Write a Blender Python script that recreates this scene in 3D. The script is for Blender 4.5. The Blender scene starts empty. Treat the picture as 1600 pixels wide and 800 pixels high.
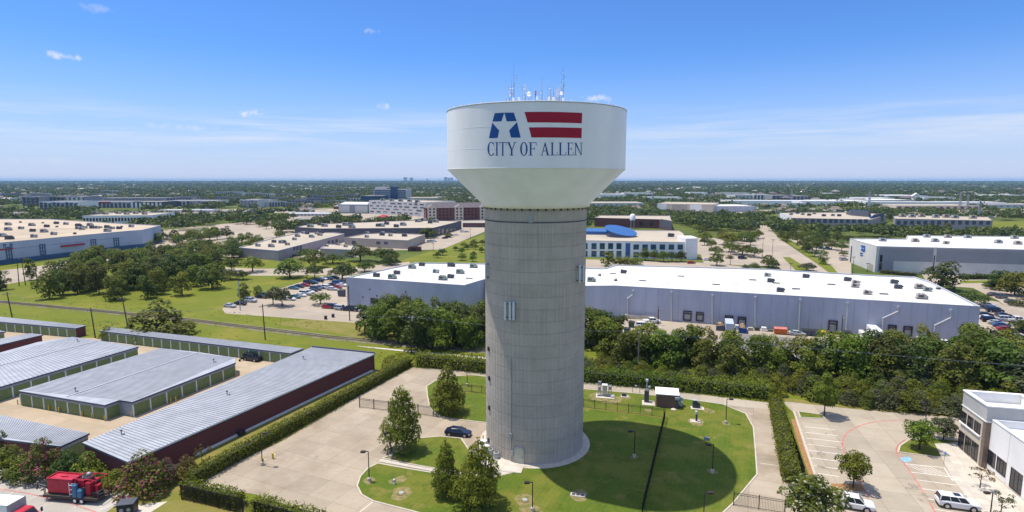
import bpy, math, random
import numpy as np
from mathutils import Vector, Matrix
from mathutils.geometry import tessellate_polygon
R = math.radians
SC = bpy.context.scene
COL = SC.collection
rnd = random.Random(11)
nrng = np.random.default_rng(5)

# ---------------------------------------------------------------- camera
F, CAMH, PITCH = 888.0, 46.5, math.atan(119 / 888.0)
cd = bpy.data.cameras.new('camera'); cam = bpy.data.objects.new('camera', cd); COL.objects.link(cam)
cd.sensor_width = 36; cd.lens = 36 * F / 1600; cd.clip_start = 1; cd.clip_end = 60000
cam.location = (0, 0, CAMH); cam.rotation_euler = (math.pi / 2 - PITCH, 0, 0)
SC.camera = cam
# ---------------------------------------------------------------- sun and sky
SUN_EL, SUN_AZ = R(71.6), math.atan2(-0.927, 0.375)       # azimuth from +Y towards +X
sv = Vector((math.sin(SUN_AZ) * math.cos(SUN_EL), math.cos(SUN_AZ) * math.cos(SUN_EL), math.sin(SUN_EL)))
sd = bpy.data.lights.new('sun', 'SUN'); sun = bpy.data.objects.new('sun', sd); COL.objects.link(sun)
sd.energy = 3.05; sd.angle = R(0.5); sd.color = (1, 0.935, 0.82)
sun.rotation_euler = sv.to_track_quat('Z', 'Y').to_euler(); sun.location = (0, 0, 300)
W = bpy.data.worlds.new("World"); SC.world = W; W.use_nodes = True
def build_world():
    nt = W.node_tree; nt.nodes.clear(); N = nt.nodes.new; L = nt.links.new
    out = N('ShaderNodeOutputWorld'); bg = N('ShaderNodeBackground'); sky = N('ShaderNodeTexSky')
    sky.sky_type = 'NISHITA'; sky.sun_disc = False; sky.sun_elevation = SUN_EL; sky.sun_rotation = SUN_AZ
    sky.altitude = 200; sky.air_density = 1.0; sky.dust_density = 0.2; sky.ozone_density = 3.0
    bg.inputs['Strength'].default_value = 0.15
    hs = N('ShaderNodeHueSaturation'); hs.inputs['Saturation'].default_value = 1.0; hs.inputs['Hue'].default_value = 0.5; hs.inputs['Value'].default_value = 1.0
    L(sky.outputs[0], hs.inputs['Color'])
    tc = N('ShaderNodeTexCoord'); sep = N('ShaderNodeSeparateXYZ'); L(tc.outputs['Generated'], sep.inputs[0])
    def mth(op, a, b=None, cl=False):
        n = N('ShaderNodeMath'); n.operation = op; n.use_clamp = cl
        for i, v in enumerate((a, b)):
            if v is None: continue
            if isinstance(v, (int, float)): n.inputs[i].default_value = v
            else: L(v, n.inputs[i])
        return n.outputs[0]
    # thin streaky cirrus low over the horizon
    mp = N('ShaderNodeMapping'); mp.inputs['Scale'].default_value = (2.2, 2.2, 40); L(tc.outputs['Generated'], mp.inputs[0])
    nz = N('ShaderNodeTexNoise'); nz.inputs['Scale'].default_value = 1.5; nz.inputs['Detail'].default_value = 7; nz.inputs['Roughness'].default_value = .62
    L(mp.outputs[0], nz.inputs['Vector'])
    z = sep.outputs[2]
    up = N('ShaderNodeMapRange'); up.inputs[1].default_value = 0.03; up.inputs[2].default_value = 0.065; L(z, up.inputs[0])
    dn = N('ShaderNodeMapRange'); dn.inputs[1].default_value = 0.08; dn.inputs[2].default_value = 0.125; dn.inputs[3].default_value = 1; dn.inputs[4].default_value = 0; L(z, dn.inputs[0])
    cs = N('ShaderNodeMapRange'); cs.inputs[1].default_value = 0.44; cs.inputs[2].default_value = 0.72; L(nz.outputs[0], cs.inputs[0])
    cirrus = mth('MULTIPLY', mth('MULTIPLY', up.outputs[0], dn.outputs[0]), cs.outputs[0])
    cirrus = mth('MULTIPLY', cirrus, 0.62)
    # a few small puffs, each at its own bearing and height in the sky
    fac = cirrus
    n2 = N('ShaderNodeTexNoise'); n2.inputs['Scale'].default_value = 75; n2.inputs['Detail'].default_value = 5; n2.inputs['Roughness'].default_value = .65
    L(tc.outputs['Generated'], n2.inputs['Vector'])
    cth, sth = math.cos(PITCH), math.sin(PITCH)
    for px, py, rx, rz, st in ((102, 88, .018, .006, .8), (386, 176, .026, .006, .95), (597, 166, .011, .006, .7), (932, 153, .026, .006, .8), (581, 49, .012, .005, .45),
                               (152, 13, .020, .006, .35), (60, 250, .05, .006, .25), (283, 199, .05, .006, .35), (480, 208, .05, .005, .25)):
        u, v = (px - 800) / F, (py - 400) / F
        d = Vector((u, cth - v * sth, -sth - v * cth)).normalized(); h = Vector((d.y, -d.x, 0)).normalized(); k = h.cross(d)
        def dot(vec, off, sc):
            n = N('ShaderNodeVectorMath'); n.operation = 'DOT_PRODUCT'; n.inputs[1].default_value = vec; L(tc.outputs['Generated'], n.inputs[0])
            return mth('POWER', mth('ABSOLUTE', mth('MULTIPLY', mth('SUBTRACT', n.outputs['Value'], off), 1 / sc)), 2.0)
        r2 = mth('ADD', dot(h, 0, rx), dot(k, 0, rz))
        front = N('ShaderNodeVectorMath'); front.operation = 'DOT_PRODUCT'; front.inputs[1].default_value = d; L(tc.outputs['Generated'], front.inputs[0])
        g = mth('SUBTRACT', 1.15, r2)
        g = mth('ADD', mth('MULTIPLY', mth('SUBTRACT', n2.outputs[0], 0.54), 6.5), g)
        g = mth('MULTIPLY', g, mth('GREATER_THAN', front.outputs['Value'], 0.3))
        g = mth('MULTIPLY', mth('MULTIPLY', g, mth('LESS_THAN', r2, 4.0)), .55, True)
        fac = mth('MAXIMUM', fac, mth('MULTIPLY', g, st))
    mx = N('ShaderNodeMix'); mx.data_type = 'RGBA'; 
    # clear deep blue low down, sky above the frame brightened and warmed to add fill light; pale blue air along the horizon
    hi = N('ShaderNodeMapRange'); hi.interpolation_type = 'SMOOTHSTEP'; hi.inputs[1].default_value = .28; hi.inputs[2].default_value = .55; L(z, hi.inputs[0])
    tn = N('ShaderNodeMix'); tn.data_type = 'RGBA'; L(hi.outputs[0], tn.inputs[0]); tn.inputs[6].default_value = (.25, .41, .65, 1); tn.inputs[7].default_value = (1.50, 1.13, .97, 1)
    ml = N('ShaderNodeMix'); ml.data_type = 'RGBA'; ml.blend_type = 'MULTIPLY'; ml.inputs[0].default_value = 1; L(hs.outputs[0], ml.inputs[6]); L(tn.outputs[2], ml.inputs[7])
    lo = N('ShaderNodeMapRange'); lo.inputs[1].default_value = -.01; lo.inputs[2].default_value = .21; lo.inputs[3].default_value = 1; lo.inputs[4].default_value = 0; L(z, lo.inputs[0])
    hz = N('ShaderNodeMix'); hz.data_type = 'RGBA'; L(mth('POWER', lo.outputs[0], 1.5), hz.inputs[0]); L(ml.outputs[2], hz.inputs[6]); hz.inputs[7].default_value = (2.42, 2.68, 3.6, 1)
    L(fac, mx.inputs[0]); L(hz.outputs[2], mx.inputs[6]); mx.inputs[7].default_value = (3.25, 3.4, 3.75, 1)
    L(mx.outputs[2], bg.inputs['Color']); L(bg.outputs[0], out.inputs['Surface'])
build_world()
SC.view_settings.view_transform = 'Standard'; SC.view_settings.look = 'None'; SC.view_settings.gamma = 1
SC.view_settings.use_curve_mapping = False; SC.view_settings.exposure = 0.75
SC.render.engine = 'CYCLES'
cy = SC.cycles
cy.use_denoising = True; cy.max_bounces = 6; cy.diffuse_bounces = 3; cy.glossy_bounces = 2; cy.transmission_bounces = 3; cy.transparent_max_bounces = 6; cy.volume_bounces = 0
cy.sample_clamp_indirect = 4

# ---------------------------------------------------------------- survey helpers: photo pixel -> ground point
_c, _s = math.cos(PITCH), math.sin(PITCH)
def G(px, py, z=0.0):
    u, v = (px - 800) / F, (py - 400) / F
    t = (z - CAMH) / (-_s - v * _c)
    return (u * t, (_c - v * _s) * t)
def PX(x, y, z=0.0):
    Z = y * _c - (z - CAMH) * _s
    return (800 + F * x / Z, 400 - F * (y * _s + (z - CAMH) * _c) / Z)
def GP(pts, z=0.0): return [G(a, b, z) for a, b in pts]
def lerp(a, b, t): return tuple(a[i] + (b[i] - a[i]) * t for i in range(len(a)))
def unit(a, b):
    d = Vector((b[0] - a[0], b[1] - a[1])); l = d.length; return (d / l, l)
def cen(pts): return (sum(p[0] for p in pts) / len(pts), sum(p[1] for p in pts) / len(pts))
def inpoly(x, y, P):
    c = False; j = len(P) - 1
    for i in range(len(P)):
        if (P[i][1] > y) != (P[j][1] > y) and x < (P[j][0] - P[i][0]) * (y - P[i][1]) / (P[j][1] - P[i][1]) + P[i][0]: c = not c
        j = i
    return c
def area2(P): return sum(P[i - 1][0] * P[i][1] - P[i][0] * P[i - 1][1] for i in range(len(P)))
def ccw(P): return list(P) if area2(P) > 0 else list(reversed(P))

# ---------------------------------------------------------------- mesh building
class MB:
    def __init__(s): s.v = []; s.f = []; s.m = []
    def add(s, vs, fs, m=0):
        o = len(s.v); s.v += [tuple(p) for p in vs]
        for f in fs: s.f.append([o + i for i in f]); s.m.append(m)
        return s
    def quad(s, a, b, c, d, m=0): return s.add([a, b, c, d], [(0, 1, 2, 3)], m)
    def box(s, x0, y0, z0, x1, y1, z1, m=0):
        return s.add([(x0, y0, z0), (x1, y0, z0), (x1, y1, z0), (x0, y1, z0), (x0, y0, z1), (x1, y0, z1), (x1, y1, z1), (x0, y1, z1)],
                     [(3, 2, 1, 0), (4, 5, 6, 7), (0, 1, 5, 4), (1, 2, 6, 5), (2, 3, 7, 6), (3, 0, 4, 7)], m)
    def obox(s, cx, cy, z0, lx, ly, lz, rz=0, m=0):
        c, t = math.cos(rz), math.sin(rz); P = []
        for z in (z0, z0 + lz):
            for a, b in ((-1, -1), (1, -1), (1, 1), (-1, 1)):
                x, y = a * lx / 2, b * ly / 2; P.append((cx + x * c - y * t, cy + x * t + y * c, z))
        return s.add(P, [(3, 2, 1, 0), (4, 5, 6, 7), (0, 1, 5, 4), (1, 2, 6, 5), (2, 3, 7, 6), (3, 0, 4, 7)], m)
    def bbox(s, cx, cy, z0, lx, ly, lz, rz=0, b=.05, m=0):
        """box with chamfered vertical and top edges"""
        c, t = math.cos(rz), math.sin(rz); rows = []
        for z, k in ((z0, 0), (z0 + lz - b, 0), (z0 + lz, b)):
            row = []
            hx, hy = lx / 2 - k, ly / 2 - k
            for x, y in ((-hx + b, -hy), (hx - b, -hy), (hx, -hy + b), (hx, hy - b), (hx - b, hy), (-hx + b, hy), (-hx, hy - b), (-hx, -hy + b)):
                row.append((cx + x * c - y * t, cy + x * t + y * c, z))
            rows.append(row)
        s.rows(rows, True, m); return s.add(rows[-1], [tuple(range(8))], m)
    def rows(s, rows, closed=True, m=0):
        n = len(rows[0]); vs = [p for r in rows for p in r]; fs = []
        for i in range(len(rows) - 1):
            for j in range(n if closed else n - 1):
                k = (j + 1) % n; fs.append((i * n + j, i * n + k, (i + 1) * n + k, (i + 1) * n + j))
        return s.add(vs, fs, m)
    def poly(s, pts, z, m=0, flip=False):
        P = ccw(pts); tr = tessellate_polygon([[Vector((p[0], p[1], 0)) for p in P]])
        fs = []
        for a, b, c in tr:
            A, B, C = P[a], P[b], P[c]
            up = (B[0] - A[0]) * (C[1] - A[1]) - (B[1] - A[1]) * (C[0] - A[0]) > 0
            fs.append((a, b, c) if up != flip else (a, c, b))
        return s.add([(p[0], p[1], z) for p in P], fs, m)
    def sides(s, pts, z0, z1, m=0):
        P = ccw(pts); return s.rows([[(p[0], p[1], z0) for p in P], [(p[0], p[1], z1) for p in P]], True, m)
    def prism(s, pts, z0, z1, m=0, mt=None):
        s.sides(pts, z0, z1, m); s.poly(pts, z1, m if mt is None else mt); return s.poly(pts, z0, m, True)
    def tube(s, a, b, r, n=6, m=0, r1=None):
        a, b = Vector(a), Vector(b); d = (b - a).normalized(); q = d.to_track_quat('Z', 'Y'); r1 = r if r1 is None else r1
        ra = [a + q @ Vector((math.cos(i * 2 * math.pi / n) * r, math.sin(i * 2 * math.pi / n) * r, 0)) for i in range(n)]
        rb = [b + q @ Vector((math.cos(i * 2 * math.pi / n) * r1, math.sin(i * 2 * math.pi / n) * r1, 0)) for i in range(n)]
        s.rows([ra, rb], True, m); s.add(ra, [tuple(reversed(range(n)))], m); return s.add(rb, [tuple(range(n))], m)
    def path(s, pts, r, n=6, m=0):
        for a, b in zip(pts, pts[1:]): s.tube(a, b, r, n, m)
        return s
    def lathe(s, prof, n=24, cx=0, cy=0, m=0, cap=True):
        rows = [[(cx + r * math.cos(i * 2 * math.pi / n), cy + r * math.sin(i * 2 * math.pi / n), z) for i in range(n)] for r, z in prof]
        s.rows(rows, True, m)
        if cap and prof[-1][0] > 1e-4: s.add(rows[-1], [tuple(range(n))], m)
        return s
    def ring(s, pts, w, z0, z1, m=0):
        """kerb / coping along a closed outline, w inwards"""
        P = ccw(pts); Q = inset(P, w)
        s.sides(P, z0, z1, m); n = len(P)
        for i in range(n):
            j = (i + 1) % n
            s.quad((*P[i], z1), (*P[j], z1), (*Q[j], z1), (*Q[i], z1), m); s.quad((*Q[j], z0), (*Q[i], z0), (*Q[i], z1), (*Q[j], z1), m)
        return s
    def build(s, name, mats, parent=None, loc=None, w=False, smooth=False, rz=0):
        me = bpy.data.meshes.new(name)
        V = s.v
        if w and parent is not None:
            L = parent.location; V = [(p[0] - L[0], p[1] - L[1], p[2] - L[2]) for p in V]
        elif w and loc is not None: V = [(p[0] - loc[0], p[1] - loc[1], p[2] - loc[2]) for p in V]
        me.from_pydata(V, [], s.f)
        mats = mats if isinstance(mats, (list, tuple)) else [mats]
        for x in mats: me.materials.append(x)
        if len(mats) > 1: me.polygons.foreach_set('material_index', s.m)
        if smooth: me.shade_smooth()
        me.update()
        o = bpy.data.objects.new(name, me); COL.objects.link(o)
        if parent is not None: o.parent = parent
        if loc is not None: o.location = loc
        o.rotation_euler.z = rz
        return o
def inset(P, w):
    P = ccw(P); n = len(P); Q = []
    for i in range(n):
        a, b, c = Vector(P[i - 1]), Vector(P[i]), Vector(P[(i + 1) % n])
        d1, d2 = (b - a).normalized(), (c - b).normalized()
        n1, n2 = Vector((-d1.y, d1.x)), Vector((-d2.y, d2.x)); k = n1 + n2
        den = max(0.35, 1 + n1.dot(n2)); q = b + k * (w / den); Q.append((q.x, q.y))
    return Q
def fast_mesh(name, V, Fq, mats, mi=None, parent=None, loc=None):
    V = np.asarray(V, np.float32); Fq = np.asarray(Fq, np.int32); k = Fq.shape[1]
    me = bpy.data.meshes.new(name); me.vertices.add(len(V)); me.vertices.foreach_set('co', V.ravel())
    me.loops.add(Fq.size); me.loops.foreach_set('vertex_index', Fq.ravel())
    me.polygons.add(len(Fq)); me.polygons.foreach_set('loop_start', np.arange(0, Fq.size, k, dtype=np.int32))
    for x in mats: me.materials.append(x)
    if mi is not None: me.polygons.foreach_set('material_index', np.asarray(mi, np.int32))
    me.update(calc_edges=True)
    o = bpy.data.objects.new(name, me); COL.objects.link(o)
    if parent is not None: o.parent = parent
    if loc is not None: o.location = loc
    return o

# ---------------------------------------------------------------- naming
PENDING = []
def tag(o, label, cat, group=None, order=False):
    """order=True: things alike are told apart later by their place from the left"""
    o['label'] = label; o['category'] = cat
    if group: o['group'] = group
    elif 'group' in o: del o['group']
    if order: PENDING.append(o)
    return o
def empty(name, loc, rz=0):
    o = bpy.data.objects.new(name, None); COL.objects.link(o); o.location = loc; o.rotation_euler.z = rz; o.empty_display_size = .3
    return o
def thing(name, label, cat, loc, rz=0, group=None, order=False): return tag(empty(name, loc, rz), label, cat, group, order)
def struct(o, kind='structure'): o['kind'] = kind; return o
KIDS = {}
def copy_tree(o, parent=None):
    c = o.copy(); COL.objects.link(c)
    if parent is not None: c.parent = parent
    for ch in list(o.children): copy_tree(ch, c)
    return c
_ones = 'zeroth first second third fourth fifth sixth seventh eighth ninth tenth eleventh twelfth thirteenth fourteenth fifteenth sixteenth seventeenth eighteenth nineteenth'.split()
_tens = {2: ('twenty', 'twentieth'), 3: ('thirty', 'thirtieth'), 4: ('forty', 'fortieth'), 5: ('fifty', 'fiftieth'), 6: ('sixty', 'sixtieth'), 7: ('seventy', 'seventieth'), 8: ('eighty', 'eightieth'), 9: ('ninety', 'ninetieth')}
def ordinal(n):
    if n < 20: return _ones[n]
    if n >= 100: return 'hundred and ' + (ordinal(n - 100) if n > 100 else 'zeroth')
    t, u = divmod(n, 10); return _tens[t][1] if u == 0 else _tens[t][0] + '-' + _ones[u]
def finish_labels():
    by = {}
    for o in PENDING: by.setdefault(o['label'], []).append(o)
    for lab, L in by.items():
        if len(L) < 2: continue
        L.sort(key=lambda o: PX(o.location.x, o.location.y, o.location.z)[0])
        for i, o in enumerate(L):
            if len(L) == 2: pre = ('left one of two alike,', 'right one of two alike,')[i]
            elif i == 0: pre = 'leftmost'
            elif i == len(L) - 1: pre = 'rightmost'
            else: pre = ordinal(i + 1) + ' from left,'
            o['label'] = pre + ' ' + lab
# ---------------------------------------------------------------- materials
def mat(name, col, rough=.8, var=.12, scale=1.0, spec=.3, metal=0, col2=None, bump=0, stretch=None, detail=5, world=False, thr=None):
    m = bpy.data.materials.new(name); m.use_nodes = True; nt = m.node_tree; b = nt.nodes['Principled BSDF']; L = nt.links.new
    b.inputs['Roughness'].default_value = rough; b.inputs['Metallic'].default_value = metal; b.inputs['Specular IOR Level'].default_value = spec
    if var == 0 and col2 is None: b.inputs['Base Color'].default_value = (*col, 1); return m
    tc = nt.nodes.new('ShaderNodeTexCoord'); nz = nt.nodes.new('ShaderNodeTexNoise'); nz.inputs['Scale'].default_value = scale; nz.inputs['Detail'].default_value = detail; nz.inputs['Roughness'].default_value = .6
    src = tc.outputs['Object']
    if world:
        g = nt.nodes.new('ShaderNodeNewGeometry'); src = g.outputs['Position']
    if stretch:
        mp = nt.nodes.new('ShaderNodeMapping'); mp.inputs['Scale'].default_value = stretch; L(src, mp.inputs[0]); src = mp.outputs[0]
    L(src, nz.inputs['Vector'])
    rp = nt.nodes.new('ShaderNodeValToRGB'); e = rp.color_ramp.elements
    lo, hi = thr or (.32, .68)
    e[0].position = lo; e[1].position = hi
    a = col2 if col2 else tuple(max(0, c * (1 - var)) for c in col); z = col if col2 else tuple(min(1, c * (1 + var)) for c in col)
    e[0].color = (*a, 1); e[1].color = (*z, 1)
    L(nz.outputs['Fac'], rp.inputs[0]); L(rp.outputs[0], b.inputs['Base Color'])
    if bump:
        bp = nt.nodes.new('ShaderNodeBump'); bp.inputs['Strength'].default_value = bump; bp.inputs['Distance'].default_value = .1; L(nz.outputs['Fac'], bp.inputs['Height']); L(bp.outputs[0], b.inputs['Normal'])
    return m
def layered(name, cols, scales, rough=.9, bump=0, joints=None, mow=None):
    """world-space ground: base colour mottled by several noises; joints=(w,h,rot,colour,width)"""
    m = bpy.data.materials.new(name); m.use_nodes = True; nt = m.node_tree; b = nt.nodes['Principled BSDF']; L = nt.links.new; N = nt.nodes.new
    b.inputs['Roughness'].default_value = rough; b.inputs['Specular IOR Level'].default_value = .15
    g = N('ShaderNodeNewGeometry'); cur = None
    rgb = N('ShaderNodeRGB'); rgb.outputs[0].default_value = (*cols[0], 1); cur = rgb.outputs[0]; last = None
    for c, (sc, lo, hi, k) in zip(cols[1:], scales):
        nz = N('ShaderNodeTexNoise'); nz.inputs['Scale'].default_value = sc; nz.inputs['Detail'].default_value = 6; nz.inputs['Roughness'].default_value = .65
        L(g.outputs['Position'], nz.inputs['Vector']); last = nz
        mr = N('ShaderNodeMapRange'); mr.inputs[1].default_value = lo; mr.inputs[2].default_value = hi; mr.inputs[4].default_value = k; L(nz.outputs[0], mr.inputs[0])
        mx = N('ShaderNodeMix'); mx.data_type = 'RGBA'; L(mr.outputs[0], mx.inputs[0]); L(cur, mx.inputs[6]); mx.inputs[7].default_value = (*c, 1); cur = mx.outputs[2]
    if mow:
        mp = N('ShaderNodeMapping'); mp.inputs['Rotation'].default_value = (0, 0, mow[0]); L(g.outputs['Position'], mp.inputs[0])
        wv = N('ShaderNodeTexWave'); wv.inputs['Scale'].default_value = mow[1]; wv.inputs['Distortion'].default_value = 1.2; wv.inputs['Detail'].default_value = 3; wv.inputs['Detail Scale'].default_value = .4; L(mp.outputs[0], wv.inputs['Vector'])
        mr = N('ShaderNodeMapRange'); mr.inputs[3].default_value = 1 - mow[2]; mr.inputs[4].default_value = 1 + mow[2]; L(wv.outputs['Fac'], mr.inputs[0])
        sm = N('ShaderNodeVectorMath'); sm.operation = 'SCALE'; L(cur, sm.inputs[0]); L(mr.outputs[0], sm.inputs['Scale']); cur = sm.outputs[0]
    if joints:
        w, h, rot, jc, jw = joints
        mp = N('ShaderNodeMapping'); mp.inputs['Rotation'].default_value = (0, 0, rot); L(g.outputs['Position'], mp.inputs[0])
        br = N('ShaderNodeTexBrick'); br.offset = 0; br.inputs['Scale'].default_value = 1; br.inputs['Brick Width'].default_value = w; br.inputs['Row Height'].default_value = h
        br.inputs['Mortar Size'].default_value = jw; br.inputs['Mortar Smooth'].default_value = .3; br.inputs['Color1'].default_value = (1, 1, 1, 1); br.inputs['Color2'].default_value = (.84, .84, .84, 1); br.inputs['Mortar'].default_value = (*jc, 1)
        L(mp.outputs[0], br.inputs['Vector'])
        mx = N('ShaderNodeMix'); mx.data_type = 'RGBA'; mx.blend_type = 'MULTIPLY'; mx.inputs[0].default_value = 1; L(cur, mx.inputs[6]); L(br.outputs['Color'], mx.inputs[7]); cur = mx.outputs[2]
    L(cur, b.inputs['Base Color'])
    if bump and last:
        bp = N('ShaderNodeBump'); bp.inputs['Strength'].default_value = bump; bp.inputs['Distance'].default_value = .15; L(last.outputs[0], bp.inputs['Height']); L(bp.outputs[0], b.inputs['Normal'])
    return m
def leafmat(name, c1, c2, hue=.03, val=.38, trans=.38):
    m = bpy.data.materials.new(name); m.use_nodes = True; nt = m.node_tree; nt.nodes.clear(); N = nt.nodes.new; L = nt.links.new
    out = N('ShaderNodeOutputMaterial'); tc = N('ShaderNodeTexCoord'); nz = N('ShaderNodeTexNoise'); nz.inputs['Scale'].default_value = .9; nz.inputs['Detail'].default_value = 6; nz.inputs['Roughness'].default_value = .75
    L(tc.outputs['Object'], nz.inputs['Vector'])
    rp = N('ShaderNodeValToRGB'); e = rp.color_ramp.elements; e[0].position = .35; e[1].position = .66; e[0].color = (*c1, 1); e[1].color = (*c2, 1); L(nz.outputs[0], rp.inputs[0])
    oi = N('ShaderNodeObjectInfo'); hs = N('ShaderNodeHueSaturation'); L(rp.outputs[0], hs.inputs['Color'])
    a = N('ShaderNodeMapRange'); a.inputs[3].default_value = .5 - hue; a.inputs[4].default_value = .5 + hue; L(oi.outputs['Random'], a.inputs[0]); L(a.outputs[0], hs.inputs['Hue'])
    w = N('ShaderNodeMath'); w.operation = 'FRACT'; w2 = N('ShaderNodeMath'); w2.operation = 'MULTIPLY'; w2.inputs[1].default_value = 7.31; L(oi.outputs['Random'], w2.inputs[0]); L(w2.outputs[0], w.inputs[0])
    v = N('ShaderNodeMapRange'); v.inputs[3].default_value = 1 - val; v.inputs[4].default_value = 1 + val; L(w.outputs[0], v.inputs[0]); L(v.outputs[0], hs.inputs['Value'])
    d = N('ShaderNodeBsdfPrincipled'); d.inputs['Roughness'].default_value = .55; d.inputs['Specular IOR Level'].default_value = .25; L(hs.outputs[0], d.inputs['Base Color'])
    t = N('ShaderNodeBsdfTranslucent'); L(hs.outputs[0], t.inputs['Color']); mx = N('ShaderNodeMixShader'); mx.inputs[0].default_value = trans
    L(d.outputs[0], mx.inputs[1]); L(t.outputs[0], mx.inputs[2]); L(mx.outputs[0], out.inputs[0])
    return m
def emit0(name, col): return mat(name, col, .3, 0)
M = {}
M['terrain'] = layered('meadow_far', [(.085, .112, .018), (.14, .15, .03), (.05, .078, .014), (.24, .21, .13)], [(.012, .42, .62, .8), (.03, .45, .6, .7), (.006, .60, .68, .5)])
M['field'] = layered('field_grass', [(.135, .158, .014), (.23, .20, .035), (.078, .110, .010), (.165, .175, .018), (.08, .11, .010)], [(.05, .5, .66, .75), (.13, .52, .68, .6), (.6, .45, .7, .6), (2.2, .5, .75, .6)], bump=.5)
M['lawn'] = layered('lawn_grass', [(.078, .120, .011), (.160, .156, .026), (.048, .088, .009), (.115, .145, .016), (.20, .168, .045)], [(.10, .46, .56, .8), (.35, .5, .62, .6), (2.6, .42, .66, .8), (.22, .57, .66, .75)], bump=.5, mow=(R(24), .42, .03))
M['dry'] = layered('dry_grass', [(.20, .175, .045), (.14, .15, .022), (.28, .22, .08)], [(.25, .45, .62, .8), (1.0, .5, .7, .6)], bump=.4)
M['conc'] = layered('lot_concrete', [(.40, .335, .25), (.31, .25, .18), (.46, .39, .305), (.25, .195, .135), (.34, .28, .205)], [(.07, .45, .62, .8), (.25, .5, .7, .5), (.035, .56, .66, .7), (1.3, .52, .68, .6)], joints=(4.6, 4.6, R(24), (.66, .63, .58), .04))
M['conc_r'] = layered('parking_concrete', [(.42, .36, .275), (.35, .295, .22), (.48, .415, .33), (.30, .25, .185)], [(.09, .45, .62, .7), (.4, .5, .7, .5), (.05, .57, .68, .6)], joints=(4.8, 4.8, R(14), (.60, .57, .52), .04))
M['conc_y'] = layered('yard_concrete', [(.455, .365, .255), (.38, .30, .205), (.51, .425, .32)], [(.08, .45, .62, .7), (.3, .5, .7, .5)], joints=(6, 6, R(22), (.74, .7, .64), .035))
M['conc_b'] = layered('apron_concrete', [(.44, .41, .36), (.35, .325, .285), (.50, .46, .41)], [(.1, .45, .62, .7), (.4, .5, .7, .5)], joints=(5, 5, R(20), (.74, .72, .68), .04))
M['drive'] = layered('drive_concrete', [(.42, .365, .285), (.34, .29, .22), (.30, .26, .2)], [(.1, .45, .62, .6), (.5, .55, .7, .5)], joints=(4.5, 9, R(17), (.72, .7, .66), .04))
M['asphalt'] = layered('worn_asphalt', [(.20, .19, .18), (.15, .145, .14), (.27, .25, .23)], [(.08, .45, .6, .7), (.4, .5, .7, .5)])
M['road'] = layered('road_concrete', [(.42, .35, .27), (.34, .29, .23), (.47, .40, .31)], [(.02, .45, .6, .7), (.1, .5, .7, .5)], joints=(7, 7, R(-30), (.8, .78, .74), .05))
M['far_pave'] = layered('far_paving', [(.38, .32, .245), (.30, .255, .20), (.45, .39, .31)], [(.02, .45, .6, .7), (.1, .5, .7, .5)])
M['walk'] = layered('walk_concrete', [(.58, .53, .45), (.49, .44, .37)], [(.5, .45, .65, .7)], joints=(1.6, 1.6, R(24), (.7, .68, .64), .03))
M['ballast'] = layered('ballast_stone', [(.27, .235, .165), (.17, .155, .085), (.38, .34, .27), (.15, .165, .03)], [(1.2, .4, .6, .8), (3, .5, .65, .6), (.3, .43, .55, .95)], bump=.8)
M['gravel'] = layered('pale_gravel', [(.55, .52, .46), (.16, .17, .06), (.40, .37, .32)], [(.5, .52, .6, .8), (3, .5, .65, .7)], bump=.6)
M['mulch'] = layered('mulch', [(.36, .20, .085), (.24, .13, .06)], [(1.5, .4, .65, .8)], bump=.5)
M['soil'] = layered('bare_soil', [(.27, .21, .10), (.20, .17, .07), (.12, .135, .03)], [(1.6, .42, .62, .9), (1.1, .45, .6, .9)])
M['kerb'] = mat('kerb', (.50, .45, .37), .85, .12, 1.2)
M['redkerb'] = mat('red_kerb_paint', (.52, .10, .095), .7, .25, 1.5)
M['redline'] = mat('red_line_paint', (.50, .17, .14), .7, .3, 1.3)
M['line'] = mat('white_line_paint', (.74, .70, .63), .7, .15, 2)
M['line_old'] = mat('worn_line_paint', (.62, .56, .47), .75, .15, 2)
M['bluepaint'] = mat('blue_pavement_paint', (.22, .42, .72), .7, .2, 2)
M['tank'] = mat('tank_white_paint', (.91, .88, .86), .45, .05, .22, .4, stretch=(1, 1, .35))
M['tank_cone'] = mat('tank_cone_paint', (.91, .875, .83), .5, .05, .3, .3)
M['blue'] = mat('emblem_blue', (.012, .085, .30), .5, .06, 2)
M['red'] = mat('emblem_red', (.38, .008, .028), .5, .06, 2)
M['navy'] = mat('lettering_blue', (.015, .07, .25), .5, .05, 2)
M['steel'] = mat('galvanised_steel', (.36, .39, .43), .45, .12, 4, .5, .4)
M['whitepart'] = mat('white_fittings', (.80, .80, .80), .4, .05, 3)
M['panelgrey'] = mat('antenna_panel', (.62, .65, .68), .4, .06, 3)
M['dark'] = mat('dark_metal', (.03, .03, .035), .5, .15, 4)
M['black'] = mat('black_iron', (.014, .013, .014), .45, .15, 6)
M['bronze'] = mat('bronze_pole', (.035, .025, .02), .5, .15, 5)
M['wood'] = mat('weathered_pole_wood', (.10, .07, .045), .9, .3, 3, stretch=(1, 1, .2))
M['woodgrey'] = mat('grey_pole_wood', (.19, .165, .14), .9, .25, 3, stretch=(1, 1, .2))
M['glass'] = mat('dark_glass', (.012, .018, .025), .08, 0, 1, .6)
M['teal'] = mat('teal_glass', (.015, .075, .13), .1, .3, .3, .6)
M['blueglass'] = mat('blue_tint_glass', (.02, .06, .16), .1, .3, .3, .6)
M['brownframe'] = mat('bronze_frame', (.05, .032, .04), .5, .1, 3)
M['whiteroof'] = layered('white_membrane', [(.74, .73, .70), (.62, .605, .575), (.48, .46, .42)], [(.05, .48, .68, .7), (.16, .55, .70, .8)], rough=.6, joints=(14, 7, R(17), (.80, .80, .80), .09))
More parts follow.
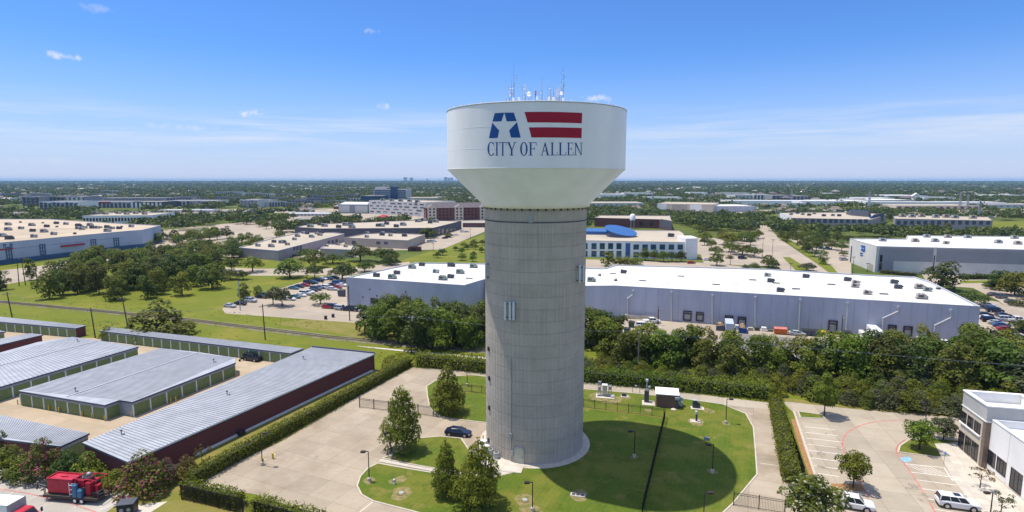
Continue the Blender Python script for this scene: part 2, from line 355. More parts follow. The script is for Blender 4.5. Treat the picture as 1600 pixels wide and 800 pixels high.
M['tanroof'] = layered('tan_gravel_roof', [(.44, .38, .295), (.36, .31, .24), (.50, .44, .35)], [(.03, .45, .62, .7), (.15, .5, .7, .6)])
M['creamroof'] = layered('cream_gravel_roof', [(.52, .425, .31), (.44, .36, .26), (.57, .48, .36)], [(.02, .45, .62, .7), (.12, .5, .7, .6)], joints=(30, 24, R(12), (.86, .85, .84), .05))
M['greyroof'] = layered('grey_flat_roof', [(.36, .33, .28), (.28, .26, .22)], [(.05, .45, .62, .7)])
M['slate'] = mat('purple_grey_shingle', (.125, .105, .115), .9, .2, .5)
M['shingle'] = mat('brown_shingle', (.19, .155, .13), .9, .25, .3)
M['shingle_grey'] = mat('grey_shingle', (.25, .235, .23), .9, .25, .3)
M['bluewall'] = mat('pale_blue_wall', (.44, .46, .535), .85, .12, .16, stretch=(1, 1, .3))
M['bluewall_t'] = mat('tilt_wall_blue', (.42, .47, .56), .8, .06, .1)
M['bluebase'] = mat('deep_blue_base', (.06, .13, .22), .7, .15, .2)
M['white'] = mat('white_wall', (.84, .825, .79), .8, .05, .3)
M['offwhite'] = mat('off_white_wall', (.62, .60, .55), .8, .07, .2)
M['grey'] = mat('grey_wall', (.30, .30, .32), .85, .08, .15)
M['greydk'] = mat('slate_wall', (.095, .10, .125), .85, .12, .2)
M['tan'] = mat('tan_wall', (.40, .35, .29), .85, .1, .2)
M['mauve'] = mat('mauve_concrete', (.36, .32, .33), .85, .1, .2)
M['coping'] = mat('metal_coping', (.48, .49, .50), .5, .06, 1, .5)
M['hv_grey'] = mat('unit_grey', (.36, .38, .37), .6, .15, 1)
M['hv_green'] = mat('unit_green', (.26, .31, .26), .6, .15, 1)
M['hv_dark'] = mat('unit_louver', (.07, .075, .09), .6, .2, 2)
M['hv_tan'] = mat('unit_tan', (.42, .37, .31), .6, .15, 1)
M['bluemetal'] = mat('blue_metal_roof', (.022, .11, .32), .45, .1, .5, .5)
M['green'] = mat('green_roller_door', (.165, .225, .085), .6, .1, 1.5)
M['lintel'] = mat('grey_lintel', (.30, .34, .36), .7, .08, 1)
M['pilaster'] = mat('white_pilaster', (.66, .70, .68), .7, .08, 1)
M['fascia'] = mat('dark_fascia', (.07, .085, .12), .5, .1, 1)
M['metalroof'] = mat('galvalume_roof', (.37, .385, .405), .5, .16, .35, .4, .1, stretch=(1, 1, 1))
M['rib'] = mat('roof_rib', (.29, .305, .325), .5, .08, .5, .4, .1)
M['bollard'] = mat('yellow_bollard', (.62, .42, .03), .6, .15, 3)
M['bark'] = mat('bark', (.085, .062, .045), .95, .3, 3)
M['tyre'] = mat('tyre_rubber', (.014, .014, .015), .85, .2, 5)
M['rim'] = mat('alloy_rim', (.5, .5, .52), .3, .05, 4, .5, .8)
M['lamp'] = mat('headlight_glass', (.75, .76, .78), .15, 0)
M['tail'] = mat('red_lens', (.35, .01, .012), .2, 0)
M['chrome'] = mat('dark_plastic', (.03, .03, .033), .5, .1, 4)
M['redpaint'] = mat('red_machine_paint', (.42, .012, .034), .5, .25, 1.2, .4)
M['bluebin'] = mat('blue_drum', (.05, .16, .27), .45, .1, 2)
M['yellow'] = mat('yellow_paint', (.6, .4, .02), .6, .1, 2)
M['door'] = mat('beige_door', (.50, .49, .40), .6, .05, 2)
M['dumpster'] = mat('dumpster_green', (.045, .10, .07), .6, .2, 1)
M['cardboard'] = mat('cardboard', (.42, .29, .16), .9, .25, 1.5)
M['orange'] = mat('orange_paint', (.55, .14, .03), .6, .1, 2)
PAINT = {k: mat(k + '_car_paint', c, .22, .02, 3, .5) for k, c in {'white': (.72, .72, .72), 'silver': (.42, .44, .46), 'black': (.012, .012, .016), 'navy': (.010, .016, .045), 'blue': (.03, .09, .24), 'red': (.33, .015, .02), 'grey': (.10, .105, .115), 'teal': (.03, .14, .17)}.items()}
def brickmat(name, c1, c2, mort):
    m = bpy.data.materials.new(name); m.use_nodes = True; nt = m.node_tree; b = nt.nodes['Principled BSDF']; L = nt.links.new; N = nt.nodes.new
    b.inputs['Roughness'].default_value = .9; g = N('ShaderNodeNewGeometry')
    sp = N('ShaderNodeSeparateXYZ'); L(g.outputs['Position'], sp.inputs[0]); ad = N('ShaderNodeMath'); L(sp.outputs[0], ad.inputs[0]); L(sp.outputs[1], ad.inputs[1])
    cb = N('ShaderNodeCombineXYZ'); L(ad.outputs[0], cb.inputs[0]); L(sp.outputs[2], cb.inputs[1])
    br = N('ShaderNodeTexBrick'); br.inputs['Scale'].default_value = 1; br.inputs['Brick Width'].default_value = .42; br.inputs['Row Height'].default_value = .15; br.inputs['Mortar Size'].default_value = .012
    br.inputs['Color1'].default_value = (*c1, 1); br.inputs['Color2'].default_value = (*c2, 1); br.inputs['Mortar'].default_value = (*mort, 1); L(cb.outputs[0], br.inputs['Vector'])
    L(br.outputs[0], b.inputs['Base Color']); return m
M['brick'] = brickmat('red_brick', (.155, .034, .03), (.115, .026, .026), (.17, .085, .075))
M['brick2'] = brickmat('dull_brick', (.17, .05, .04), (.12, .04, .035), (.17, .09, .075))
M['stone'] = brickmat('tan_stone', (.56, .49, .38), (.64, .57, .45), (.50, .44, .36))
M['stone_dk'] = brickmat('brown_stone', (.22, .16, .115), (.15, .11, .085), (.28, .22, .17))
def pedestal_mat():
    m = bpy.data.materials.new('formed_concrete'); m.use_nodes = True; nt = m.node_tree; b = nt.nodes['Principled BSDF']; L = nt.links.new; N = nt.nodes.new
    b.inputs['Roughness'].default_value = .9; b.inputs['Specular IOR Level'].default_value = .15
    tc = N('ShaderNodeTexCoord'); sp = N('ShaderNodeSeparateXYZ'); L(tc.outputs['Object'], sp.inputs[0])
    at = N('ShaderNodeMath'); at.operation = 'ARCTAN2'; L(sp.outputs[0], at.inputs[0]); L(sp.outputs[1], at.inputs[1])
    cb = N('ShaderNodeCombineXYZ'); L(at.outputs[0], cb.inputs[0]); L(sp.outputs[2], cb.inputs[1])
    def noise(scale, sc, det, lo, hi, a, z):
        mp = N('ShaderNodeMapping'); mp.inputs['Scale'].default_value = (*scale, 1); L(cb.outputs[0], mp.inputs[0])
        n = N('ShaderNodeTexNoise'); n.inputs['Scale'].default_value = sc; n.inputs['Detail'].default_value = det; n.inputs['Roughness'].default_value = .65; L(mp.outputs[0], n.inputs['Vector'])
        r = N('ShaderNodeMapRange'); r.inputs[1].default_value = lo; r.inputs[2].default_value = hi; r.inputs[3].default_value = a; r.inputs[4].default_value = z; L(n.outputs[0], r.inputs[0]); return r.outputs[0]
    def mul(x, y):
        n = N('ShaderNodeMath'); n.operation = 'MULTIPLY'; L(x, n.inputs[0]); L(y, n.inputs[1]); return n.outputs[0]
    streak = noise((26, .10), 1, 5, .35, .65, .91, 1.07)
    patch = noise((2.0, .3), 1, 4, .35, .65, .91, 1.07)
    # every lift of formwork has its own tone
    fl = N('ShaderNodeMath'); fl.operation = 'DIVIDE'; L(sp.outputs[2], fl.inputs[0]); fl.inputs[1].default_value = LIFT
    f2 = N('ShaderNodeMath'); f2.operation = 'FLOOR'; L(fl.outputs[0], f2.inputs[0]); wn = N('ShaderNodeTexWhiteNoise'); wn.noise_dimensions = '1D'; L(f2.outputs[0], wn.inputs['W'])
    lr = N('ShaderNodeMapRange'); lr.inputs[3].default_value = .965; lr.inputs[4].default_value = 1.03; L(wn.outputs[0], lr.inputs[0])
    fr = N('ShaderNodeMath'); fr.operation = 'FRACT'; L(fl.outputs[0], fr.inputs[0]); jb = N('ShaderNodeMapRange'); jb.interpolation_type = 'SMOOTHSTEP'; jb.inputs[1].default_value = 0; jb.inputs[2].default_value = .13; jb.inputs[3].default_value = .87; jb.inputs[4].default_value = 1; L(fr.outputs[0], jb.inputs[0])
    pit = noise((60, 3), 1, 4, .35, .7, .90, 1.06)
    v = mul(mul(mul(mul(streak, patch), lr.outputs[0]), jb.outputs[0]), pit)
    mx = N('ShaderNodeVectorMath'); mx.operation = 'SCALE'; mx.inputs[0].default_value = (.49, .43, .36); L(v, mx.inputs['Scale']); L(mx.outputs[0], b.inputs['Base Color'])
    return m
LIFT = 2.0
M['pedestal'] = pedestal_mat()
M['leaf'] = leafmat('leaf_green', (.062, .096, .006), (.19, .222, .018))
M['leaf_dk'] = leafmat('leaf_dark', (.046, .074, .008), (.14, .170, .018))
M['leaf_lt'] = leafmat('leaf_bright', (.10, .128, .008), (.215, .215, .018), .02, .2)
M['leaf_cyp'] = leafmat('leaf_cypress', (.105, .145, .008), (.24, .25, .024), .012, .15)
M['leaf_olive'] = leafmat('leaf_olive', (.06, .075, .03), (.125, .135, .055), .02, .2)
M['leaf_hedge'] = leafmat('leaf_hedge', (.09, .125, .006), (.20, .225, .014), .012, .12)
M['leaf_autumn'] = leafmat('leaf_ochre', (.11, .075, .02), (.17, .13, .03), .03, .2)
M['leaf_mix'] = leafmat('leaf_far', (.022, .048, .014), (.07, .10, .022), .03, .3)
M['pink'] = leafmat('pink_blossom', (.30, .04, .09), (.42, .10, .15), .02, .2)
M['cream'] = leafmat('cream_blossom', (.45, .45, .30), (.60, .58, .42), .01, .1)
M['twig'] = mat('twig_core', (.035, .04, .016), .95, .3, 2)
M['brownwall'] = mat('brown_shed_wall', (.17, .105, .075), .85, .12, 2)
M['rust'] = mat('rusty_rail', (.16, .11, .085), .55, .2, 2, .4, .4)
M['oil'] = layered('oil_stain', [(.30, .255, .195), (.22, .185, .14), (.37, .315, .24)], [(2.2, .4, .6, .8), (1.2, .45, .6, .8)])
# ---------------------------------------------------------------- ground
def terrain():
    b = MB(); rad = [0, 120, 300, 700, 1600, 4000, 10000, 24500]; n = 64; rows = []
    for r in rad[1:]: rows.append([(r * math.cos(i * 2 * math.pi / n), 60 + r * math.sin(i * 2 * math.pi / n), 0) for i in range(n)])
    b.add([(0, 60, 0)] + rows[0], [(0, 1 + i, 1 + (i + 1) % n) for i in range(n)]); b.rows(rows)
    struct(b.build('ground', M['terrain']))
terrain()
def sheet(name, pts, z, m, px=True):
    P = GP(pts) if px else pts
    b = MB(); b.poly(P, z); return struct(b.build(name, m))
def kerbed(name, pts, m, zk=.13, zl=.10, km='kerb', w=.22):
    P = ccw(GP(pts)); Q = inset(P, w - .02)
    sheet(name, Q, zl, m, False)
    b = MB(); b.ring(P, w, .0, zk); struct(b.build('kerb', M[km]))
def smooth(pts, k=3, closed=True):
    """Catmull-Rom through the points"""
    n = len(pts); out = []
    for i in range(n if closed else n - 1):
        g = lambda j: pts[j % n] if closed else pts[max(0, min(n - 1, j))]
        p0, p1, p2, p3 = g(i - 1), g(i), g(i + 1), g(i + 2)
        for q in range(k):
            t = q / k
            out.append(tuple(.5 * (2 * p1[a] + (p2[a] - p0[a]) * t + (2 * p0[a] - 5 * p1[a] + 4 * p2[a] - p3[a]) * t * t + (3 * p1[a] - p0[a] - 3 * p2[a] + p3[a]) * t ** 3) for a in (0, 1)))
    if not closed: out.append(tuple(pts[-1]))
    return out
def strip(b, pts, w, z, m=0, dash=None):
    for p, q in zip(pts, pts[1:]):
        d, l = unit(p, q); nx, ny = -d.y * w / 2, d.x * w / 2
        b.quad((p[0] - nx, p[1] - ny, z), (q[0] - nx, q[1] - ny, z), (q[0] + nx, q[1] + ny, z), (p[0] + nx, p[1] + ny, z), m)
def blob(cx, cy, r, z, k=.25, n=16, sy=1):
    ph = [rnd.uniform(0, 6.28) for _ in range(3)]
    return [(cx + r * (1 + k * math.sin(2 * a + ph[0]) * .6 + k * math.sin(3 * a + ph[1]) * .5) * math.cos(a), cy + sy * r * (1 + k * math.sin(2 * a + ph[0]) * .6 + k * math.sin(5 * a + ph[2]) * .3) * math.sin(a)) for a in [i * 2 * math.pi / n for i in range(n)]]
sheet('grass_field', [(-340, 25), (-340, 300), (-200, 335), (-95, 330), (-60, 290), (-60, 215), (60, 190), (160, 150), (260, 120), (260, 25)], .02, M['field'], False)
sheet('field_verge', [(606, 413), (757, 366), (757, 376), (668, 413)], .03, M['field'])
sheet('field_verge', [(606, 413), (668, 409), (757, 377), (757, 412)], .026, M['field'])
sheet('field_verge', [(330, 402), (560, 409), (560, 414), (330, 417)], .03, M['field'])
sheet('field_verge', [(330, 430), (540, 434), (470, 441), (400, 462), (345, 480), (200, 470), (330, 450)], .03, M['field'])
sheet('field_verge', [(1545, 346), (1640, 346), (1640, 362), (1553, 362)], .03, M['field'])
sheet('field_verge', [(905, 398), (1000, 402), (1000, 408), (905, 406)], .03, M['field'])
sheet('dry_grass', smooth([(430, 505), (520, 498), (600, 508), (650, 530), (610, 536), (520, 520), (470, 512)]), .04, M['dry'])
# pavements
sheet('storage_yard', [(-60, 506), (125, 528), (150, 529), (300, 549), (475, 569), (500, 556), (585, 582), (262, 738), (120, 722), (60, 708), (-120, 700)], .05, M['conc_y'])
sheet('storage_parking', [(-160, 712), (0, 728), (60, 742), (130, 757), (208, 771), (160, 805), (120, 850), (-200, 870)], .05, M['conc_b'])
sheet('tower_lot', [(645, 574), (760, 588), (915, 600), (1060, 613), (1207, 630), (1243, 752), (1225, 860), (560, 860), (500, 806), (400, 773), (302, 757)], .05, M['conc'])
sheet('back_lane', [(655, 575), (760, 581), (912, 597), (1060, 613), (1207, 631), (1205, 640), (1155, 636), (1060, 622), (912, 606), (760, 588)], .056, M['drive'])
sheet('parking_lot', [(1222, 627), (1330, 638), (1500, 652), (1760, 676), (1760, 900), (1180, 900), (1268, 742), (1240, 645)], .05, M['conc_r'])
sheet('warehouse_parking', [(347, 482), (400, 462), (470, 441), (545, 428), (600, 470), (615, 513), (548, 504), (352, 490)], .05, M['far_pave'])
sheet('truck_court', [(905, 497), (1040, 500), (1250, 520), (1460, 532), (1550, 540), (1560, 600), (1400, 575), (1200, 556), (1080, 548), (905, 538)], .05, M['far_pave'])
sheet('asphalt_patch', [(1120, 535), (1155, 522), (1300, 532), (1285, 565), (1180, 556)], .056, M['asphalt'])
sheet('street', [(-80, 446), (60, 428), (150, 410), (240, 399), (340, 385), (430, 368), (430, 362), (330, 377), (240, 390), (150, 400), (60, 416), (-80, 432)], .05, M['far_pave'])
sheet('street', [(310, 425), (400, 431), (545, 430), (640, 414), (640, 409), (545, 419), (400, 420), (310, 416)], .05, M['far_pave'])
sheet('parking_lot', [(310, 392), (360, 402), (560, 402), (560, 392), (690, 390), (757, 362), (757, 350), (640, 350), (420, 372)], .05, M['far_pave'])
sheet('parking_lot', [(225, 386), (300, 394), (345, 380), (470, 366), (760, 348), (760, 336), (500, 333), (330, 352), (230, 362)], .04, M['far_pave'])
sheet('parking_lot', [(905, 405), (1110, 411), (1300, 432), (1300, 445), (905, 425)], .05, M['far_pave'])
sheet('parking_lot', [(930, 370), (1095, 372), (1180, 372), (1290, 420), (1100, 412), (1095, 398)], .044, M['far_pave'])
sheet('street', [(1176, 352), (1200, 352), (1216, 372), (1300, 428), (1340, 445), (1240, 445), (1190, 385)], .06, M['road'])
sheet('median_grass', [(1223, 402), (1234, 402), (1278, 430), (1250, 430)], .10, M['field'])
sheet('street_verge', [(1222, 372), (1230, 372), (1300, 416), (1312, 430), (1300, 430)], .08, M['field'])
sheet('parking_lot', [(1230, 372), (1330, 380), (1330, 428), (1312, 428), (1270, 402)], .05, M['far_pave'])
sheet('street', [(1440, 428), (1650, 426), (1650, 520), (1600, 502), (1560, 470), (1520, 450), (1450, 445)], .05, M['far_pave'])
sheet('parking_lot', [(1500, 462), (1560, 472), (1640, 520), (1640, 570), (1530, 545)], .056, M['far_pave'])
sheet('street_verge', [(1500, 439), (1600, 437), (1600, 441), (1500, 443)], .07, M['field'])
sheet('far_street', [(150, 337), (760, 327), (760, 325), (400, 326), (150, 332)], .04, M['far_pave'])
sheet('far_street', [(910, 333), (1250, 327), (1640, 327), (1640, 345), (1600, 340), (1250, 333), (910, 338)], .04, M['far_pave'])
sheet('parking_lot', [(0, 430), (70, 418), (120, 418), (60, 436), (0, 446)], .056, M['far_pave'])
# railway
RAIL = GP([(-160, 452), (0, 472), (150, 486), (300, 501), (520, 528), (650, 540), (755, 549), (915, 563), (1060, 582), (1200, 603), (1420, 636), (1660, 672)])
def railway():
    b = MB(); strip(b, RAIL, 3.4, .14); strip(b, RAIL, 4.6, .07); struct(b.build('railway_ballast', M['ballast']))
    t = MB()
    for p, q in zip(RAIL, RAIL[1:]):
        d, l = unit(p, q); a = math.atan2(d.y, d.x); k = 0
        while k < l: x = lerp(p, q, k / l); t.obox(x[0], x[1], .10, .24, 2.6, .12, a); k += .75
    struct(t.build('railway_ties', M['woodgrey']))
    for s in (-.72, .72):
        r = MB()
        for p, q in zip(RAIL, RAIL[1:]):
            d, l = unit(p, q); m = lerp(p, q, .5); r.obox(m[0] - d.y * s, m[1] + d.x * s, .22, l + .05, .09, .15, math.atan2(d.y, d.x))
        struct(r.build('rail', M['rust'] if 'rust' in M else M['bronze']))
railway()
sheet('pale_gravel', smooth([(560, 541), (640, 548), (757, 558.5), (757, 561), (640, 550.5), (570, 543)], 2), .09, M['gravel'])
sheet('pale_gravel', smooth([(905, 562), (980, 570), (1060, 584), (1060, 590), (970, 580), (905, 571)], 2), .09, M['gravel'])
# lawns of the tower lot, kerbed
LAWN_MAIN = [(590, 724), (574, 732), (562, 745), (557, 760), (564, 774), (582, 784), (640, 799), (760, 830), (1010, 850), (1110, 822), (1146, 788), (1184, 742), (1181, 700), (1178, 668), (1166, 647), (1130, 632), (1060, 622), (985, 614), (912, 608), (870, 640), (850, 690), (800, 739), (760, 748), (690, 741), (640, 733)]
LAWN_MID = [(596, 717), (622, 706), (634, 693), (650, 685), (688, 682), (721, 685), (730, 698), (739, 712), (757, 728), (768, 739), (745, 742), (690, 735), (640, 726)]
LAWN_BACK = [(666, 604), (680, 595), (704, 589), (735, 586), (810, 594), (810, 664), (757, 661), (702, 655), (683, 650), (671, 638), (667, 620)]
kerbed('lawn', LAWN_MAIN, M['lawn']); kerbed('lawn', LAWN_MID, M['lawn']); kerbed('lawn', LAWN_BACK, M['lawn'])
sheet('walkway', [(591, 722), (640, 731), (690, 740), (760, 747), (800, 739), (790, 728), (757, 729), (768, 740), (690, 736), (640, 727), (597, 718)], .13, M['walk'])
kerbed('lawn', [(1246, 643), (1284, 648), (1290, 655), (1250, 653)], M['lawn'])
kerbed('lawn', [(1402, 707), (1405, 697), (1418, 688), (1460, 686), (1499, 689), (1499, 693), (1463, 695), (1473, 716), (1440, 712)], M['lawn'])
sheet('grass_strip', [(1226, 640), (1236, 641), (1252, 690), (1266, 742), (1255, 750), (1240, 750), (1210, 628)], .07, M['lawn'])
sheet('mulch_bed', [(1236, 655), (1243, 656), (1255, 695), (1271, 741), (1264, 743), (1248, 697)], .08, M['mulch'])
sheet('mulch_bed', [(1298, 756), (1345, 757), (1352, 768), (1298, 766)], .08, M['mulch'])
b = MB(); strip(b, GP([(1240, 643), (1256, 690), (1273, 742)]), .35, .18); struct(b.build('kerb', M['kerb']))
kp = GP([(1240, 643), (1256, 690), (1273, 742)])
b = MB()
for p, q in zip(kp, kp[1:]):
    d, l = unit(p, q); m = lerp(p, q, .5); b.obox(m[0] + .02, m[1], 0, l, .3, .176, math.atan2(d.y, d.x))
struct(b.build('kerb', M['kerb']))
sheet('sidewalk', [(1463, 695), (1497, 692), (1540, 735), (1610, 792), (1690, 860), (1600, 860), (1530, 800), (1490, 752), (1474, 722)], .09, M['walk'])
sheet('wild_grass_strip', [(1225, 622), (1330, 634), (1500, 648), (1760, 670), (1760, 676), (1500, 653), (1330, 639), (1222, 627)], .07, M['dry'])
sheet('grass_bank', [(208, 771), (262, 742), (292, 762), (385, 790), (380, 870), (110, 870), (160, 805)], .06, M['dry'])
sheet('service_slab', [(205, 806), (215, 790), (262, 784), (228, 806)], .07, M['walk'])
sheet('mowed_strip', GP([(262, 742), (300, 712), (420, 650), (590, 577), (644, 566), (640, 573), (440, 690), (300, 755)]), .055, M['dry'], False)
# painted markings
b = MB()
for a, c in (((1258, 667), (1305, 672)), ((1258, 676), (1309, 681)), ((1260, 685), (1315, 691)), ((1262, 694), (1317, 701)), ((1264, 704), (1321, 711)), ((1268, 716), (1309, 721)), ((1272, 728), (1310, 733)), ((1278, 740), (1310, 745))):
    strip(b, GP([a, c]), .14, .058)
for a, c in (((1413, 725), (1475, 731)), ((1475, 731), (1489, 752)), ((1423, 738), (1487, 746)), ((1430, 750), (1499, 759)), ((1440, 764), (1512, 774)), ((1450, 780), (1525, 792)), ((1460, 796), (1540, 810))):
    strip(b, GP([a, c]), .14, .058)
for i in range(6):
    t = i * .12; strip(b, GP([lerp((1414, 725), (1475, 731), t), lerp((1423, 738), (1487, 746), min(1, t + .4))]), .11, .0605 + i * .0004)
struct(b.build('parking_lines', M['line']))
b = MB()
for i in range(7):
    x0 = -10 + i * 36; strip(b, GP([(x0 - 55, 765 + i * 5.6), (x0 + 5, 731 + i * 7.6)]), .13, .058)
struct(b.build('parking_lines', M['line_old']))
b = MB(); strip(b, GP([(-40, 758), (47, 772), (75, 779), (110, 787), (148, 800), (175, 812)]), .18, .058); struct(b.build('fire_lane_line', M['redline']))
b = MB()
strip(b, smooth(GP([(1424, 657), (1390, 657), (1355, 662), (1330, 672), (1318, 685), (1317, 700), (1324, 718), (1345, 755), (1358, 785), (1366, 812)]), 4, False), .20, .062)
strip(b, smooth(GP([(1416, 686.5), (1403.5, 696), (1400.5, 706.5), (1411, 722), (1432, 752), (1462, 802), (1480, 830)]), 3, False), .20, .062)
struct(b.build('fire_lane_line', M['redline']))
b = MB(); b.poly(GP([(1406, 716), (1420, 714), (1426, 720), (1413, 723)]), .064); struct(b.build('accessible_bay_paint', M['bluepaint']))
b = MB(); strip(b, GP([(548, 812), (582, 785)]), .16, .058); strip(b, GP([(1188, 724), (1222, 729)]), .12, .058); struct(b.build('lot_lines', M['line_old']))
for i in range(26):
    px, py = ((rnd.uniform(1262, 1312), rnd.uniform(668, 742)), (rnd.uniform(430, 640), rnd.uniform(620, 760)), (rnd.uniform(1420, 1490), rnd.uniform(740, 790)), (rnd.uniform(0, 120), rnd.uniform(745, 775)))[i % 4]
    x, y = G(px, py); b = MB(); b.poly(blob(x, y, rnd.uniform(.25, .8), 0, .5), .0665 + i * .0004); struct(b.build('oil_stain', M['oil']))
# bare patches worn round things on the lawn
for px, py, r in ((577, 752, 1.0), (617, 752, .9), (627, 772, 1.7), (626, 750, 1.0), (830, 798, 1.6), (820, 783, 1.6), (991, 715, .7), (1113, 738, .8), (1134, 662, .8), (611, 716, .9), (905, 775, 1.5), (1088, 660, 1.7), (1106, 642, 1.3), (945, 622, 3.2), (976, 621, 1.4), (1013, 642, 1.0), (632, 705, 1.1), (700, 645, 1.0)):
    x, y = G(px, py); b = MB(); b.poly(blob(x, y, r, 0), .105 + (px * 7 % 13) * .0006); struct(b.build('bare_patch', M['soil']))
for pts in ([(912, 636), (985, 644), (1040, 652), (1040, 654.5), (985, 647), (912, 638.5)],):
    sheet('bare_strip', pts, .104, M['dry'])
# ---------------------------------------------------------------- water tower
TX, TY = 4.0, 96.6
PR, TR, ZR, ZC, ZN = 8.6, 14.76, 57.45, 48.15, 42.1
tower = thing('water_tower', 'tall water tower with white painted tank on a round grey concrete pedestal', 'water tower', (TX, TY, 0))
def build_tower():
    # pedestal: formwork lifts and vertical rustications are real grooves
    nz = int((ZN - .5) // LIFT); prof = []
    z = .1
    for i in range(nz + 1):
        z0, z1 = i * LIFT, min((i + 1) * LIFT, ZN - .35)
        prof += [(PR - .045, z0 + .0), (PR - .045, z0 + .07), (PR, z0 + .11), (PR, z1 - .03)]
    prof = prof[1:]; prof[0] = (PR, 0.0)
    rows = []
    npan = 76
    for r, zz in prof:
        row = []
        for k in range(npan):
            a0 = 2 * math.pi * k / npan
            for da, dr in ((0, -.035), (.004, -.035), (.008, 0), (2 * math.pi / npan - .005, 0)):
                rr = r + (dr if r > PR - .01 else 0); row.append((rr * math.cos(a0 + da), rr * math.sin(a0 + da), zz))
        rows.append(row)
    b = MB(); b.rows(rows, True); b.build('pedestal', M['pedestal'], tower)
    b = MB(); b.lathe([(PR + .012, ZN - 2.2 - .09), (PR + .03, ZN - 2.2), (PR + .012, ZN - 2.1)], 96, cap=False); b.build('pour_joint', M['greydk'], tower)
    b = MB(); b.lathe([(PR + .01, ZN - .36), (PR + .12, ZN - .34), (PR + .12, ZN), (PR - .2, ZN)], 96, cap=False)
    b.build('seat_ring', M['tan'], tower)
    b = MB()
    for k in range(44):
        a = 2 * math.pi * k / 44; b.obox((PR + .17) * math.cos(a), (PR + .17) * math.sin(a), ZN - .33, .1, .28, .3, a)
    b.build('anchor_block', M['dark'], tower)['kind'] = 'stuff'
    b = MB(); b.lathe([(PR + .1, ZN), (PR + .5, ZN - .02), (PR + .55, ZN + .5), (TR, ZC), (TR, ZC + .01)], 160, cap=False); b.build('tank_cone', M['tank_cone'], tower, smooth=False)
    for p in tower.children[-1].data.polygons: p.use_smooth = True
    b = MB(); b.lathe([(TR + .02, ZC - .03), (TR + .06, ZC + .02), (TR + .02, ZC + .10)], 160, cap=False); b.build('tank_knuckle', M['tank'], tower, smooth=True)
    b = MB(); b.lathe([(TR, ZC), (TR, ZR)], 192, cap=False); b.build('tank_shell', M['tank'], tower, smooth=True)
    for zz_ in (ZC + 2.9, ZC + 6.0): b = MB(); b.lathe([(TR + .001, zz_ - .05), (TR + .014, zz_), (TR + .001, zz_ + .05)], 192, cap=False); b.build('weld_seam', M['tank'], tower, smooth=True)
    b = MB(); b.lathe([(TR, ZR), (TR - .3, ZR + .12), (TR * .6, ZR + .62), (TR * .3, ZR + .92), (.05, ZR + 1.05)], 96); b.build('tank_roof', M['tank'], tower, smooth=True)
    b = MB(); b.lathe([(TR + .01, ZR - .12), (TR + .05, ZR - .1), (TR + .05, ZR + .05), (TR - .05, ZR + .08)], 160, cap=False); b.build('roof_edge', M['coping'], tower, smooth=True)
    for k in range(40):
        a = 2 * math.pi * k / 40; b = MB(); b.tube(((TR - .25) * math.cos(a), (TR - .25) * math.sin(a), ZR + .05), ((TR - .25) * math.cos(a), (TR - .25) * math.sin(a), ZR + .32), .07, 5)
        b.build('edge_anchor', M['whitepart'], tower)
    # lettering and emblem: solved onto the tank's own surface
    def onshell(px, py):
        u, v = (px - 800) / F, (py - 400) / F
        d = Vector((u, _c - v * _s, -_s - v * _c)); o = Vector((-TX, -TY)); A = d.x ** 2 + d.y ** 2; Bq = o.x * d.x + o.y * d.y; Cq = o.x ** 2 + o.y ** 2 - TR ** 2
        t = (-Bq - math.sqrt(max(0, Bq * Bq - A * Cq))) / A
        return (math.atan2(d.x * t - TX, -(d.y * t - TY)), CAMH + d.z * t)
    def zz(pts): return [onshell(680 + x / 5, 90 + y / 5) for x, y in pts]
    def shell(a, z, off=.02): return ((TR + off) * math.sin(a), -(TR + off) * math.cos(a), z)
    def patch(b, q, off=.02, n=8, m=0):
        for i in range(n):
            t0, t1 = i / n, (i + 1) / n
            P = [lerp(q[0], q[1], t0), lerp(q[0], q[1], t1), lerp(q[3], q[2], t1), lerp(q[3], q[2], t0)]
            b.quad(*[shell(*p, off) for p in reversed(P)], m)
    for q in ([(465, 435), (540, 430), (518, 498), (447, 500)], [(540, 430), (615, 430), (636, 496), (559, 498)], [(446, 508), (500, 570), (488, 628), (420, 630)], [(578, 570), (639, 503), (668, 625), (592, 625)]):
        b = MB(); patch(b, zz(q)); b.build('emblem_panel', M['blue'], tower)
    for q in ([(698, 425), (1148, 432), (1145, 514), (722, 507)], [(732, 545), (1145, 550), (1143, 629), (752, 624)]):
        b = MB(); patch(b, zz(q), n=24); b.build('emblem_stripe', M['red'], tower)
    # serif capitals, condensed; glyph box 0..1 wide, 0..1 high
    def glyph(ch):
        S = []; T, t = .22, .085    # thick / thin stem, fraction of a square box
        def bar(x0, y0, x1, y1): S.append([(x0, y0), (x1, y0), (x1, y1), (x0, y1)])
        def ser(x, y, w=.17, up=True):
            h = .035; bar(x - w, y, x + w, y + h) if up else bar(x - w, y - h, x + w, y)
        def arc(cx, cy, rx, ry, a0, a1, tk, n=18):
            for i in range(n):
                p, q = R(a0 + (a1 - a0) * i / n), R(a0 + (a1 - a0) * (i + 1) / n)
                f = lambda a: tk[1] + (tk[0] - tk[1]) * abs(math.cos(a)) ** 1.5
                S.append([(cx + rx * math.cos(p), cy + ry * math.sin(p)), (cx + rx * math.cos(q), cy + ry * math.sin(q)), (cx + (rx - f(q)) * math.cos(q), cy + (ry - f(q) * .6) * math.sin(q)), (cx + (rx - f(p)) * math.cos(p), cy + (ry - f(p) * .6) * math.sin(p))])
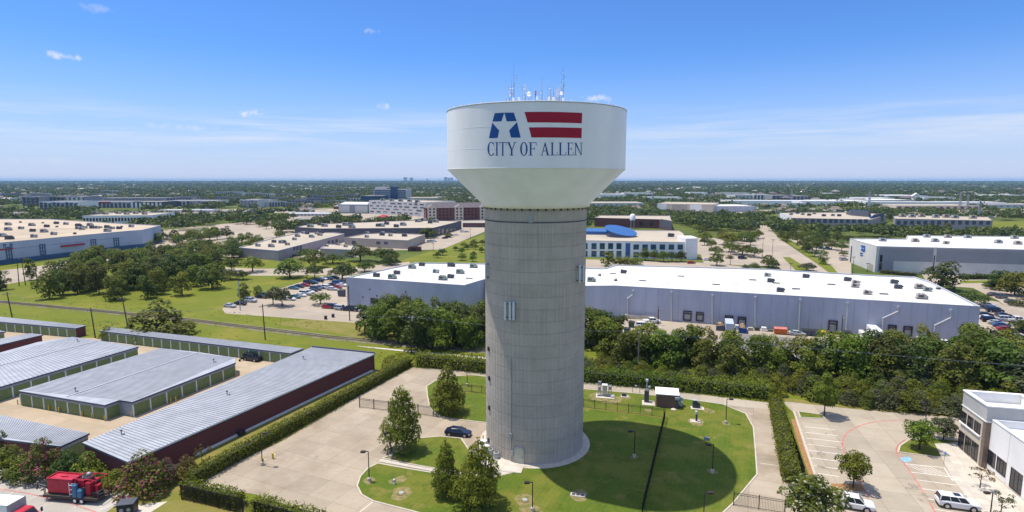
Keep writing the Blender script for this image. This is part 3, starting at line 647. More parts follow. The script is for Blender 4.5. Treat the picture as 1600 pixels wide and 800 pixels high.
        if ch == 'C':
            arc(.54, .5, .52, .52, 48, 312, (.23, .09)); bar(.90, .68, .95, .99); bar(.90, .01, .94, .24)
        elif ch == 'O': arc(.5, .5, .5, .52, 0, 360, (.23, .09), 26)
        elif ch == 'I': bar(.28, 0, .72, 1); S.append([(0, 0), (1, 0), (1, .035), (0, .035)]); S.append([(0, .965), (1, .965), (1, 1), (0, 1)])
        elif ch == 'T': bar(.41, 0, .59, 1); bar(0, .95, 1, 1); bar(0, .78, .05, .95); bar(.95, .78, 1, .95); ser(.5, 0, .2)
        elif ch == 'Y':
            bar(.42, 0, .58, .45); S.append([(.08, 1), (.26, 1), (.58, .42), (.44, .38)]); S.append([(.80, 1), (.88, 1), (.57, .40), (.50, .42)]); ser(.5, 0, .19); ser(.17, 1, .18, False); ser(.84, 1, .16, False)
        elif ch == 'F': bar(.16, 0, .36, 1); bar(0, .955, 1, 1); bar(.36, .49, .74, .535); bar(.94, .76, 1, .955); bar(.70, .39, .76, .64); ser(.26, 0, .26)
        elif ch == 'E': bar(.14, 0, .34, 1); bar(0, .955, .95, 1); bar(0, 0, 1, .045); bar(.34, .49, .74, .535); bar(.90, .77, .95, .955); bar(.94, .045, 1, .25); bar(.69, .4, .75, .63)
        elif ch == 'L': bar(.16, 0, .36, 1); bar(0, 0, 1, .045); bar(.94, .045, 1, .27); ser(.26, 1, .26, False)
        elif ch == 'A':
            S.append([(.09, 0), (.17, 0), (.53, .90), (.46, 1.0)]); S.append([(.70, 0), (.90, 0), (.53, 1.02), (.45, .96)]); bar(.25, .32, .70, .365); ser(.12, 0, .13); ser(.82, 0, .19)
        elif ch == 'N':
            bar(.13, 0, .21, .97); bar(.79, .0, .87, 1); S.append([(.05, 1), (.25, 1), (.86, .0), (.80, -.02)]); ser(.17, 0, .16); ser(.83, 1, .16, False)
        return S
    spec = [('C', 408, 464), ('I', 470, 494), ('T', 499, 557), ('Y', 559, 636), ('O', 664, 722), ('F', 730, 792), ('A', 824, 894), ('L', 900, 955), ('L', 962, 1022), ('E', 1030, 1080), ('N', 1085, 1152)]
    for ch, x0, x1 in spec:
        b = MB()
        for q in glyph(ch):
            P = []
            for gx, gy in q:
                X = x0 + (x1 - x0) * gx; base = 766 - 3 * (X - 408) / 744; top = 660 + 5 * (X - 408) / 744
                P.append((X, base + (top - base) * gy))
            Z = zz(P); V = [shell(*p) for p in Z]
            ar = sum(Z[i - 1][0] * Z[i][1] - Z[i][0] * Z[i - 1][1] for i in range(len(Z)))
            b.quad(*(V if ar > 0 else V[::-1]))
        # strokes crossing each other: step each one out by a hair so no two faces share a plane
        for i, f in enumerate(b.f):
            for vi in f:
                x, y, z = b.v[vi]; k = 1 + (i * .0004) / TR; b.v[vi] = (x * k, y * k, z)
        b.build('letter', M['navy'], tower)
    # base ring, door, vents, conduit
    b = MB(); b.lathe([(PR - .2, .17), (PR + 1.25, .15), (PR + 1.3, .05), (PR + 1.3, .0)], 96, cap=False); b.build('foundation_ring', M['kerb'], tower)
    def onped(px, py, off=0):
        u, v = (px - 800) / F, (py - 400) / F
        d = Vector((u, _c - v * _s, -_s - v * _c)); o = Vector((-TX, -TY)); A = d.x ** 2 + d.y ** 2; Bq = o.x * d.x + o.y * d.y; Cq = o.x ** 2 + o.y ** 2 - (PR + off) ** 2
        t = (-Bq - math.sqrt(max(0, Bq * Bq - A * Cq))) / A
        return (math.atan2(d.x * t - TX, -(d.y * t - TY)), CAMH + d.z * t)
    a, z = onped(811, 719); ca, sa = math.cos(a), math.sin(a)
    rr = PR - .02
    d = MB(); d.obox(rr * sa, -rr * ca, .17, 1.55, .26, 2.55, a); dr = d.build('door', M['door'], tower)
    d = MB()
    for s in (-.83, .83): d.obox(rr * sa + s * ca, -rr * ca + s * sa, .17, .12, .36, 2.62, a)
    d.obox(rr * sa, -rr * ca, 2.74, 1.78, .38, .14, a); d.build('door_frame', M['steel'], dr)
    d = MB(); d.obox((rr + .16) * sa + .55 * ca, -(rr + .16) * ca + .55 * sa, 1.2, .08, .1, .22, a); d.build('door_handle', M['dark'], dr)
    for px, py in ((764, 545), (765, 591), (765, 637), (764, 688)):
        a, z = onped(px, py); b = MB(); b.obox((PR + .05) * math.sin(a), -(PR + .05) * math.cos(a), z - .35, .55, .3, .7, a); b.build('wall_vent', M['dark'], tower)
    a, z = onped(829, 342); b = MB(); b.obox((PR + .05) * math.sin(a), -(PR + .05) * math.cos(a), z - .6, .75, .2, 1.1, a); b.build('access_plate', M['hv_grey'], tower)
    b = MB()
    a, z = onped(799, 683); a2, z2 = onped(797.5, 560)
    b.tube(((PR + .09) * math.sin(a), -(PR + .09) * math.cos(a), .2), ((PR + .09) * math.sin(a), -(PR + .09) * math.cos(a), z2), .07, 6)
    b.obox((PR + .12) * math.sin(a), -(PR + .12) * math.cos(a), z, .4, .3, .7, a); b.obox((PR + .12) * math.sin(a + .03), -(PR + .12) * math.cos(a + .03), 1.3, .35, .3, .9, a)
    b.build('conduit', M['steel'], tower)
    # concrete pad before the door and walk pad on the left
    P = GP([(744, 716), (768, 700), (790, 722), (800, 717), (858, 727), (818, 731), (814, 741), (786, 738), (760, 732)])
    sheet('door_pad', P, .20, M['walk'], False)
    b = MB(); b.sides(P, .0, .199); struct(b.build('door_pad_edge', M['kerb']))
    return onped
onped = build_tower()
# antennas fixed to the pedestal
def panel_antenna(px, py, h, label, n, dx=.55, g='panel antennas fixed to the pedestal'):
    a, z = onped(px, py, .5); r = PR + .42
    t = thing('panel_antenna', label, 'antenna', (TX + r * math.sin(a), TY - r * math.cos(a), z - h / 2), a, g)
    b = MB(); b.bbox(0, -.12, 0, .36, .2, h, 0, .04); b.build('radome', M['panelgrey'], t)
    b = MB(); b.tube((0, .08, -.25), (0, .08, h + .25), .05, 6); b.build('mount_pipe', M['steel'], t)
    for zz_ in (.3, h - .4): b = MB(); b.box(-.12, .0, zz_, .12, .47, zz_ + .1); b.build('bracket', M['dark'], t)
panel_antenna(789.5, 486, 2.9, 'single pale panel antenna on pedestal, left one of three in a group', 1)
panel_antenna(797.0, 486, 2.9, 'pale panel antenna on pedestal, middle one of three in a group', 1)
panel_antenna(802.5, 486, 2.9, 'pale panel antenna on pedestal, right one of three in a group', 1)
panel_antenna(905.5, 428, 2.9, 'bright panel antenna at right pedestal edge, inner one of two', 1)
panel_antenna(911.2, 428, 2.9, 'bright panel antenna at right pedestal edge, outermost of two', 1)
panel_antenna(759.3, 423, 2.9, 'dark seen edge-on panel antenna at left edge of the pedestal', 1)
# masts and dishes on the roof
def mast(px, pytop, label, r=.07, arms=0, dy=0, kind='antenna', wide=0, w2=.9):
    y = TY + dy
    lo, hi = 59, 75
    x = (px - 800) / F * (y * _c - (62 - CAMH) * _s)
    for _ in range(40):
        m = (lo + hi) / 2
        lo, hi = (m, hi) if PX(x, y, m)[1] > pytop else (lo, m)
    rr = math.hypot(x - TX, y - TY); zb = ZR + 1.0 - rr / TR * .95
    t = thing('antenna_mast', label, kind, (x, y, zb), 0, 'masts and dishes on the tank roof'); h = lo - zb
    b = MB(); b.tube((0, 0, 0), (0, 0, h * .55), r, 6, 0); b.tube((0, 0, h * .55), (0, 0, h), r * .6, 5, 0, r * .3); b.build('pole', M['steel'], t)
    b = MB(); b.obox(0, 0, 0, .5, .5, .12); b.build('base_plate', M['whitepart'], t)
    for i in range(arms):
        z = h * (.45 + .5 * i / max(1, arms)); b = MB(); b.tube((0, 0, z), (w2 * (1 if i % 2 else -1) * .5, .1, z), .03, 4); b.tube((w2 * (1 if i % 2 else -1) * .5, .1, z - .28), (w2 * (1 if i % 2 else -1) * .5, .1, z + .32), .045, 5); b.build('side_element', M['steel'], t)
    if wide:
        b = MB(); b.obox(0, -.16, h - 1.5, .28, .16, 1.4); b.build('panel', M['panelgrey'], t)
    return t
mast(796, 137, 'short thick antenna at the left end of the tank roof array', .1, 2, 1, wide=1)
mast(799.3, 124, 'mast with side elements second from left on the tank roof', .07, 4)
mast(802.8, 100, 'tallest whip mast near the left end of the tank roof', .09, 2, -1)
mast(820.5, 131, 'mast topped by two slim panels just left of white dish', .08, 3, 0, wide=1)
mast(830, 146, 'short plain post just right of the white dish', .08, 0, 1)
mast(847, 119, 'lone slender whip mast at the middle of tank roof', .06, 1, -1)
mast(858, 142, 'very short stub post right of the middle whip', .06, 1, 2)
mast(860.5, 130, 'ragged mast with small elements right of the middle whip', .07, 3)
mast(865, 124, 'thin pale whip behind the ragged mast', .045, 0, 2)
mast(870.5, 138, 'squat panel post left of the tall right mast', .12, 0, -1, wide=1)
mast(874, 134, 'blue grey panel post beside the tall right mast', .12, 1, 1, wide=1)
mast(880, 103, 'tall mast with knobbly elements at the right end of the roof array', .1, 5, 0, w2=.5)
mast(811, 145, 'low stub with side element between left masts and dish', .05, 1, 1)
def dish(px, py, r, label, col, cat='dish antenna'):
    y = TY - 1.5; x = (px - 800) / F * (y * _c - (61 - CAMH) * _s); lo, hi = 58, 70
    for _ in range(40):
        m = (lo + hi) / 2
        lo, hi = (m, hi) if PX(x, y, m)[1] > py else (lo, m)
    rr = math.hypot(x - TX, y - TY); zb = ZR + 1.0 - rr / TR * .95
    t = thing('beacon' if cat == 'beacon' else 'dish_antenna', label, cat, (x, y, zb), 0, 'masts and dishes on the tank roof')
    b = MB(); b.tube((0, .2, 0), (0, .2, lo - zb + r), .06, 6); b.build('pole', M['steel'], t)
    prof = [(r, 0), (r, .12), (r * .7, .2), (r * .3, .26), (.01, .28)]; b = MB(); n = 20
    b.rows([[(q * math.cos(i * 6.2832 / n), -.05 - h, lo - zb + q * math.sin(i * 6.2832 / n)) for i in range(n)] for q, h in prof][::-1], True); b.build('dish', col, t, smooth=True)
    b = MB(); b.rows([[(q * math.cos(i * 6.2832 / n), .02 + h, lo - zb + q * math.sin(i * 6.2832 / n)) for i in range(n)] for q, h in ((r, -.07), (r * .5, .06), (.01, .1))], True); b.build('dish_back', M['whitepart'], t, smooth=True)
dish(826.7, 147, .38, 'round white dish left of the middle of the tank roof', M['whitepart'])
dish(877.5, 146, .27, 'small pale dish beside the tall right mast', M['whitepart'])
dish(837, 143.5, .15, 'upper dark red round beacon near the roof middle', M['tail'], 'beacon')
dish(837, 147, .15, 'lower dark red round beacon near the roof middle', M['tail'], 'beacon')
for px, lab in ((802, 'low white box at left end of the roof array'), (811, 'low white box by the stub near the left masts'), (839, 'low white box under the red beacons'), (858, 'low white box with dark legs right of middle whip'), (865, 'low white box behind the ragged mast'), (880, 'low white box at the foot of the tall right mast')):
    y = TY - 2; x = (px - 800) / F * (y * _c - (61 - CAMH) * _s); zb = ZR + 1.0 - math.hypot(x - TX, y - TY) / TR * .95
    t = thing('roof_cabinet', lab, 'equipment box', (x, y, zb), 0, 'white boxes on the tank roof'); b = MB(); b.bbox(0, 0, 1.0, .36, .34, .5, 0, .04); b.build('cabinet', M['whitepart'], t)
    b = MB()
    for sx in (-.14, .14):
        for sy in (-.13, .13): b.obox(sx, sy, 0, .05, .05, 1.0)
    b.build('stand', M['steel'], t)
# ---------------------------------------------------------------- buildings
def ray(px, py):
    u, v = (px - 800) / F, (py - 400) / F
    return Vector((u, _c - v * _s, -_s - v * _c))
def onwall(p0, p1, px, py):
    """pixel -> (distance along the wall p0-p1, height)"""
    d = ray(px, py); w, l = unit(p0, p1); n = (-w.y, w.x)
    t = (p0[0] * n[0] + p0[1] * n[1]) / (d.x * n[0] + d.y * n[1])
    return ((d.x * t - p0[0]) * w.x + (d.y * t - p0[1]) * w.y, CAMH + d.z * t)
def height_at(x, y, py):
    lo, hi = -5, 150
    for _ in range(50):
        m = (lo + hi) / 2
        lo, hi = (m, hi) if PX(x, y, m)[1] > py else (lo, m)
    return lo
def bld(name, label, cat, pts, h, wall, roof, par=.7, cop='coping', base=None, group=None, order=False, pw=.35):
    P = ccw(pts); c = cen(P); t = thing(name, label, cat, (c[0], c[1], 0), 0, group, order)
    b = MB(); Q = inset(P, pw)
    b.sides(P, 0, h); b.sides(list(reversed(Q)), h - par - .05, h)
    vs = b.f
    # flip the inside of the parapet
    k = len(P)
    for i in range(k, 2 * k): b.f[i] = b.f[i][::-1]
    b.build('wall', M[wall], t, w=True)
    b = MB(); b.poly(inset(P, pw - .02), h - par); b.build('roof', M[roof], t, w=True)
    b = MB(); n = len(P); O = inset(P, -.05); I = inset(P, pw + .05)
    for i in range(n):
        j = (i + 1) % n
        b.quad((*O[i], h + .003), (*O[j], h + .003), (*I[j], h + .003), (*I[i], h + .003)); b.quad((*O[i], h - .22), (*O[j], h - .22), (*O[j], h + .003), (*O[i], h + .003)); b.quad((*I[j], h - .15), (*I[i], h - .15), (*I[i], h + .003), (*I[j], h + .003))
    b.build('coping', M[cop], t, w=True)
    if base: b = MB(); b.sides(inset(P, -.03), 0, base[1]); b.build('base_course', M[base[0]], t, w=True)
    return t
def win(t, p0, p1, s0, z0, s1, z1, frame='brownframe', glass='glass', mull=(1, 0), fw=.1, out=.06, name='window'):
    """a framed window standing a little proud of the wall, its glass set back inside the frame"""
    w, l = unit(p0, p1); n = Vector((w.y, -w.x)); a = math.atan2(w.y, w.x)
    if n.dot(Vector((-p0[0], -p0[1]))) < 0: n = -n
    def bx(b, sa, za, sb, zb, d0, d1):
        m = (sa + sb) / 2; x = p0[0] + w.x * m + n.x * (d0 + d1) / 2; y = p0[1] + w.y * m + n.y * (d0 + d1) / 2
        b.obox(x, y, za, sb - sa, d1 - d0, zb - za, a)
    f = MB()
    bx(f, s0, z0, s0 + fw, z1, -.02, out); bx(f, s1 - fw, z0, s1, z1, -.02, out); bx(f, s0 + fw, z0, s1 - fw, z0 + fw, -.02, out + .02); bx(f, s0 + fw, z1 - fw, s1 - fw, z1, -.02, out)
    for i in range(mull[0]): q = s0 + (s1 - s0) * (i + 1) / (mull[0] + 1); bx(f, q - fw * .35, z0 + fw, q + fw * .35, z1 - fw, -.01, out - .005)
    for i in range(mull[1]): q = z0 + (z1 - z0) * (.72 if mull[1] == 1 else (i + 1) / (mull[1] + 1)); bx(f, s0 + fw, q - fw * .3, s1 - fw, q + fw * .3, -.01, out - .01)
    o = f.build(name, M[frame], t, w=True)
    g = MB(); bx(g, s0 + fw * .9, z0 + fw * .9, s1 - fw * .9, z1 - fw * .9, -.03, .012); pv = g.build('pane', M[glass], None)
    me = pv.data; L = t.location
    for v in me.vertices: v.co -= L
    pv.parent = o
    return o
def plainwin(t, p0, p1, s0, z0, s1, z1, glass='glass', name='window', out=.05):
    w, l = unit(p0, p1); n = Vector((w.y, -w.x)); a = math.atan2(w.y, w.x)
    if n.dot(Vector((-p0[0], -p0[1]))) < 0: n = -n
    m = (s0 + s1) / 2; g = MB(); g.obox(p0[0] + w.x * m + n.x * (out / 2 - .1), p0[1] + w.y * m + n.y * (out / 2 - .1), z0, s1 - s0, out + .2, z1 - z0, a)
    return g.build(name, M[glass], t, w=True)
def pxwin(t, p0, p1, xa, ya, xb, yb, fn=plainwin, **k):
    s0, z0 = onwall(p0, p1, xa, yb); s1, z1 = onwall(p0, p1, xb, ya); s0b, z0b = onwall(p0, p1, xb, yb)
    z0 = (z0 + z0b) / 2
    if s1 < s0: s0, s1 = s1, s0
    return fn(t, p0, p1, s0, z0, s1, z1, **k)
# ---- rooftop units
def hvac_proto(kind):
    if kind == 0:
        b = MB(); b.obox(0, 0, 0, 2.3, 1.3, .25, 0, 1); b.bbox(0, 0, .25, 2.2, 1.25, 1.15, 0, .05); b.obox(-.35, -.64, .5, 1.1, .06, .7, 0, 1); b.obox(1.2, 0, .6, .5, .9, .55, 0, 0); b.lathe([(.42, 1.41), (.42, 1.55), (.3, 1.55)], 12, -.5, 0, 1)
    elif kind == 1:
        b = MB(); b.obox(0, 0, 0, 3.0, 1.7, .3, 0, 1); b.bbox(-.2, 0, .3, 2.5, 1.6, 1.3, 0, .06); b.bbox(1.3, 0, .35, .7, 1.2, .8, 0, .05); b.obox(-.4, -.82, .6, 1.4, .06, .8, 0, 1); b.lathe([(.45, 1.6), (.45, 1.75), (.3, 1.75)], 12, -.8, 0, 1); b.lathe([(.45, 1.6), (.45, 1.75), (.3, 1.75)], 12, .3, 0, 1)
    elif kind == 2:
        b = MB(); b.bbox(0, 0, 0, 1.1, 1.1, .55, 0, .04, 1); b.lathe([(.55, .55), (.62, .75), (.5, .95), (.1, 1.05)], 12, 0, 0, 0)
    else:
        b = MB(); b.bbox(0, 0, 0, 2.6, .5, .28, 0, .04, 1); b.bbox(0, 0, .28, 2.4, .4, .1, 0, .03, 0)
    return b
HV = {}
def hvac(px, py, z, kind=0, col='hv_grey', rz=0, sc=1.0, where='', xy=None):
    key = (kind, col)
    if key not in HV:
        o = hvac_proto(kind).build('rooftop_unit', [M[col], M['hv_dark']]); HV[key] = o
    else: o = HV[key].copy(); COL.objects.link(o)
    x, y = G(px, py, z) if xy is None else xy
    o.location = (x, y, z); o.rotation_euler.z = rz; o.scale = (sc,) * 3
    kn = {0: 'boxy', 1: 'long', 2: 'small capped', 3: 'low flat'}[kind]; cn = {'hv_grey': 'grey', 'hv_green': 'green grey', 'hv_tan': 'tan', 'hv_dark': 'dark'}[col]
    tag(o, f'{kn} {cn} rooftop unit on the {where}', 'rooftop unit', f'rooftop units on the {where}', True)
    return o
A17 = R(-16)
# ---- long white-roofed warehouse across the middle
WZ = 11.0
WP = GP([(541, 433), (725, 445.5), (757, 436), (800, 446), (912, 446.5), (962, 446), (1532, 478.5), (1454, 440), (1428, 432), (1372, 430), (1200, 420), (962, 413.5), (945, 419), (905, 418), (754, 411.5), (650, 410)], WZ)
wh = bld('warehouse', 'long pale blue warehouse with bright white flat roof behind the water tower', 'warehouse', WP, WZ, 'bluewall', 'whiteroof', .45, 'coping')
wl0, wl1 = WP[0], WP[1]; wr0, wr1 = WP[5], WP[6]
def pipe(pts):
    b = MB(); P = []
    w, l = unit(wr0, wr1); n = Vector((w.y, -w.x))
    for px, py in pts:
        s, z = onwall(wr0, wr1, px, py); P.append((wr0[0] + w.x * s + n.x * .28, wr0[1] + w.y * s + n.y * .28, max(.1, z)))
    b.path(P, .22, 8)
    for p in P[1:-1]: b.lathe([(.05, p[2] - .25), (.25, p[2] - .1), (.25, p[2] + .1), (.05, p[2] + .25)], 8, p[0], p[1])
    b.obox(P[0][0], P[0][1], P[0][2] - .1, .7, .5, .7, math.atan2(w.y, w.x)); b.build('downspout', M['hv_grey'] if 0 else M['coping'], wh, w=True)
for pts in ([(930, 453), (930, 489)], [(989, 456), (989, 460), (981, 466), (981, 492)], [(1049, 458), (1049, 503)], [(1113, 463), (1113, 507)], [(1180, 466), (1180, 510)], [(1250, 470), (1248, 516)], [(1324, 475), (1321, 522)], [(1403, 481), (1403, 486), (1379, 497), (1378, 526)], [(1485, 486), (1485, 496), (1460, 508), (1458, 535)]): pipe(pts)
for xa, ya, xb, yb in ((1067, 486, 1081, 501), (1087, 488, 1100, 502), (1132, 493, 1146, 508), (1152, 495, 1166, 509), (1293, 501, 1309, 520), (1386, 508, 1401, 524), (1410, 510, 1426, 526)):
    o = pxwin(wh, wr0, wr1, xa, ya, xb, yb, fn=win, frame='brownframe', glass='hv_grey', mull=(0, 1), fw=.35, out=.35, name='dock_door')
for xa in (948, 968, 1008, 1028, 1060, 1094, 1125, 1140, 1168, 1205, 1230, 1265, 1286, 1306, 1335, 1358, 1392, 1425, 1450, 1472, 1498, 1515):
    s, z = onwall(wr0, wr1, xa, 480); w, l = unit(wr0, wr1)
    b = MB(); b.obox(wr0[0] + w.x * s, wr0[1] + w.y * s, 0, .09, .05, WZ - .3, math.atan2(w.y, w.x)); b.build('panel_joint', M['grey'], wh, w=True)
pxwin(wh, wl0, wl1, 579, 466, 590, 475, glass='hv_dark', name='loading_opening')
for x, y in ((588, 461), (633, 455), (566, 463), (577, 451)): pxwin(wh, wl0, wl1, x, y, x + 2, y + 2.5, glass='hv_dark', name='wall_light')
# dock platform and ramp beside the tower
b = MB(); p0, p1 = G(978, 497), G(1030, 500); w, l = unit(p0, p1); m = lerp(p0, p1, .5)
t = thing('loading_dock', 'pale concrete loading dock with railing against the blue warehouse wall', 'loading dock', (m[0], m[1], 0)); b.obox(m[0], m[1] + 1.5, 0, l, 4.5, 1.3, math.atan2(w.y, w.x)); b.build('platform', M['walk'], t, w=True)
b = MB()
for q in range(8): x = lerp(p0, p1, q / 7); b.tube((x[0], x[1] - .5, 1.3), (x[0], x[1] - .5, 2.4), .05, 5)
b.tube((p0[0], p0[1] - .5, 2.4), (p1[0], p1[1] - .5, 2.4), .05, 5); b.tube((p0[0], p0[1] - .5, 1.9), (p1[0], p1[1] - .5, 1.9), .04, 5); b.build('railing', M['steel'], t, w=True)
zr = WZ - .45
for x, y, k, c in ((588, 431, 0, 'hv_dark'), (613, 434, 1, 'hv_green'), (620, 427, 0, 'hv_dark'), (644, 418, 1, 'hv_green'), (659, 414, 0, 'hv_dark'), (681, 425, 0, 'hv_grey'), (692, 436, 1, 'hv_green'), (705, 415, 1, 'hv_dark'), (704, 433, 0, 'hv_dark'), (719, 426, 1, 'hv_green'), (740, 417, 1, 'hv_green'), (733, 434, 3, 'hv_grey')):
    hvac(x, y + 1.5, zr, k, c, A17, 1.0, 'white roof left wing')
for x, y, k, c in ((924, 439, 1, 'hv_green'), (937, 430, 2, 'hv_tan'), (962, 438, 2, 'hv_tan'), (974, 426, 0, 'hv_dark'), (1004, 438, 3, 'hv_grey'), (1064, 431, 3, 'hv_grey'), (1119, 444, 3, 'hv_grey'), (1176, 437, 3, 'hv_dark'), (958, 427, 3, 'hv_grey'), (1199, 431, 0, 'hv_grey'), (1204, 440, 0, 'hv_dark'), (1213, 442, 3, 'hv_dark'), (1219, 455, 0, 'hv_dark'), (1259, 433, 0, 'hv_dark'), (1244, 451, 3, 'hv_dark'), (1299, 444, 3, 'hv_dark'), (1324, 438, 0, 'hv_dark'), (1336, 448, 0, 'hv_tan'), (1337, 443, 0, 'hv_tan'), (1355, 459, 0, 'hv_tan'), (1381, 459, 3, 'hv_dark'), (1397, 442, 0, 'hv_dark'), (1403, 450, 0, 'hv_dark'), (1437, 450, 1, 'hv_tan'), (1449, 454, 0, 'hv_green'), (1440, 466, 1, 'hv_tan'), (1466, 451, 2, 'hv_grey')):
    hvac(x, y + 1, zr, k, c, A17, .95, 'main white roof')
# ---- big warehouse at the left edge
LZ = 12.3
LP = GP([(-120, 390), (195, 361), (222, 359), (251, 352), (190, 349), (75, 342), (-120, 342)], LZ)
lw = bld('warehouse', 'huge cream-roofed warehouse with pale blue wall at the left edge', 'warehouse', LP, LZ, 'bluewall_t', 'creamroof', .5, 'coping', ('bluebase', 2.6))
la, lb = LP[0], LP[1]
if True:
    for xa in (8, 61, 141, 177):
        k = (xa + 5)
        s0, z1 = onwall(la, lb, xa, 378 + (8 if xa < 40 else 4 if xa < 100 else -4 if xa < 160 else -6)); s1, _ = onwall(la, lb, xa + 9, 380)
        win(lw, la, lb, s0, 2.7, s1, max(z1, 7.5), frame='bluebase', glass='bluewall', mull=(1, 2), fw=.5, out=.3, name='entry_bay')
    s0, z = onwall(la, lb, 95, 389); s1, _ = onwall(la, lb, 131, 385)
    w, l = unit(la, lb); m = (s0 + s1) / 2; b = MB(); b.obox(la[0] + w.x * m + w.y * .6, la[1] + w.y * m - w.x * .6, 6.2, s1 - s0, 1.4, .9, math.atan2(w.y, w.x)); b.build('red_canopy', M['red'], lw, w=True)
    s0, _ = onwall(la, lb, -40, 390); s1, _ = onwall(la, lb, 20, 386); m = (s0 + s1) / 2
    b = MB(); b.obox(la[0] + w.x * m + w.y * .1, la[1] + w.y * m - w.x * .1, 7.9, s1 - s0, .3, .8, math.atan2(w.y, w.x)); b.build('red_band', M['red'], lw, w=True)
    for q in range(4):
        s = s1 - 1.2 - q * 3.2
        for ds, zz0, hh, ww in ((0, 9.2, 2.0, .4), (.9, 9.2, 2.0, .4), (.45, 10.8, .4, 1.2)):
            if q % 2 and ds == .9: zz0, hh = 10.0, 1.2
            b = MB(); b.obox(la[0] + w.x * (s + ds) + w.y * .08, la[1] + w.y * (s + ds) - w.x * .08, zz0 + .001 * q, ww, .14, hh, math.atan2(w.y, w.x)); b.build('sign_stroke', M['navy'], lw, w=True)
    for xa, xb, y in ((20, 40, 387), (44, 75, 384), (80, 110, 381), (115, 140, 378), (145, 195, 374)):
        s0, z = onwall(la, lb, xa, y); s1, _ = onwall(la, lb, xb, y); m = (s0 + s1) / 2
        b = MB(); b.obox(la[0] + w.x * m + w.y * .03, la[1] + w.y * m - w.x * .03, 8.1, s1 - s0, .12, .3, math.atan2(w.y, w.x)); b.build('reveal_band', M['grey'], lw, w=True)
for i, (x, y) in enumerate(((4, 369), (15, 373), (13, 351), (13, 359), (32, 347), (33, 357), (50, 352), (51, 361), (53, 370), (67, 348), (73, 354), (69, 362), (84, 366), (88, 349), (89, 354), (103, 350), (123, 353), (122, 357), (128, 358), (117, 365), (132, 356), (141, 352), (144, 356), (152, 356), (158, 355), (167, 355), (168, 361), (175, 357), (186, 357), (190, 354), (205, 354))):
    hvac(x, y + 1, LZ - .5, (0, 1, 0, 0, 2)[i % 5] if i > 3 else 1, ('hv_grey', 'hv_dark', 'hv_grey')[i % 3], R(8), 1.35 if i % 5 != 4 else 1.3, 'cream warehouse roof')
# ---- tilt-wall warehouse on the right
RZ_ = 13.4
RP = GP([(1328, 372.5), (1370, 384.5), (1780, 394), (1780, 371), (1418, 367.5), (1415, 373)], RZ_)
rw = bld('warehouse', 'grey and white tilt-wall warehouse with blue emblem on its end wall', 'warehouse', RP, RZ_, 'offwhite', 'whiteroof', .5, 'coping')
r0, r1, r2 = RP[0], RP[1], RP[2]
def wallpanel(t, p0, p1, xa, ya, xb, yb, m, name, out=.06): return pxwin(t, p0, p1, xa, ya, xb, yb, fn=plainwin, glass=m, name=name, out=out)
s1, _ = onwall(r1, r2, 1458, 400); s9, _ = onwall(r1, r2, 1780, 400); sc, _ = onwall(r1, r2, 1397, 400); s0, _ = onwall(r1, r2, 1373, 400); se, _ = onwall(r1, r2, 1463, 400)
plainwin(rw, r1, r2, s0, 6.1, s1, 11.9, 'grey', 'grey_panel', .07); plainwin(rw, r1, r2, s0, .6, sc, 6.1, 'grey', 'grey_panel', .07); plainwin(rw, r1, r2, se, 6.1, s9 - 2, 11.9, 'grey', 'grey_panel', .07); plainwin(rw, r1, r2, s0 + .3, 11.95, s1, 12.9, 'mauve', 'top_band', .05); plainwin(rw, r1, r2, se, 11.95, s9 - 2, 12.9, 'mauve', 'top_band', .05)
s_, _ = onwall(r1, r2, 1459.5, 400); s__, _ = onwall(r1, r2, 1461, 400); plainwin(rw, r1, r2, s_, .3, s__, 9.4, 'glass', 'dark_slot', .1)
sa, _ = onwall(r1, r2, 1375, 400); sb, _ = onwall(r1, r2, 1379, 400)
plainwin(rw, r1, r2, sa, 1.2, sb, 4.8, 'glass', 'window', .14); plainwin(rw, r1, r2, sa, 5.2, sb, 9.0, 'glass', 'window', .14)
def emb(px_pts, m, out, name):
    w, l = unit(r0, r1); n = Vector((w.y, -w.x))
    if n.dot(Vector((-r0[0], -r0[1]))) < 0: n = -n
    P = []
    for x, y in px_pts: s, z = onwall(r0, r1, x, y); P.append((r0[0] + w.x * s + n.x * out, r0[1] + w.y * s + n.y * out, z))
    b = MB(); k = len(P); b.add(P, [tuple(range(k))]); Bk = [(p[0] - n.x * (out + .05), p[1] - n.y * (out + .05), p[2]) for p in P]; b.rows([P, Bk], True); b.build(name, M[m], rw, w=True)
for q in ([(1345.2, 383.2), (1352.0, 384.0), (1352.0, 392.5), (1350.0, 394.2), (1345.4, 391.0), (1345.0, 389.5), (1346.5, 389.5), (1346.6, 385.5), (1345.2, 385.2)],): emb(q, 'blue', .12, 'emblem_panel')
emb([(1348.2, 387.0), (1350.4, 387.4), (1350.4, 389.6), (1348.2, 389.2)], 'bluepaint', .16, 'emblem_centre')
for q in ([(1344.3, 394.5), (1348.6, 395.5), (1347.6, 397.0), (1344.2, 396.8)], [(1344.3, 398), (1348.8, 398.6), (1348.5, 400.2), (1344.6, 400)]): emb(q, 'blue', .12, 'emblem_bar')
s0, _ = onwall(r0, r1, 1357.5, 415); s1, _ = onwall(r0, r1, 1364, 415); plainwin(rw, r0, r1, s0, .1, s1, 3.6, 'tan', 'roller_door', .1)
s0, _ = onwall(r0, r1, 1329, 400); s1, _ = onwall(r0, r1, 1330.5, 400); plainwin(rw, r0, r1, s0, .1, s1, 9.5, 'glass', 'window', .1)
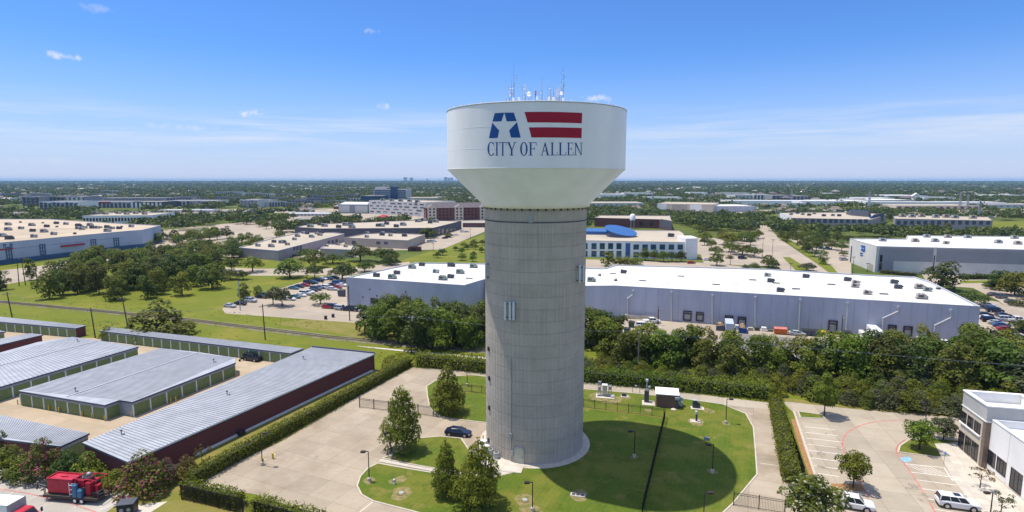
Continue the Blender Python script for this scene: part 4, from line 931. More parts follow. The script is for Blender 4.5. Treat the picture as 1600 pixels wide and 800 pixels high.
for x, y, k in ((1379, 377, 1), (1430, 378, 1), (1478, 381.5, 0), (1461, 378, 1), (1481, 371.5, 1), (1448, 371, 1), (1512, 372, 1), (1560, 380, 1), (1590, 382, 1), (1585, 373, 1)):
    hvac(x, y, RZ_ - .5, k, 'hv_tan' if x in (1430, 1478, 1590, 1481) else 'hv_grey', R(-4), 1.15, 'right warehouse roof')
# ---- office with blue oval roof
BZ = 10.2
BP = GP([(880, 375), (1074, 378.5), (1067, 364), (1060, 360), (880, 358)], BZ)
bo = bld('office_building', 'white two-storey office with dark square windows and blue oval roof', 'office building', BP, BZ, 'white', 'tanroof', .6, 'tan')
b0, b1 = BP[0], BP[1]
for i, x in enumerate((914, 928, 941, 954, 967)): pxwin(bo, b0, b1, x - 4, 380, x + 4.2, 389.5, glass='teal'); pxwin(bo, b0, b1, x - 4, 392, x + 4.2, 401, glass='teal')
pxwin(bo, b0, b1, 977, 380, 985, 401, glass='bluemetal', name='entrance_bay')
for i, x in enumerate((994, 1008, 1021, 1035, 1049, 1063)): pxwin(bo, b0, b1, x - 4.4, 382, x + 4.4, 390, glass='teal'); pxwin(bo, b0, b1, x - 4.4, 394, x + 4.4, 402, glass='teal')
x0, y0 = BP[1]; P = [(x0 - 1.2, y0 - .8), (x0 + 6.2, y0 + .4), (x0 + 7, y0 + 15), (x0 - 2.0, y0 + 14)]
b = MB(); b.sides(P, 0, 12.6); b.poly(P, 12.59); b.build('stair_block', M['white'], bo, w=True)
cx, cyy = G(970, 360, 13.5)
def oval():
    n = 32; ax, ay = 10.5, 10.5; zf = lambda x, y: 13.3 - (x / ax) * 1.7 + (y / ay) * 2.3
    top = [(cx + ax * math.cos(i * 2 * math.pi / n), cyy + ay * math.sin(i * 2 * math.pi / n)) for i in range(n)]
    b = MB(); rt = [(x, y, zf(x - cx, y - cyy) + .35) for x, y in top]; rb = [(x, y, zf(x - cx, y - cyy)) for x, y in top]; b.rows([rb, rt], True); b.add(rt, [tuple(range(n))]); b.add(rb, [tuple(reversed(range(n)))]); b.build('oval_roof', M['bluemetal'], bo, w=True)
    k = .9; rt = [(cx + (x - cx) * k, cyy + (y - cyy) * k, zf((x - cx) * k, (y - cyy) * k) - .01) for x, y in top]; rb = [(x, y, BZ - .6) for x, y, z in rt]
    b = MB(); b.rows([rb, rt], True); b.build('drum_wall', M['blueglass'], bo, w=True)
oval()
hvac(1048, 370, BZ - .6, 0, 'hv_dark', 0, 1.6, 'blue oval office roof')
P = GP([(890, 361), (948, 362), (948, 357), (890, 356)], BZ + 1.6); b = MB(); b.prism(P, BZ - .5, BZ + 1.6); b.build('glazed_lantern', M['bluemetal'], bo, w=True)
# ---- brick building behind it
KZ = 9.0
KP = GP([(929, 340), (1030, 342.5), (1050, 346), (1046, 336.5), (938, 336)], KZ)
bb = bld('brick_building', 'dark red brick flat-roofed building behind the blue oval office', 'building', KP, KZ, 'brick2', 'tanroof', .6, 'coping')
for x in (1002, 1018, 1040): pxwin(bb, KP[0], KP[1], x - 3, 347, x + 3, 353, glass='glass')
pxwin(bb, KP[1], KP[2], 1031.5, 345, 1049, 357, glass='greydk', name='dark_bay')
x, y = G(988, 357); t = thing('storage_silo', 'small white upright tank beside the dark brick building', 'tank', (x, y, 0)); b = MB(); b.lathe([(2.6, 8), (2.6, 13), (1.2, 14), (.05, 14.2)], 16); b.build('vessel', M['whitepart'], t, smooth=True)
b = MB()
for k in range(4): a = k * 1.57 + .4; b.tube((2 * math.cos(a), 2 * math.sin(a), 0), (2 * math.cos(a), 2 * math.sin(a), 8), .2, 5)
b.build('leg', M['steel'], t)
# ---- offices with square windows, far right
def winrow(t, p0, p1, xs, ya, yb, w, glass='greydk'):
    for x in xs: pxwin(t, p0, p1, x - w / 2, ya, x + w / 2, yb, glass=glass)
OZ = 8.6
OP = GP([(1216, 334.5), (1237, 340.5), (1362, 343), (1385, 335), (1340, 331.5), (1225, 332)], OZ)
of1 = bld('office_building', 'long mauve office with square windows and blue sloped roof at its end', 'office building', OP, OZ, 'mauve', 'tanroof', .5, 'tan')
winrow(of1, OP[1], OP[2], [1242, 1251, 1260, 1270, 1279.5, 1289, 1298, 1306, 1315, 1325, 1334, 1344, 1353], 342.5, 348.5, 6.4); winrow(of1, OP[1], OP[2], [1242, 1260, 1279.5, 1298, 1315, 1334, 1353], 352, 356, 6.4)
wallpanel(of1, OP[0], OP[1], 1217.5, 337, 1236, 352, 'white', 'end_panel')
def sloped_roof(t, px4, zl, zh, m):
    A = [G(px4[0][0], px4[0][1], zl), G(px4[1][0], px4[1][1], zl), G(px4[2][0], px4[2][1], zh), G(px4[3][0], px4[3][1], zh)]
    zs = (zl, zl, zh, zh); b = MB(); T = [(*a, z) for a, z in zip(A, zs)]; Bt = [(p[0], p[1], p[2] - .5) for p in T]; b.rows([Bt, T], True); b.add(T, [(0, 1, 2, 3)]); b.add(Bt, [(3, 2, 1, 0)]); b.build('sloped_roof', M[m], t, w=True)
    b = MB(); b.rows([[(p[0], p[1], OZ - .5) for p in Bt], [(p[0], p[1], p[2] - .01) for p in Bt]], True); b.build('gable_wall', M['greydk'], t, w=True)
sloped_roof(of1, [(1322, 332), (1361, 335), (1358, 329.5), (1330, 327.5)], 10.0, 14.5, 'bluemetal')
sloped_roof(of1, [(1360, 339.5), (1378, 335.5), (1382, 333), (1366, 335)], 9.0, 11.5, 'bluemetal')
p0, p1 = G(1360, 352), G(1381, 349); wallp = GP([(1360, 341), (1381, 336), (1376, 334), (1357, 337)], 9.2)
b = MB(); b.prism(wallp, 0, 8.7); b.build('glass_bay', M['blueglass'], of1, w=True)
O2 = GP([(1396, 337.5), (1399, 341.5), (1551, 344.5), (1543, 338.5), (1420, 336)], 9.4)
of2 = bld('office_building', 'longest mauve office with two rows of square windows beside bright field', 'office building', O2, 9.4, 'mauve', 'tanroof', .5, 'tan')
winrow(of2, O2[1], O2[2], [1404, 1414.5, 1425, 1435.5, 1446, 1457, 1467.5, 1478.5, 1489, 1500, 1511, 1522, 1533, 1544], 345, 351, 6.6); winrow(of2, O2[1], O2[2], [1447, 1456, 1467, 1478, 1521, 1533, 1544], 355, 360, 6)
for i, (x, y) in enumerate(((1254, 336), (1264, 337), (1272, 334.5), (1287, 338), (1301, 337.5), (1311, 338), (1236, 336), (1246, 334))): hvac(x, y, OZ - .5, 0, ('hv_tan', 'hv_dark')[i % 2], 0, 1.6, 'mauve office roof beside blue slope')
for i, (x, y) in enumerate(((1410, 339), (1425, 339.5), (1440, 339), (1462, 340), (1478, 340), (1492, 341), (1520, 341.5))): hvac(x, y, 8.9, 1, ('hv_tan', 'hv_grey')[i % 2], 0, 2.0, 'longest mauve office roof')
# ---- grey flat-roofed buildings left of the tower
D1 = GP([(461, 354.5), (500, 357), (677, 356), (721, 345), (650, 343.5), (480, 350)], 7.6)
d1 = bld('flat_roofed_building', 'long dark slate building with tan roof left of the tower', 'building', D1, 7.6, 'greydk', 'tanroof', .6, 'greydk')
for x in (684, 690, 697, 703, 709): pxwin(d1, D1[2], D1[3], x, 357, x + 3.5, 366, glass='glass')
for i, (x, y) in enumerate(((475, 352), (485, 355), (500, 352), (507, 354), (529, 356), (540, 352.5), (548, 353), (550, 356), (591, 354), (596, 354), (619, 355), (630, 352.5), (604, 351), (653, 347), (657, 346), (662, 345), (672, 349), (681, 347.5))): hvac(x, y, 7.0, i % 2, ('hv_dark', 'hv_grey')[i % 2], A17, 1.7, 'slate building roof')
G1 = GP([(372, 386.5), (434, 391.5), (538, 365), (520, 363), (470, 363), (425, 372)], 6.0)
g1 = bld('flat_roofed_building', 'low grey mauve building with pale roof, nearest the oak row', 'building', G1, 6.0, 'mauve', 'tanroof', .5, 'coping')
for x in (458, 463, 468, 512, 518, 524): pxwin(g1, G1[1], G1[2], x, 386 - (x - 450) * .17, x + 3.4, 393 - (x - 450) * .17, glass='greydk', name='garage_door')
for i, (x, y) in enumerate(((403, 385), (424, 386), (428, 379), (440, 380), (449, 383), (443, 380), (460, 375), (465, 370), (480, 366), (487, 371), (495, 366), (502, 364.5), (474, 365), (500, 368))): hvac(x, y, 5.5, i % 2, ('hv_grey', 'hv_tan', 'hv_dark')[i % 3], A17, 1.2, 'mauve building roof')
G2 = GP([(538, 371), (637, 375.5), (664, 366), (600, 363.5), (570, 365)], 6.0)
g2 = bld('flat_roofed_building', 'small tan grey block with flat roof beside the loading strip', 'building', G2, 6.0, 'tan', 'tanroof', .5, 'mauve')
for x in (550, 588, 600): pxwin(g2, G2[0], G2[1], x, 376 + (x - 540) * .03, x + 6, 382, glass='greydk')
pxwin(g2, G2[1], G2[2], 640, 378, 646, 384, glass='hv_grey', name='garage_door')
for i, (x, y) in enumerate(((574, 365.5), (597, 368), (598, 365), (616, 364.5), (610, 369), (632, 369.5), (573, 371))): hvac(x, y, 5.5, i % 2, ('hv_grey', 'hv_dark')[i % 2], A17, 1.2, 'roof of small tan grey block')
G3 = GP([(500, 388), (548, 390), (552, 383), (512, 381)], 5.0)
g3 = bld('flat_roofed_building', 'lowest pale-roofed annex half hidden behind the oaks', 'building', G3, 5.0, 'tan', 'tanroof', .4, 'coping')
for x, y in ((510, 385), (528, 383), (540, 386)): hvac(x, y, 4.6, 0, 'hv_tan', A17, 1.0, 'annex roof behind oaks')
x, y = G(648, 392); t = thing('dumpster_enclosure', 'low reddish brown walled bin enclosure beside the loading strip', 'enclosure', (x, y, 0)); b = MB(); Pq = [(-4, -3), (4, -3), (4, 3), (-4, 3)]
b.ring(Pq, .3, 0, 2.6); b.build('wall', M['brick2'], t); b = MB(); b.box(-1.6, -3.05, .1, 1.6, -2.9, 2.4); b.build('gate', M['brownframe'], t)
# ---- parking garage, hotel, tower, others beyond
gp0, gp1 = G(577, 334), G(665, 339); gw, gl = unit(gp0, gp1); gn = Vector((-gw.y, gw.x))
if gn.y < 0: gn = -gn
GPts = [gp0, gp1, (gp1[0] + gn.x * 55, gp1[1] + gn.y * 55), (gp0[0] + gn.x * 55, gp0[1] + gn.y * 55)]
pg = bld('parking_garage', 'white parking garage with staggered dark slots in its facade', 'parking garage', GPts, 18.5, 'offwhite', 'tanroof', 1.2, 'white')
for lv in range(4):
    z0 = 2.6 + lv * 4.0; k = 0; s = 2.0 + (lv % 2) * 5
    while s < gl - 9:
        ln = rnd.choice((6, 8, 10)); plainwin(pg, gp0, gp1, s, z0 + rnd.choice((0, .7)), s + ln, z0 + 1.7, 'greydk', 'deck_opening', .12); s += ln + rnd.choice((4, 6, 8))
for x, y in ((598, 314.5), (612, 315), (626, 315.5), (640, 316), (652, 317)): hvac(x, y, 17.3, 1, 'hv_grey', .3, 2.2, 'parking garage')
hp0, hp1 = G(666, 345), G(770, 343); hw, hl = unit(hp0, hp1); hn = Vector((-hw.y, hw.x))
hn = hn if hn.y > 0 else -hn
HPt = [hp0, hp1, (hp1[0] + hn.x * 22, hp1[1] + hn.y * 22), (hp0[0] + hn.x * 22, hp0[1] + hn.y * 22)]
ho = thing('hotel', 'four-storey dark red hotel with purple grey hipped roof', 'hotel', (*cen(HPt), 0))
b = MB(); b.sides(HPt, 0, 14.5); b.build('wall', M['brick2'], ho, w=True)
def hip(t, P, z0, z1, m, over=.8, r=.5):
    O = inset(P, -over); A, B_, C_, D_ = O; L1 = Vector(A) - Vector(B_); L2 = Vector(B_) - Vector(C_)
    if L1.length < L2.length: A, B_, C_, D_ = B_, C_, D_, A
    w, l = unit(A, B_); q = min(l * .45, (Vector(B_) - Vector(C_)).length * r); e = lerp(A, D_, .5); f = lerp(B_, C_, .5); e = (e[0] + w.x * q, e[1] + w.y * q); f = (f[0] - w.x * q, f[1] - w.y * q)
    b = MB(); b.add([(*A, z0), (*B_, z0), (*C_, z0), (*D_, z0), (*e, z1), (*f, z1)], [(0, 1, 5, 4), (1, 2, 5), (2, 3, 4, 5), (3, 0, 4), (3, 2, 1, 0)]); return b.build('roof', M[m], t, w=True)
hip(ho, ccw(HPt), 14.5, 20, 'slate')
for f0 in (.02, .42, .80):
    q0 = lerp(hp0, hp1, f0); q1 = lerp(hp0, hp1, f0 + .13); wd, ll = unit(q0, q1); P = [(q0[0] - hn.x * 1, q0[1] - hn.y * 1), (q1[0] - hn.x * 1, q1[1] - hn.y * 1), (q1[0] + hn.x * 2, q1[1] + hn.y * 2), (q0[0] + hn.x * 2, q0[1] + hn.y * 2)]
    b = MB(); b.sides(P, 0, 15.5); mid = lerp(P[0], P[1], .5); mb_ = lerp(P[3], P[2], .5); b.add([(*P[0], 15.5), (*P[1], 15.5), (*P[2], 15.5), (*P[3], 15.5), (*mid, 18.2), (*mb_, 18.2)], [(0, 1, 4), (1, 2, 5, 4), (3, 0, 4, 5), (2, 3, 5)]); b.build('gabled_bay', M['stone'], ho, w=True)
    for lv in range(4):
        for e in (.28, .72): s = ll * e; plainwin(ho, P[0], P[1], s - 1, 1.8 + lv * 3.5, s + 1, 3.8 + lv * 3.5, 'glass', 'window', .1)
for lv in range(4):
    s = 16.0
    while s < hl - 4:
        if all(not (hl * f0 - 2 < s < hl * (f0 + .13) + 2) for f0 in (.02, .42, .80)): plainwin(ho, hp0, hp1, s - .9, 1.8 + lv * 3.5, s + .9, 3.6 + lv * 3.5, 'glass', 'window', .1)
        s += 4.2
P = GP([(723, 349), (800, 349), (800, 344), (723, 345)], 4); pc = bld('low_building', 'low brown flat building at the foot of the red hotel', 'building', P, 4.5, 'brick2', 'greyroof', .4, 'tan')
pxwin(pc, *P[0:2], 726, 352, 756, 356, glass='greydk')
P = GP([(529, 333), (575, 333.5), (578, 328), (540, 327)], 0); wb_ = bld('warehouse', 'plain pale grey windowless box building beside the garage', 'building', P, 12.5, 'grey', 'whiteroof', .6, 'coping'); wallpanel(wb_, P[0], P[1], 530, 321, 546, 332, 'offwhite', 'light_panel'); wallpanel(wb_, P[0], P[1], 555, 321.5, 574, 332.5, 'offwhite', 'light_panel')
def slab(name, label, cat, xa, xb, yb, yt, depth, wall, roof, rows=0, cols=0, glass='glass', skew=0, gw_=.6, gh=.55, group=None, cop='coping', par=.6, wname='window'):
    """a block standing on the ground line (xa..xb, yb) as tall as row yt, with a grid of openings"""
    p0, p1 = G(xa, yb), G(xb, yb + skew); h = height_at(*p0, yt); w, l = unit(p0, p1); n = Vector((-w.y, w.x)); n = n if n.y > 0 else -n
    P = [p0, p1, (p1[0] + n.x * depth, p1[1] + n.y * depth), (p0[0] + n.x * depth, p0[1] + n.y * depth)]
    t = bld(name, label, cat, P, h, wall, roof, par, cop, group=group)
    for r in range(rows):
        for c in range(cols):
            s = l * (c + .5) / cols; hw = l / cols * gw_ / 2; z0 = .8 + (h - 1.6) * (r + (1 - gh) / 2) / rows; plainwin(t, p0, p1, s - hw, z0, s + hw, z0 + (h - 1.6) / rows * gh, glass, wname, .25)
    return t, P, h
ot, oP, oh = slab('office_tower', 'tallest blue glass office tower beyond the parking garage', 'office tower', 584, 636, 313.5, 296, 60, 'offwhite', 'greyroof', 5, 1, 'blueglass', 0, .94, .62, wname='ribbon_window')
q0, q1 = lerp(oP[0], oP[1], .52), lerp(oP[0], oP[1], .72); b = MB(); b.prism([(q0[0], q0[1] - 4), (q1[0], q1[1] - 4), (q1[0], q1[1] + 20), (q0[0], q0[1] + 20)], 0, oh + 7); b.build('glass_core', M['blueglass'], ot, w=True)
q0, q1 = lerp(oP[0], oP[1], .02), lerp(oP[0], oP[1], .3); b = MB(); b.prism([(q0[0], q0[1] + 8), (q1[0], q1[1] + 8), (q1[0], q1[1] + 30), (q0[0], q0[1] + 30)], oh - .5, oh + 5); b.build('penthouse', M['offwhite'], ot, w=True)
slab('office_building', 'low blue glazed pavilion in front of the glass tower', 'office building', 564, 598, 316, 306, 50, 'blueglass', 'greyroof', 2, 1, 'teal', 0, .96, .6, wname='ribbon_window')
slab('flat_roofed_building', 'cream flat building with dark upper windows behind the garage', 'building', 636, 682, 317, 309, 60, 'stone', 'tanroof', 1, 9, 'glass', 0, .5, .4)
slab('office_building', 'low white office with tan roof behind the cream-roofed warehouse', 'office building', 130, 238, 350, 337, 55, 'white', 'tanroof', 1, 22, 'glass', -1, .6, .5)
for i, x in enumerate((150, 165, 185, 198, 212, 226)):
    hvac(x, 334.5 + i % 2, 8.0, 0, 'hv_tan', 0, 2.2, 'low white office roof')
for a in (('leftmost pale brown apartment block with dark bays far left', 35, 62, 322, 307, 'mauve', 'greydk', 4), ('brown and grey apartment block near the far left edge', 64, 102, 321, 306.5, 'tan', 'greydk', 6), ('grey apartment block right of the brown and grey one', 104, 132, 321, 307, 'grey', 'offwhite', 4),
          ('white and dark striped apartment block in front of brown ones', 62, 122, 328, 315, 'white', 'greydk', 9), ('long grey white apartment block with red sign on its roof', 128, 204, 325, 315, 'offwhite', 'greydk', 12), ('long dark fronted apartment block with white bays, far left', 204, 255, 325, 315, 'greydk', 'white', 8), ('long pale apartment block right of the dark fronted one', 256, 338, 323, 313.5, 'offwhite', 'greydk', 14),
          ('pale grey apartment block with blue shade near the white gate', 375, 402, 325, 312, 'offwhite', 'grey', 5), ('wide flat row of grey apartments behind the pale long block', 150, 300, 314, 309, 'mauve', 'grey', 18), ('cream boxy building left of the pale windowless box', 403, 419, 322, 313, 'stone', 'grey', 2)):
    lab, xa, xb, yb, yt, wl, ac, n = a
    t, P, h = slab('apartment_block', lab, 'apartment block', xa, xb, yb, yt, 45, wl, 'greyroof' if n % 3 else 'shingle_grey', group='far apartment blocks')
    l = (Vector(P[1]) - Vector(P[0])).length
    for k in range(n): s = l * (k + .5) / n; plainwin(t, P[0], P[1], s - l / n * .24, .3, s + l / n * .24, h - 1.0 - (k % 3) * .8, ac, 'bay', 1.2)
    for k in range(3):
        for q in range(min(n, 10)): s = l * (q + .97) / min(n, 10); plainwin(t, P[0], P[1], s - 1.3, 1.5 + k * (h - 2) / 3, s + .2, 1.5 + (k + .5) * (h - 2) / 3, 'glass', 'window', .5)
    if 'red sign' in lab: b = MB(); m = lerp(P[0], P[1], .35); b.obox(m[0], m[1] - .5, h - 2.4, 40, .6, 2.2, 0); b.build('red_sign', M['red'], t, w=True)
t, P, h = slab('restaurant', 'small building with bright red roof near the garage', 'restaurant', 588, 606, 343, 339, 14, 'red', 'red', 1, 3, 'glass', 0); hip(t, ccw(P), h + .01, h + 2.4, 'red', .4)
slab('shop_building', 'low brick shop left of the bright red roof', 'shop', 606, 626, 343, 338.5, 14, 'brick2', 'greyroof', 1, 5, 'glass')
slab('warehouse', 'low long white building right behind the tank cone', 'building', 912, 1006, 323, 317, 70, 'offwhite', 'tanroof', 1, 10, 'grey', 0, .4, .5)
t, P, h = slab('warehouse', 'cream and tan warehouse with pale blue end, right of tank', 'warehouse', 1026, 1114, 330, 318, 80, 'stone', 'tanroof', 0, 0, 'glass', 2)
for f0, f1, m in ((.02, .18, 'white'), (.28, .55, 'tan'), (.6, .8, 'white')):
    l = (Vector(P[1]) - Vector(P[0])).length; plainwin(t, P[0], P[1], l * f0, .2, l * f1, h - 1, m, 'panel', .3)
slab('warehouse', 'pale blue grey warehouse adjoining the cream and tan one', 'warehouse', 1114, 1180, 331, 322, 70, 'bluewall', 'whiteroof', 0, 0)
for a in (('white and grey apartment block left of the blue striped one, right side', 1148, 1176, 314, 304.5, 'offwhite', 'grey', 5), ('dark and white striped apartment block, right of the tank', 1177, 1204, 314, 304, 'white', 'greydk', 5), ('dark apartment block with purple bays near tall blue pylon', 1206, 1236, 315, 305, 'grey', 'greydk', 5), ('low dark apartment block left of the long white shed roofs', 1238, 1262, 315, 306, 'mauve', 'greydk', 4)):
    lab, xa, xb, yb, yt, wl, ac, n = a
    t, P, h = slab('apartment_block', lab, 'apartment block', xa, xb, yb, yt, 50, wl, 'greyroof', group='far apartment blocks')
    l = (Vector(P[1]) - Vector(P[0])).length
    for k in range(n): s = l * (k + .5) / n; plainwin(t, P[0], P[1], s - l / n * .25, .3, s + l / n * .25, h - 1.0 - (k % 2) * .8, ac, 'bay', 1.2)
slab('store_building', 'long white low shed with bright roof before far trees, right', 'store', 1292, 1360, 318, 314, 90, 'white', 'whiteroof', 0, 0); slab('store_building', 'longest white low shed right of the other bright roof', 'store', 1360, 1430, 317.5, 312.5, 110, 'offwhite', 'whiteroof', 0, 0)
slab('store_building', 'blue fronted low store with white entrance gable', 'store', 1386, 1450, 311, 305.5, 100, 'bluewall', 'whiteroof', 0, 0)
t = thing('entrance_gable', 'white peaked gable on the far blue fronted store', 'gable', (*G(1432, 311.2), 0)); b = MB(); b.add([(-13, 0, 0), (13, 0, 0), (13, 0, 6), (0, 0, 15), (-13, 0, 6), (-13, 6, 0), (13, 6, 0), (13, 6, 6), (0, 6, 15), (-13, 6, 6)], [(0, 1, 2, 3, 4), (9, 8, 7, 6, 5), (1, 6, 7, 2), (2, 7, 8, 3), (3, 8, 9, 4), (4, 9, 5, 0)]); b.build('wall', M['white'], t)
b = MB(); b.box(-6, -1, 1, 6, -.1, 6); b.build('opening', M['greydk'], t)
slab('store_building', 'tan and brick low building with tanks, left of tall pylons', 'store', 1400, 1530, 328, 321, 60, 'stone', 'tanroof', 1, 12, 'brick2', 0, .5, .6, wname='bay')
slab('store_building', 'low grey brown building on far right edge', 'store', 1540, 1640, 325, 319.5, 60, 'offwhite', 'greyroof', 1, 10, 'grey', 0, .5, .5, wname='bay')
slab('store_building', 'small tan gabled warehouse left of mauve office roofs', 'store', 1268, 1286, 333, 327, 30, 'tan', 'tanroof', 1, 2, 'grey', 0, .4, .5, wname='bay')
slab('store_building', 'low white strip of shops near the left street, far', 'shop', 440, 520, 338, 333.5, 30, 'offwhite', 'whiteroof', 1, 14, 'glass')
slab('store_building', 'low shop with dark awnings left of the red roof', 'shop', 460, 505, 347, 342, 24, 'white', 'greyroof', 1, 8, 'greydk')
slab('store_building', 'cream low shop far beyond the left parking', 'shop', 340, 380, 334, 330, 24, 'stone', 'tanroof', 1, 8, 'grey')
slab('store_building', 'long white low shop row beyond cream warehouse', 'shop', 246, 330, 332, 328, 24, 'offwhite', 'whiteroof', 1, 14, 'grey')
# skyline right at the horizon
for i, (xa, xb, yt, lab) in enumerate(((630.5, 635, 277.2, 'squat grey tower block on the horizon, left one of the near pair'), (640, 644.5, 277.6, 'squat grey tower block on the horizon, right one of near pair'), (666, 668, 279.3, 'tiny lone block on the horizon between tower groups'), (694, 698, 277.0, 'tall block heading the right horizon tower group'), (699.5, 702.5, 278.0, 'middle block in the right horizon tower group'), (704, 707, 277.6, 'last block in right horizon tower group before the tank'))):
    slab('tower_block', lab, 'tower block', xa, xb, 283.6, yt, 130, 'greydk', 'greyroof', 6, 1, 'grey', 0, .9, .5, group='distant skyline', wname='floor_band')
# transmission pylons
for px, yb, yt, lab in ((1020, 318, 299, 'blue grey lattice pylon nearest the tank on its right'), (1110, 314, 294, 'tall slim lattice pylon above the cream warehouse'), (1236, 320, 298, 'lattice pylon in front of dark apartment blocks'), (1357, 331, 300, 'dark steel pylon beside the blue sloped office roof'), (1499, 328, 300, 'wider lattice pylon of the close pair on the right'), (1511, 328, 304, 'dark slimmer pylon of the close pair on the right'), (1529, 345, 313, 'single pale lamp mast behind the longest mauve office')):
    x, y = G(px, yb); h = height_at(x, y, yt); t = thing('pylon', lab, 'pylon', (x, y, 0), .3, 'transmission pylons')
    wd = h * .055; b = MB(); T = .14 * h / 40 + .22
    cor = [(-1, -1), (1, -1), (1, 1), (-1, 1)]
    for k in range(4):
        q, q2 = cor[k], cor[(k + 1) % 4]; b.tube((q[0] * wd, q[1] * wd, 0), (q[0] * wd * .25, q[1] * wd * .25, h), T, 4)
        for lv in range(7):
            z0, z1 = h * lv / 7, h * (lv + 1) / 7; f0, f1 = 1 - .75 * lv / 7, 1 - .75 * (lv + 1) / 7; b.tube((q[0] * wd * f0, q[1] * wd * f0, z0), (q2[0] * wd * f1, q2[1] * wd * f1, z1), T * .6, 3)
    b.build('mast', M['steel'] if 'pale' in lab or 'blue' in lab else M['grey'], t)
    for zf in (.78, .88, .98): b = MB(); b.tube((-wd * 1.6, 0, h * zf), (wd * 1.6, 0, h * zf), T, 4); b.build('cross_arm', M['grey'], t)
# ---- near building at the right edge
q0, q1 = G(1497, 700), G(1533, 731); nd, _l = unit(q0, q1); ne = Vector((-nd.y, nd.x)); ne = ne if ne.x > 0 else -ne
def at(p, a, b_): return (p[0] + nd.x * a + ne.x * b_, p[1] + nd.y * a + ne.y * b_)
SZ = 10.4; SW = 8.5
SP = [q0, q1, at(q1, 0, SW), at(q0, 0, SW)]
nb = thing('commercial_building', 'white and tan stone two-storey building with bronze windows, right foreground', 'building', (*cen(SP), 0))
SH = 8.0
b = MB(); b.sides(SP, 0, SH); b.build('stone_wall', M['stone'], nb, w=True)
b = MB(); O = inset(SP, -.05); b.sides(O, SH + .003, SZ); I = inset(SP, .35)
b.ring(O, .4, SH + .003, SZ); b.build('parapet_wall', M['white'], nb, w=True)
b = MB(); b.ring(inset(SP, -.16), .62, SZ + .002, SZ + .2); b.build('coping', M['white'], nb, w=True)
b = MB(); b.ring(inset(SP, -.12), .3, SH - .2, SH + .001); b.build('string_course', M['white'], nb, w=True)
b = MB(); b.poly(inset(SP, .3), SZ - 1.5); b.build('roof', M['whiteroof'], nb, w=True)
b = MB(); wq = [at(q1, -.75, -.06), at(q1, .05, -.06), at(q1, .05, 2.6), at(q1, -.75, 2.6)]; b.sides(wq, 0, SH - .21); b.build('corner_pier', M['stone_dk'], nb, w=True)
for xa, ya, xb, yb in ((1502.5, 642, 1509.5, 660), (1512.3, 652, 1520, 669.5), (1522.5, 661.5, 1531, 681)):
    sA, zA = onwall(q0, q1, xa, ya); sB, zB = onwall(q0, q1, xb, yb)
    o = win(nb, q0, q1, sA, 5.0, sB, 6.9, mull=(1, 1), fw=.13, out=.05)
    w_, l_ = unit(q0, q1); m = (sA + sB) / 2; b = MB(); b.obox(q0[0] + w_.x * m + w_.y * .1 * 0 - ne.x * .08, q0[1] + w_.y * m - ne.y * .08, 4.72, sB - sA + .3, .3, .2, math.atan2(w_.y, w_.x)); sl = b.build('sill', M['white'], nb, w=True)
    win(nb, q0, q1, sA - .05, .35, sB + .05, 3.3, mull=(1, 1), fw=.13, out=.05)
WH_ = 8.3
wp0, wp1 = at(q1, .06, .7), at(q1, 46, .7); WPn = [wp0, wp1, at(q1, 46, 45), at(q1, -9.5, 45), at(q1, -9.5, SW + .02), at(q1, .06, SW + .02)]
b = MB(); b.sides(WPn, 0, WH_); b.build('wall', M['white'], nb, w=True)
b = MB(); b.ring(inset(WPn, .012), .3, WH_ - 1.2, WH_ - .002); b.build('parapet_wall', M['white'], nb, w=True)
b = MB(); b.ring(inset(WPn, -.08), .46, WH_ + .001, WH_ + .14); b.build('coping', M['white'], nb, w=True)
b = MB(); b.poly(inset(WPn, .2), WH_ - 1.1); b.build('roof', M['whiteroof'], nb, w=True)
for i, (xa, ya, xb, yb) in enumerate(((1542, 710, 1553.5, 738), (1557, 725, 1569.5, 755), (1578, 748, 1593, 790))):
    sA, _ = onwall(wp0, wp1, xa, ya); sB, _ = onwall(wp0, wp1, xb, yb)
    win(nb, wp0, wp1, sA, 1.0 if i < 2 else .25, sB, 3.4, mull=(2, 1), fw=.12, out=.05)
for i in range(4): sA = 11.5 + i * 5.0; win(nb, wp0, wp1, sA, .9, sA + 3.2, 3.4, mull=(2, 1), fw=.12, out=.05)
b = MB(); w_, l_ = unit(wp0, wp1)
for sA in (4.9, 10.4, 16, 22): b.obox(wp0[0] + w_.x * sA, wp0[1] + w_.y * sA, 0, .06, .03, WH_ - .2, math.atan2(w_.y, w_.x))
b.build('panel_joint', M['coping'], nb, w=True)
x, y = at(q1, 7, 26); hvac(0, 0, WH_ - 1.1, 1, 'hv_grey', .2, 1.2, 'near white building roof', (x, y))
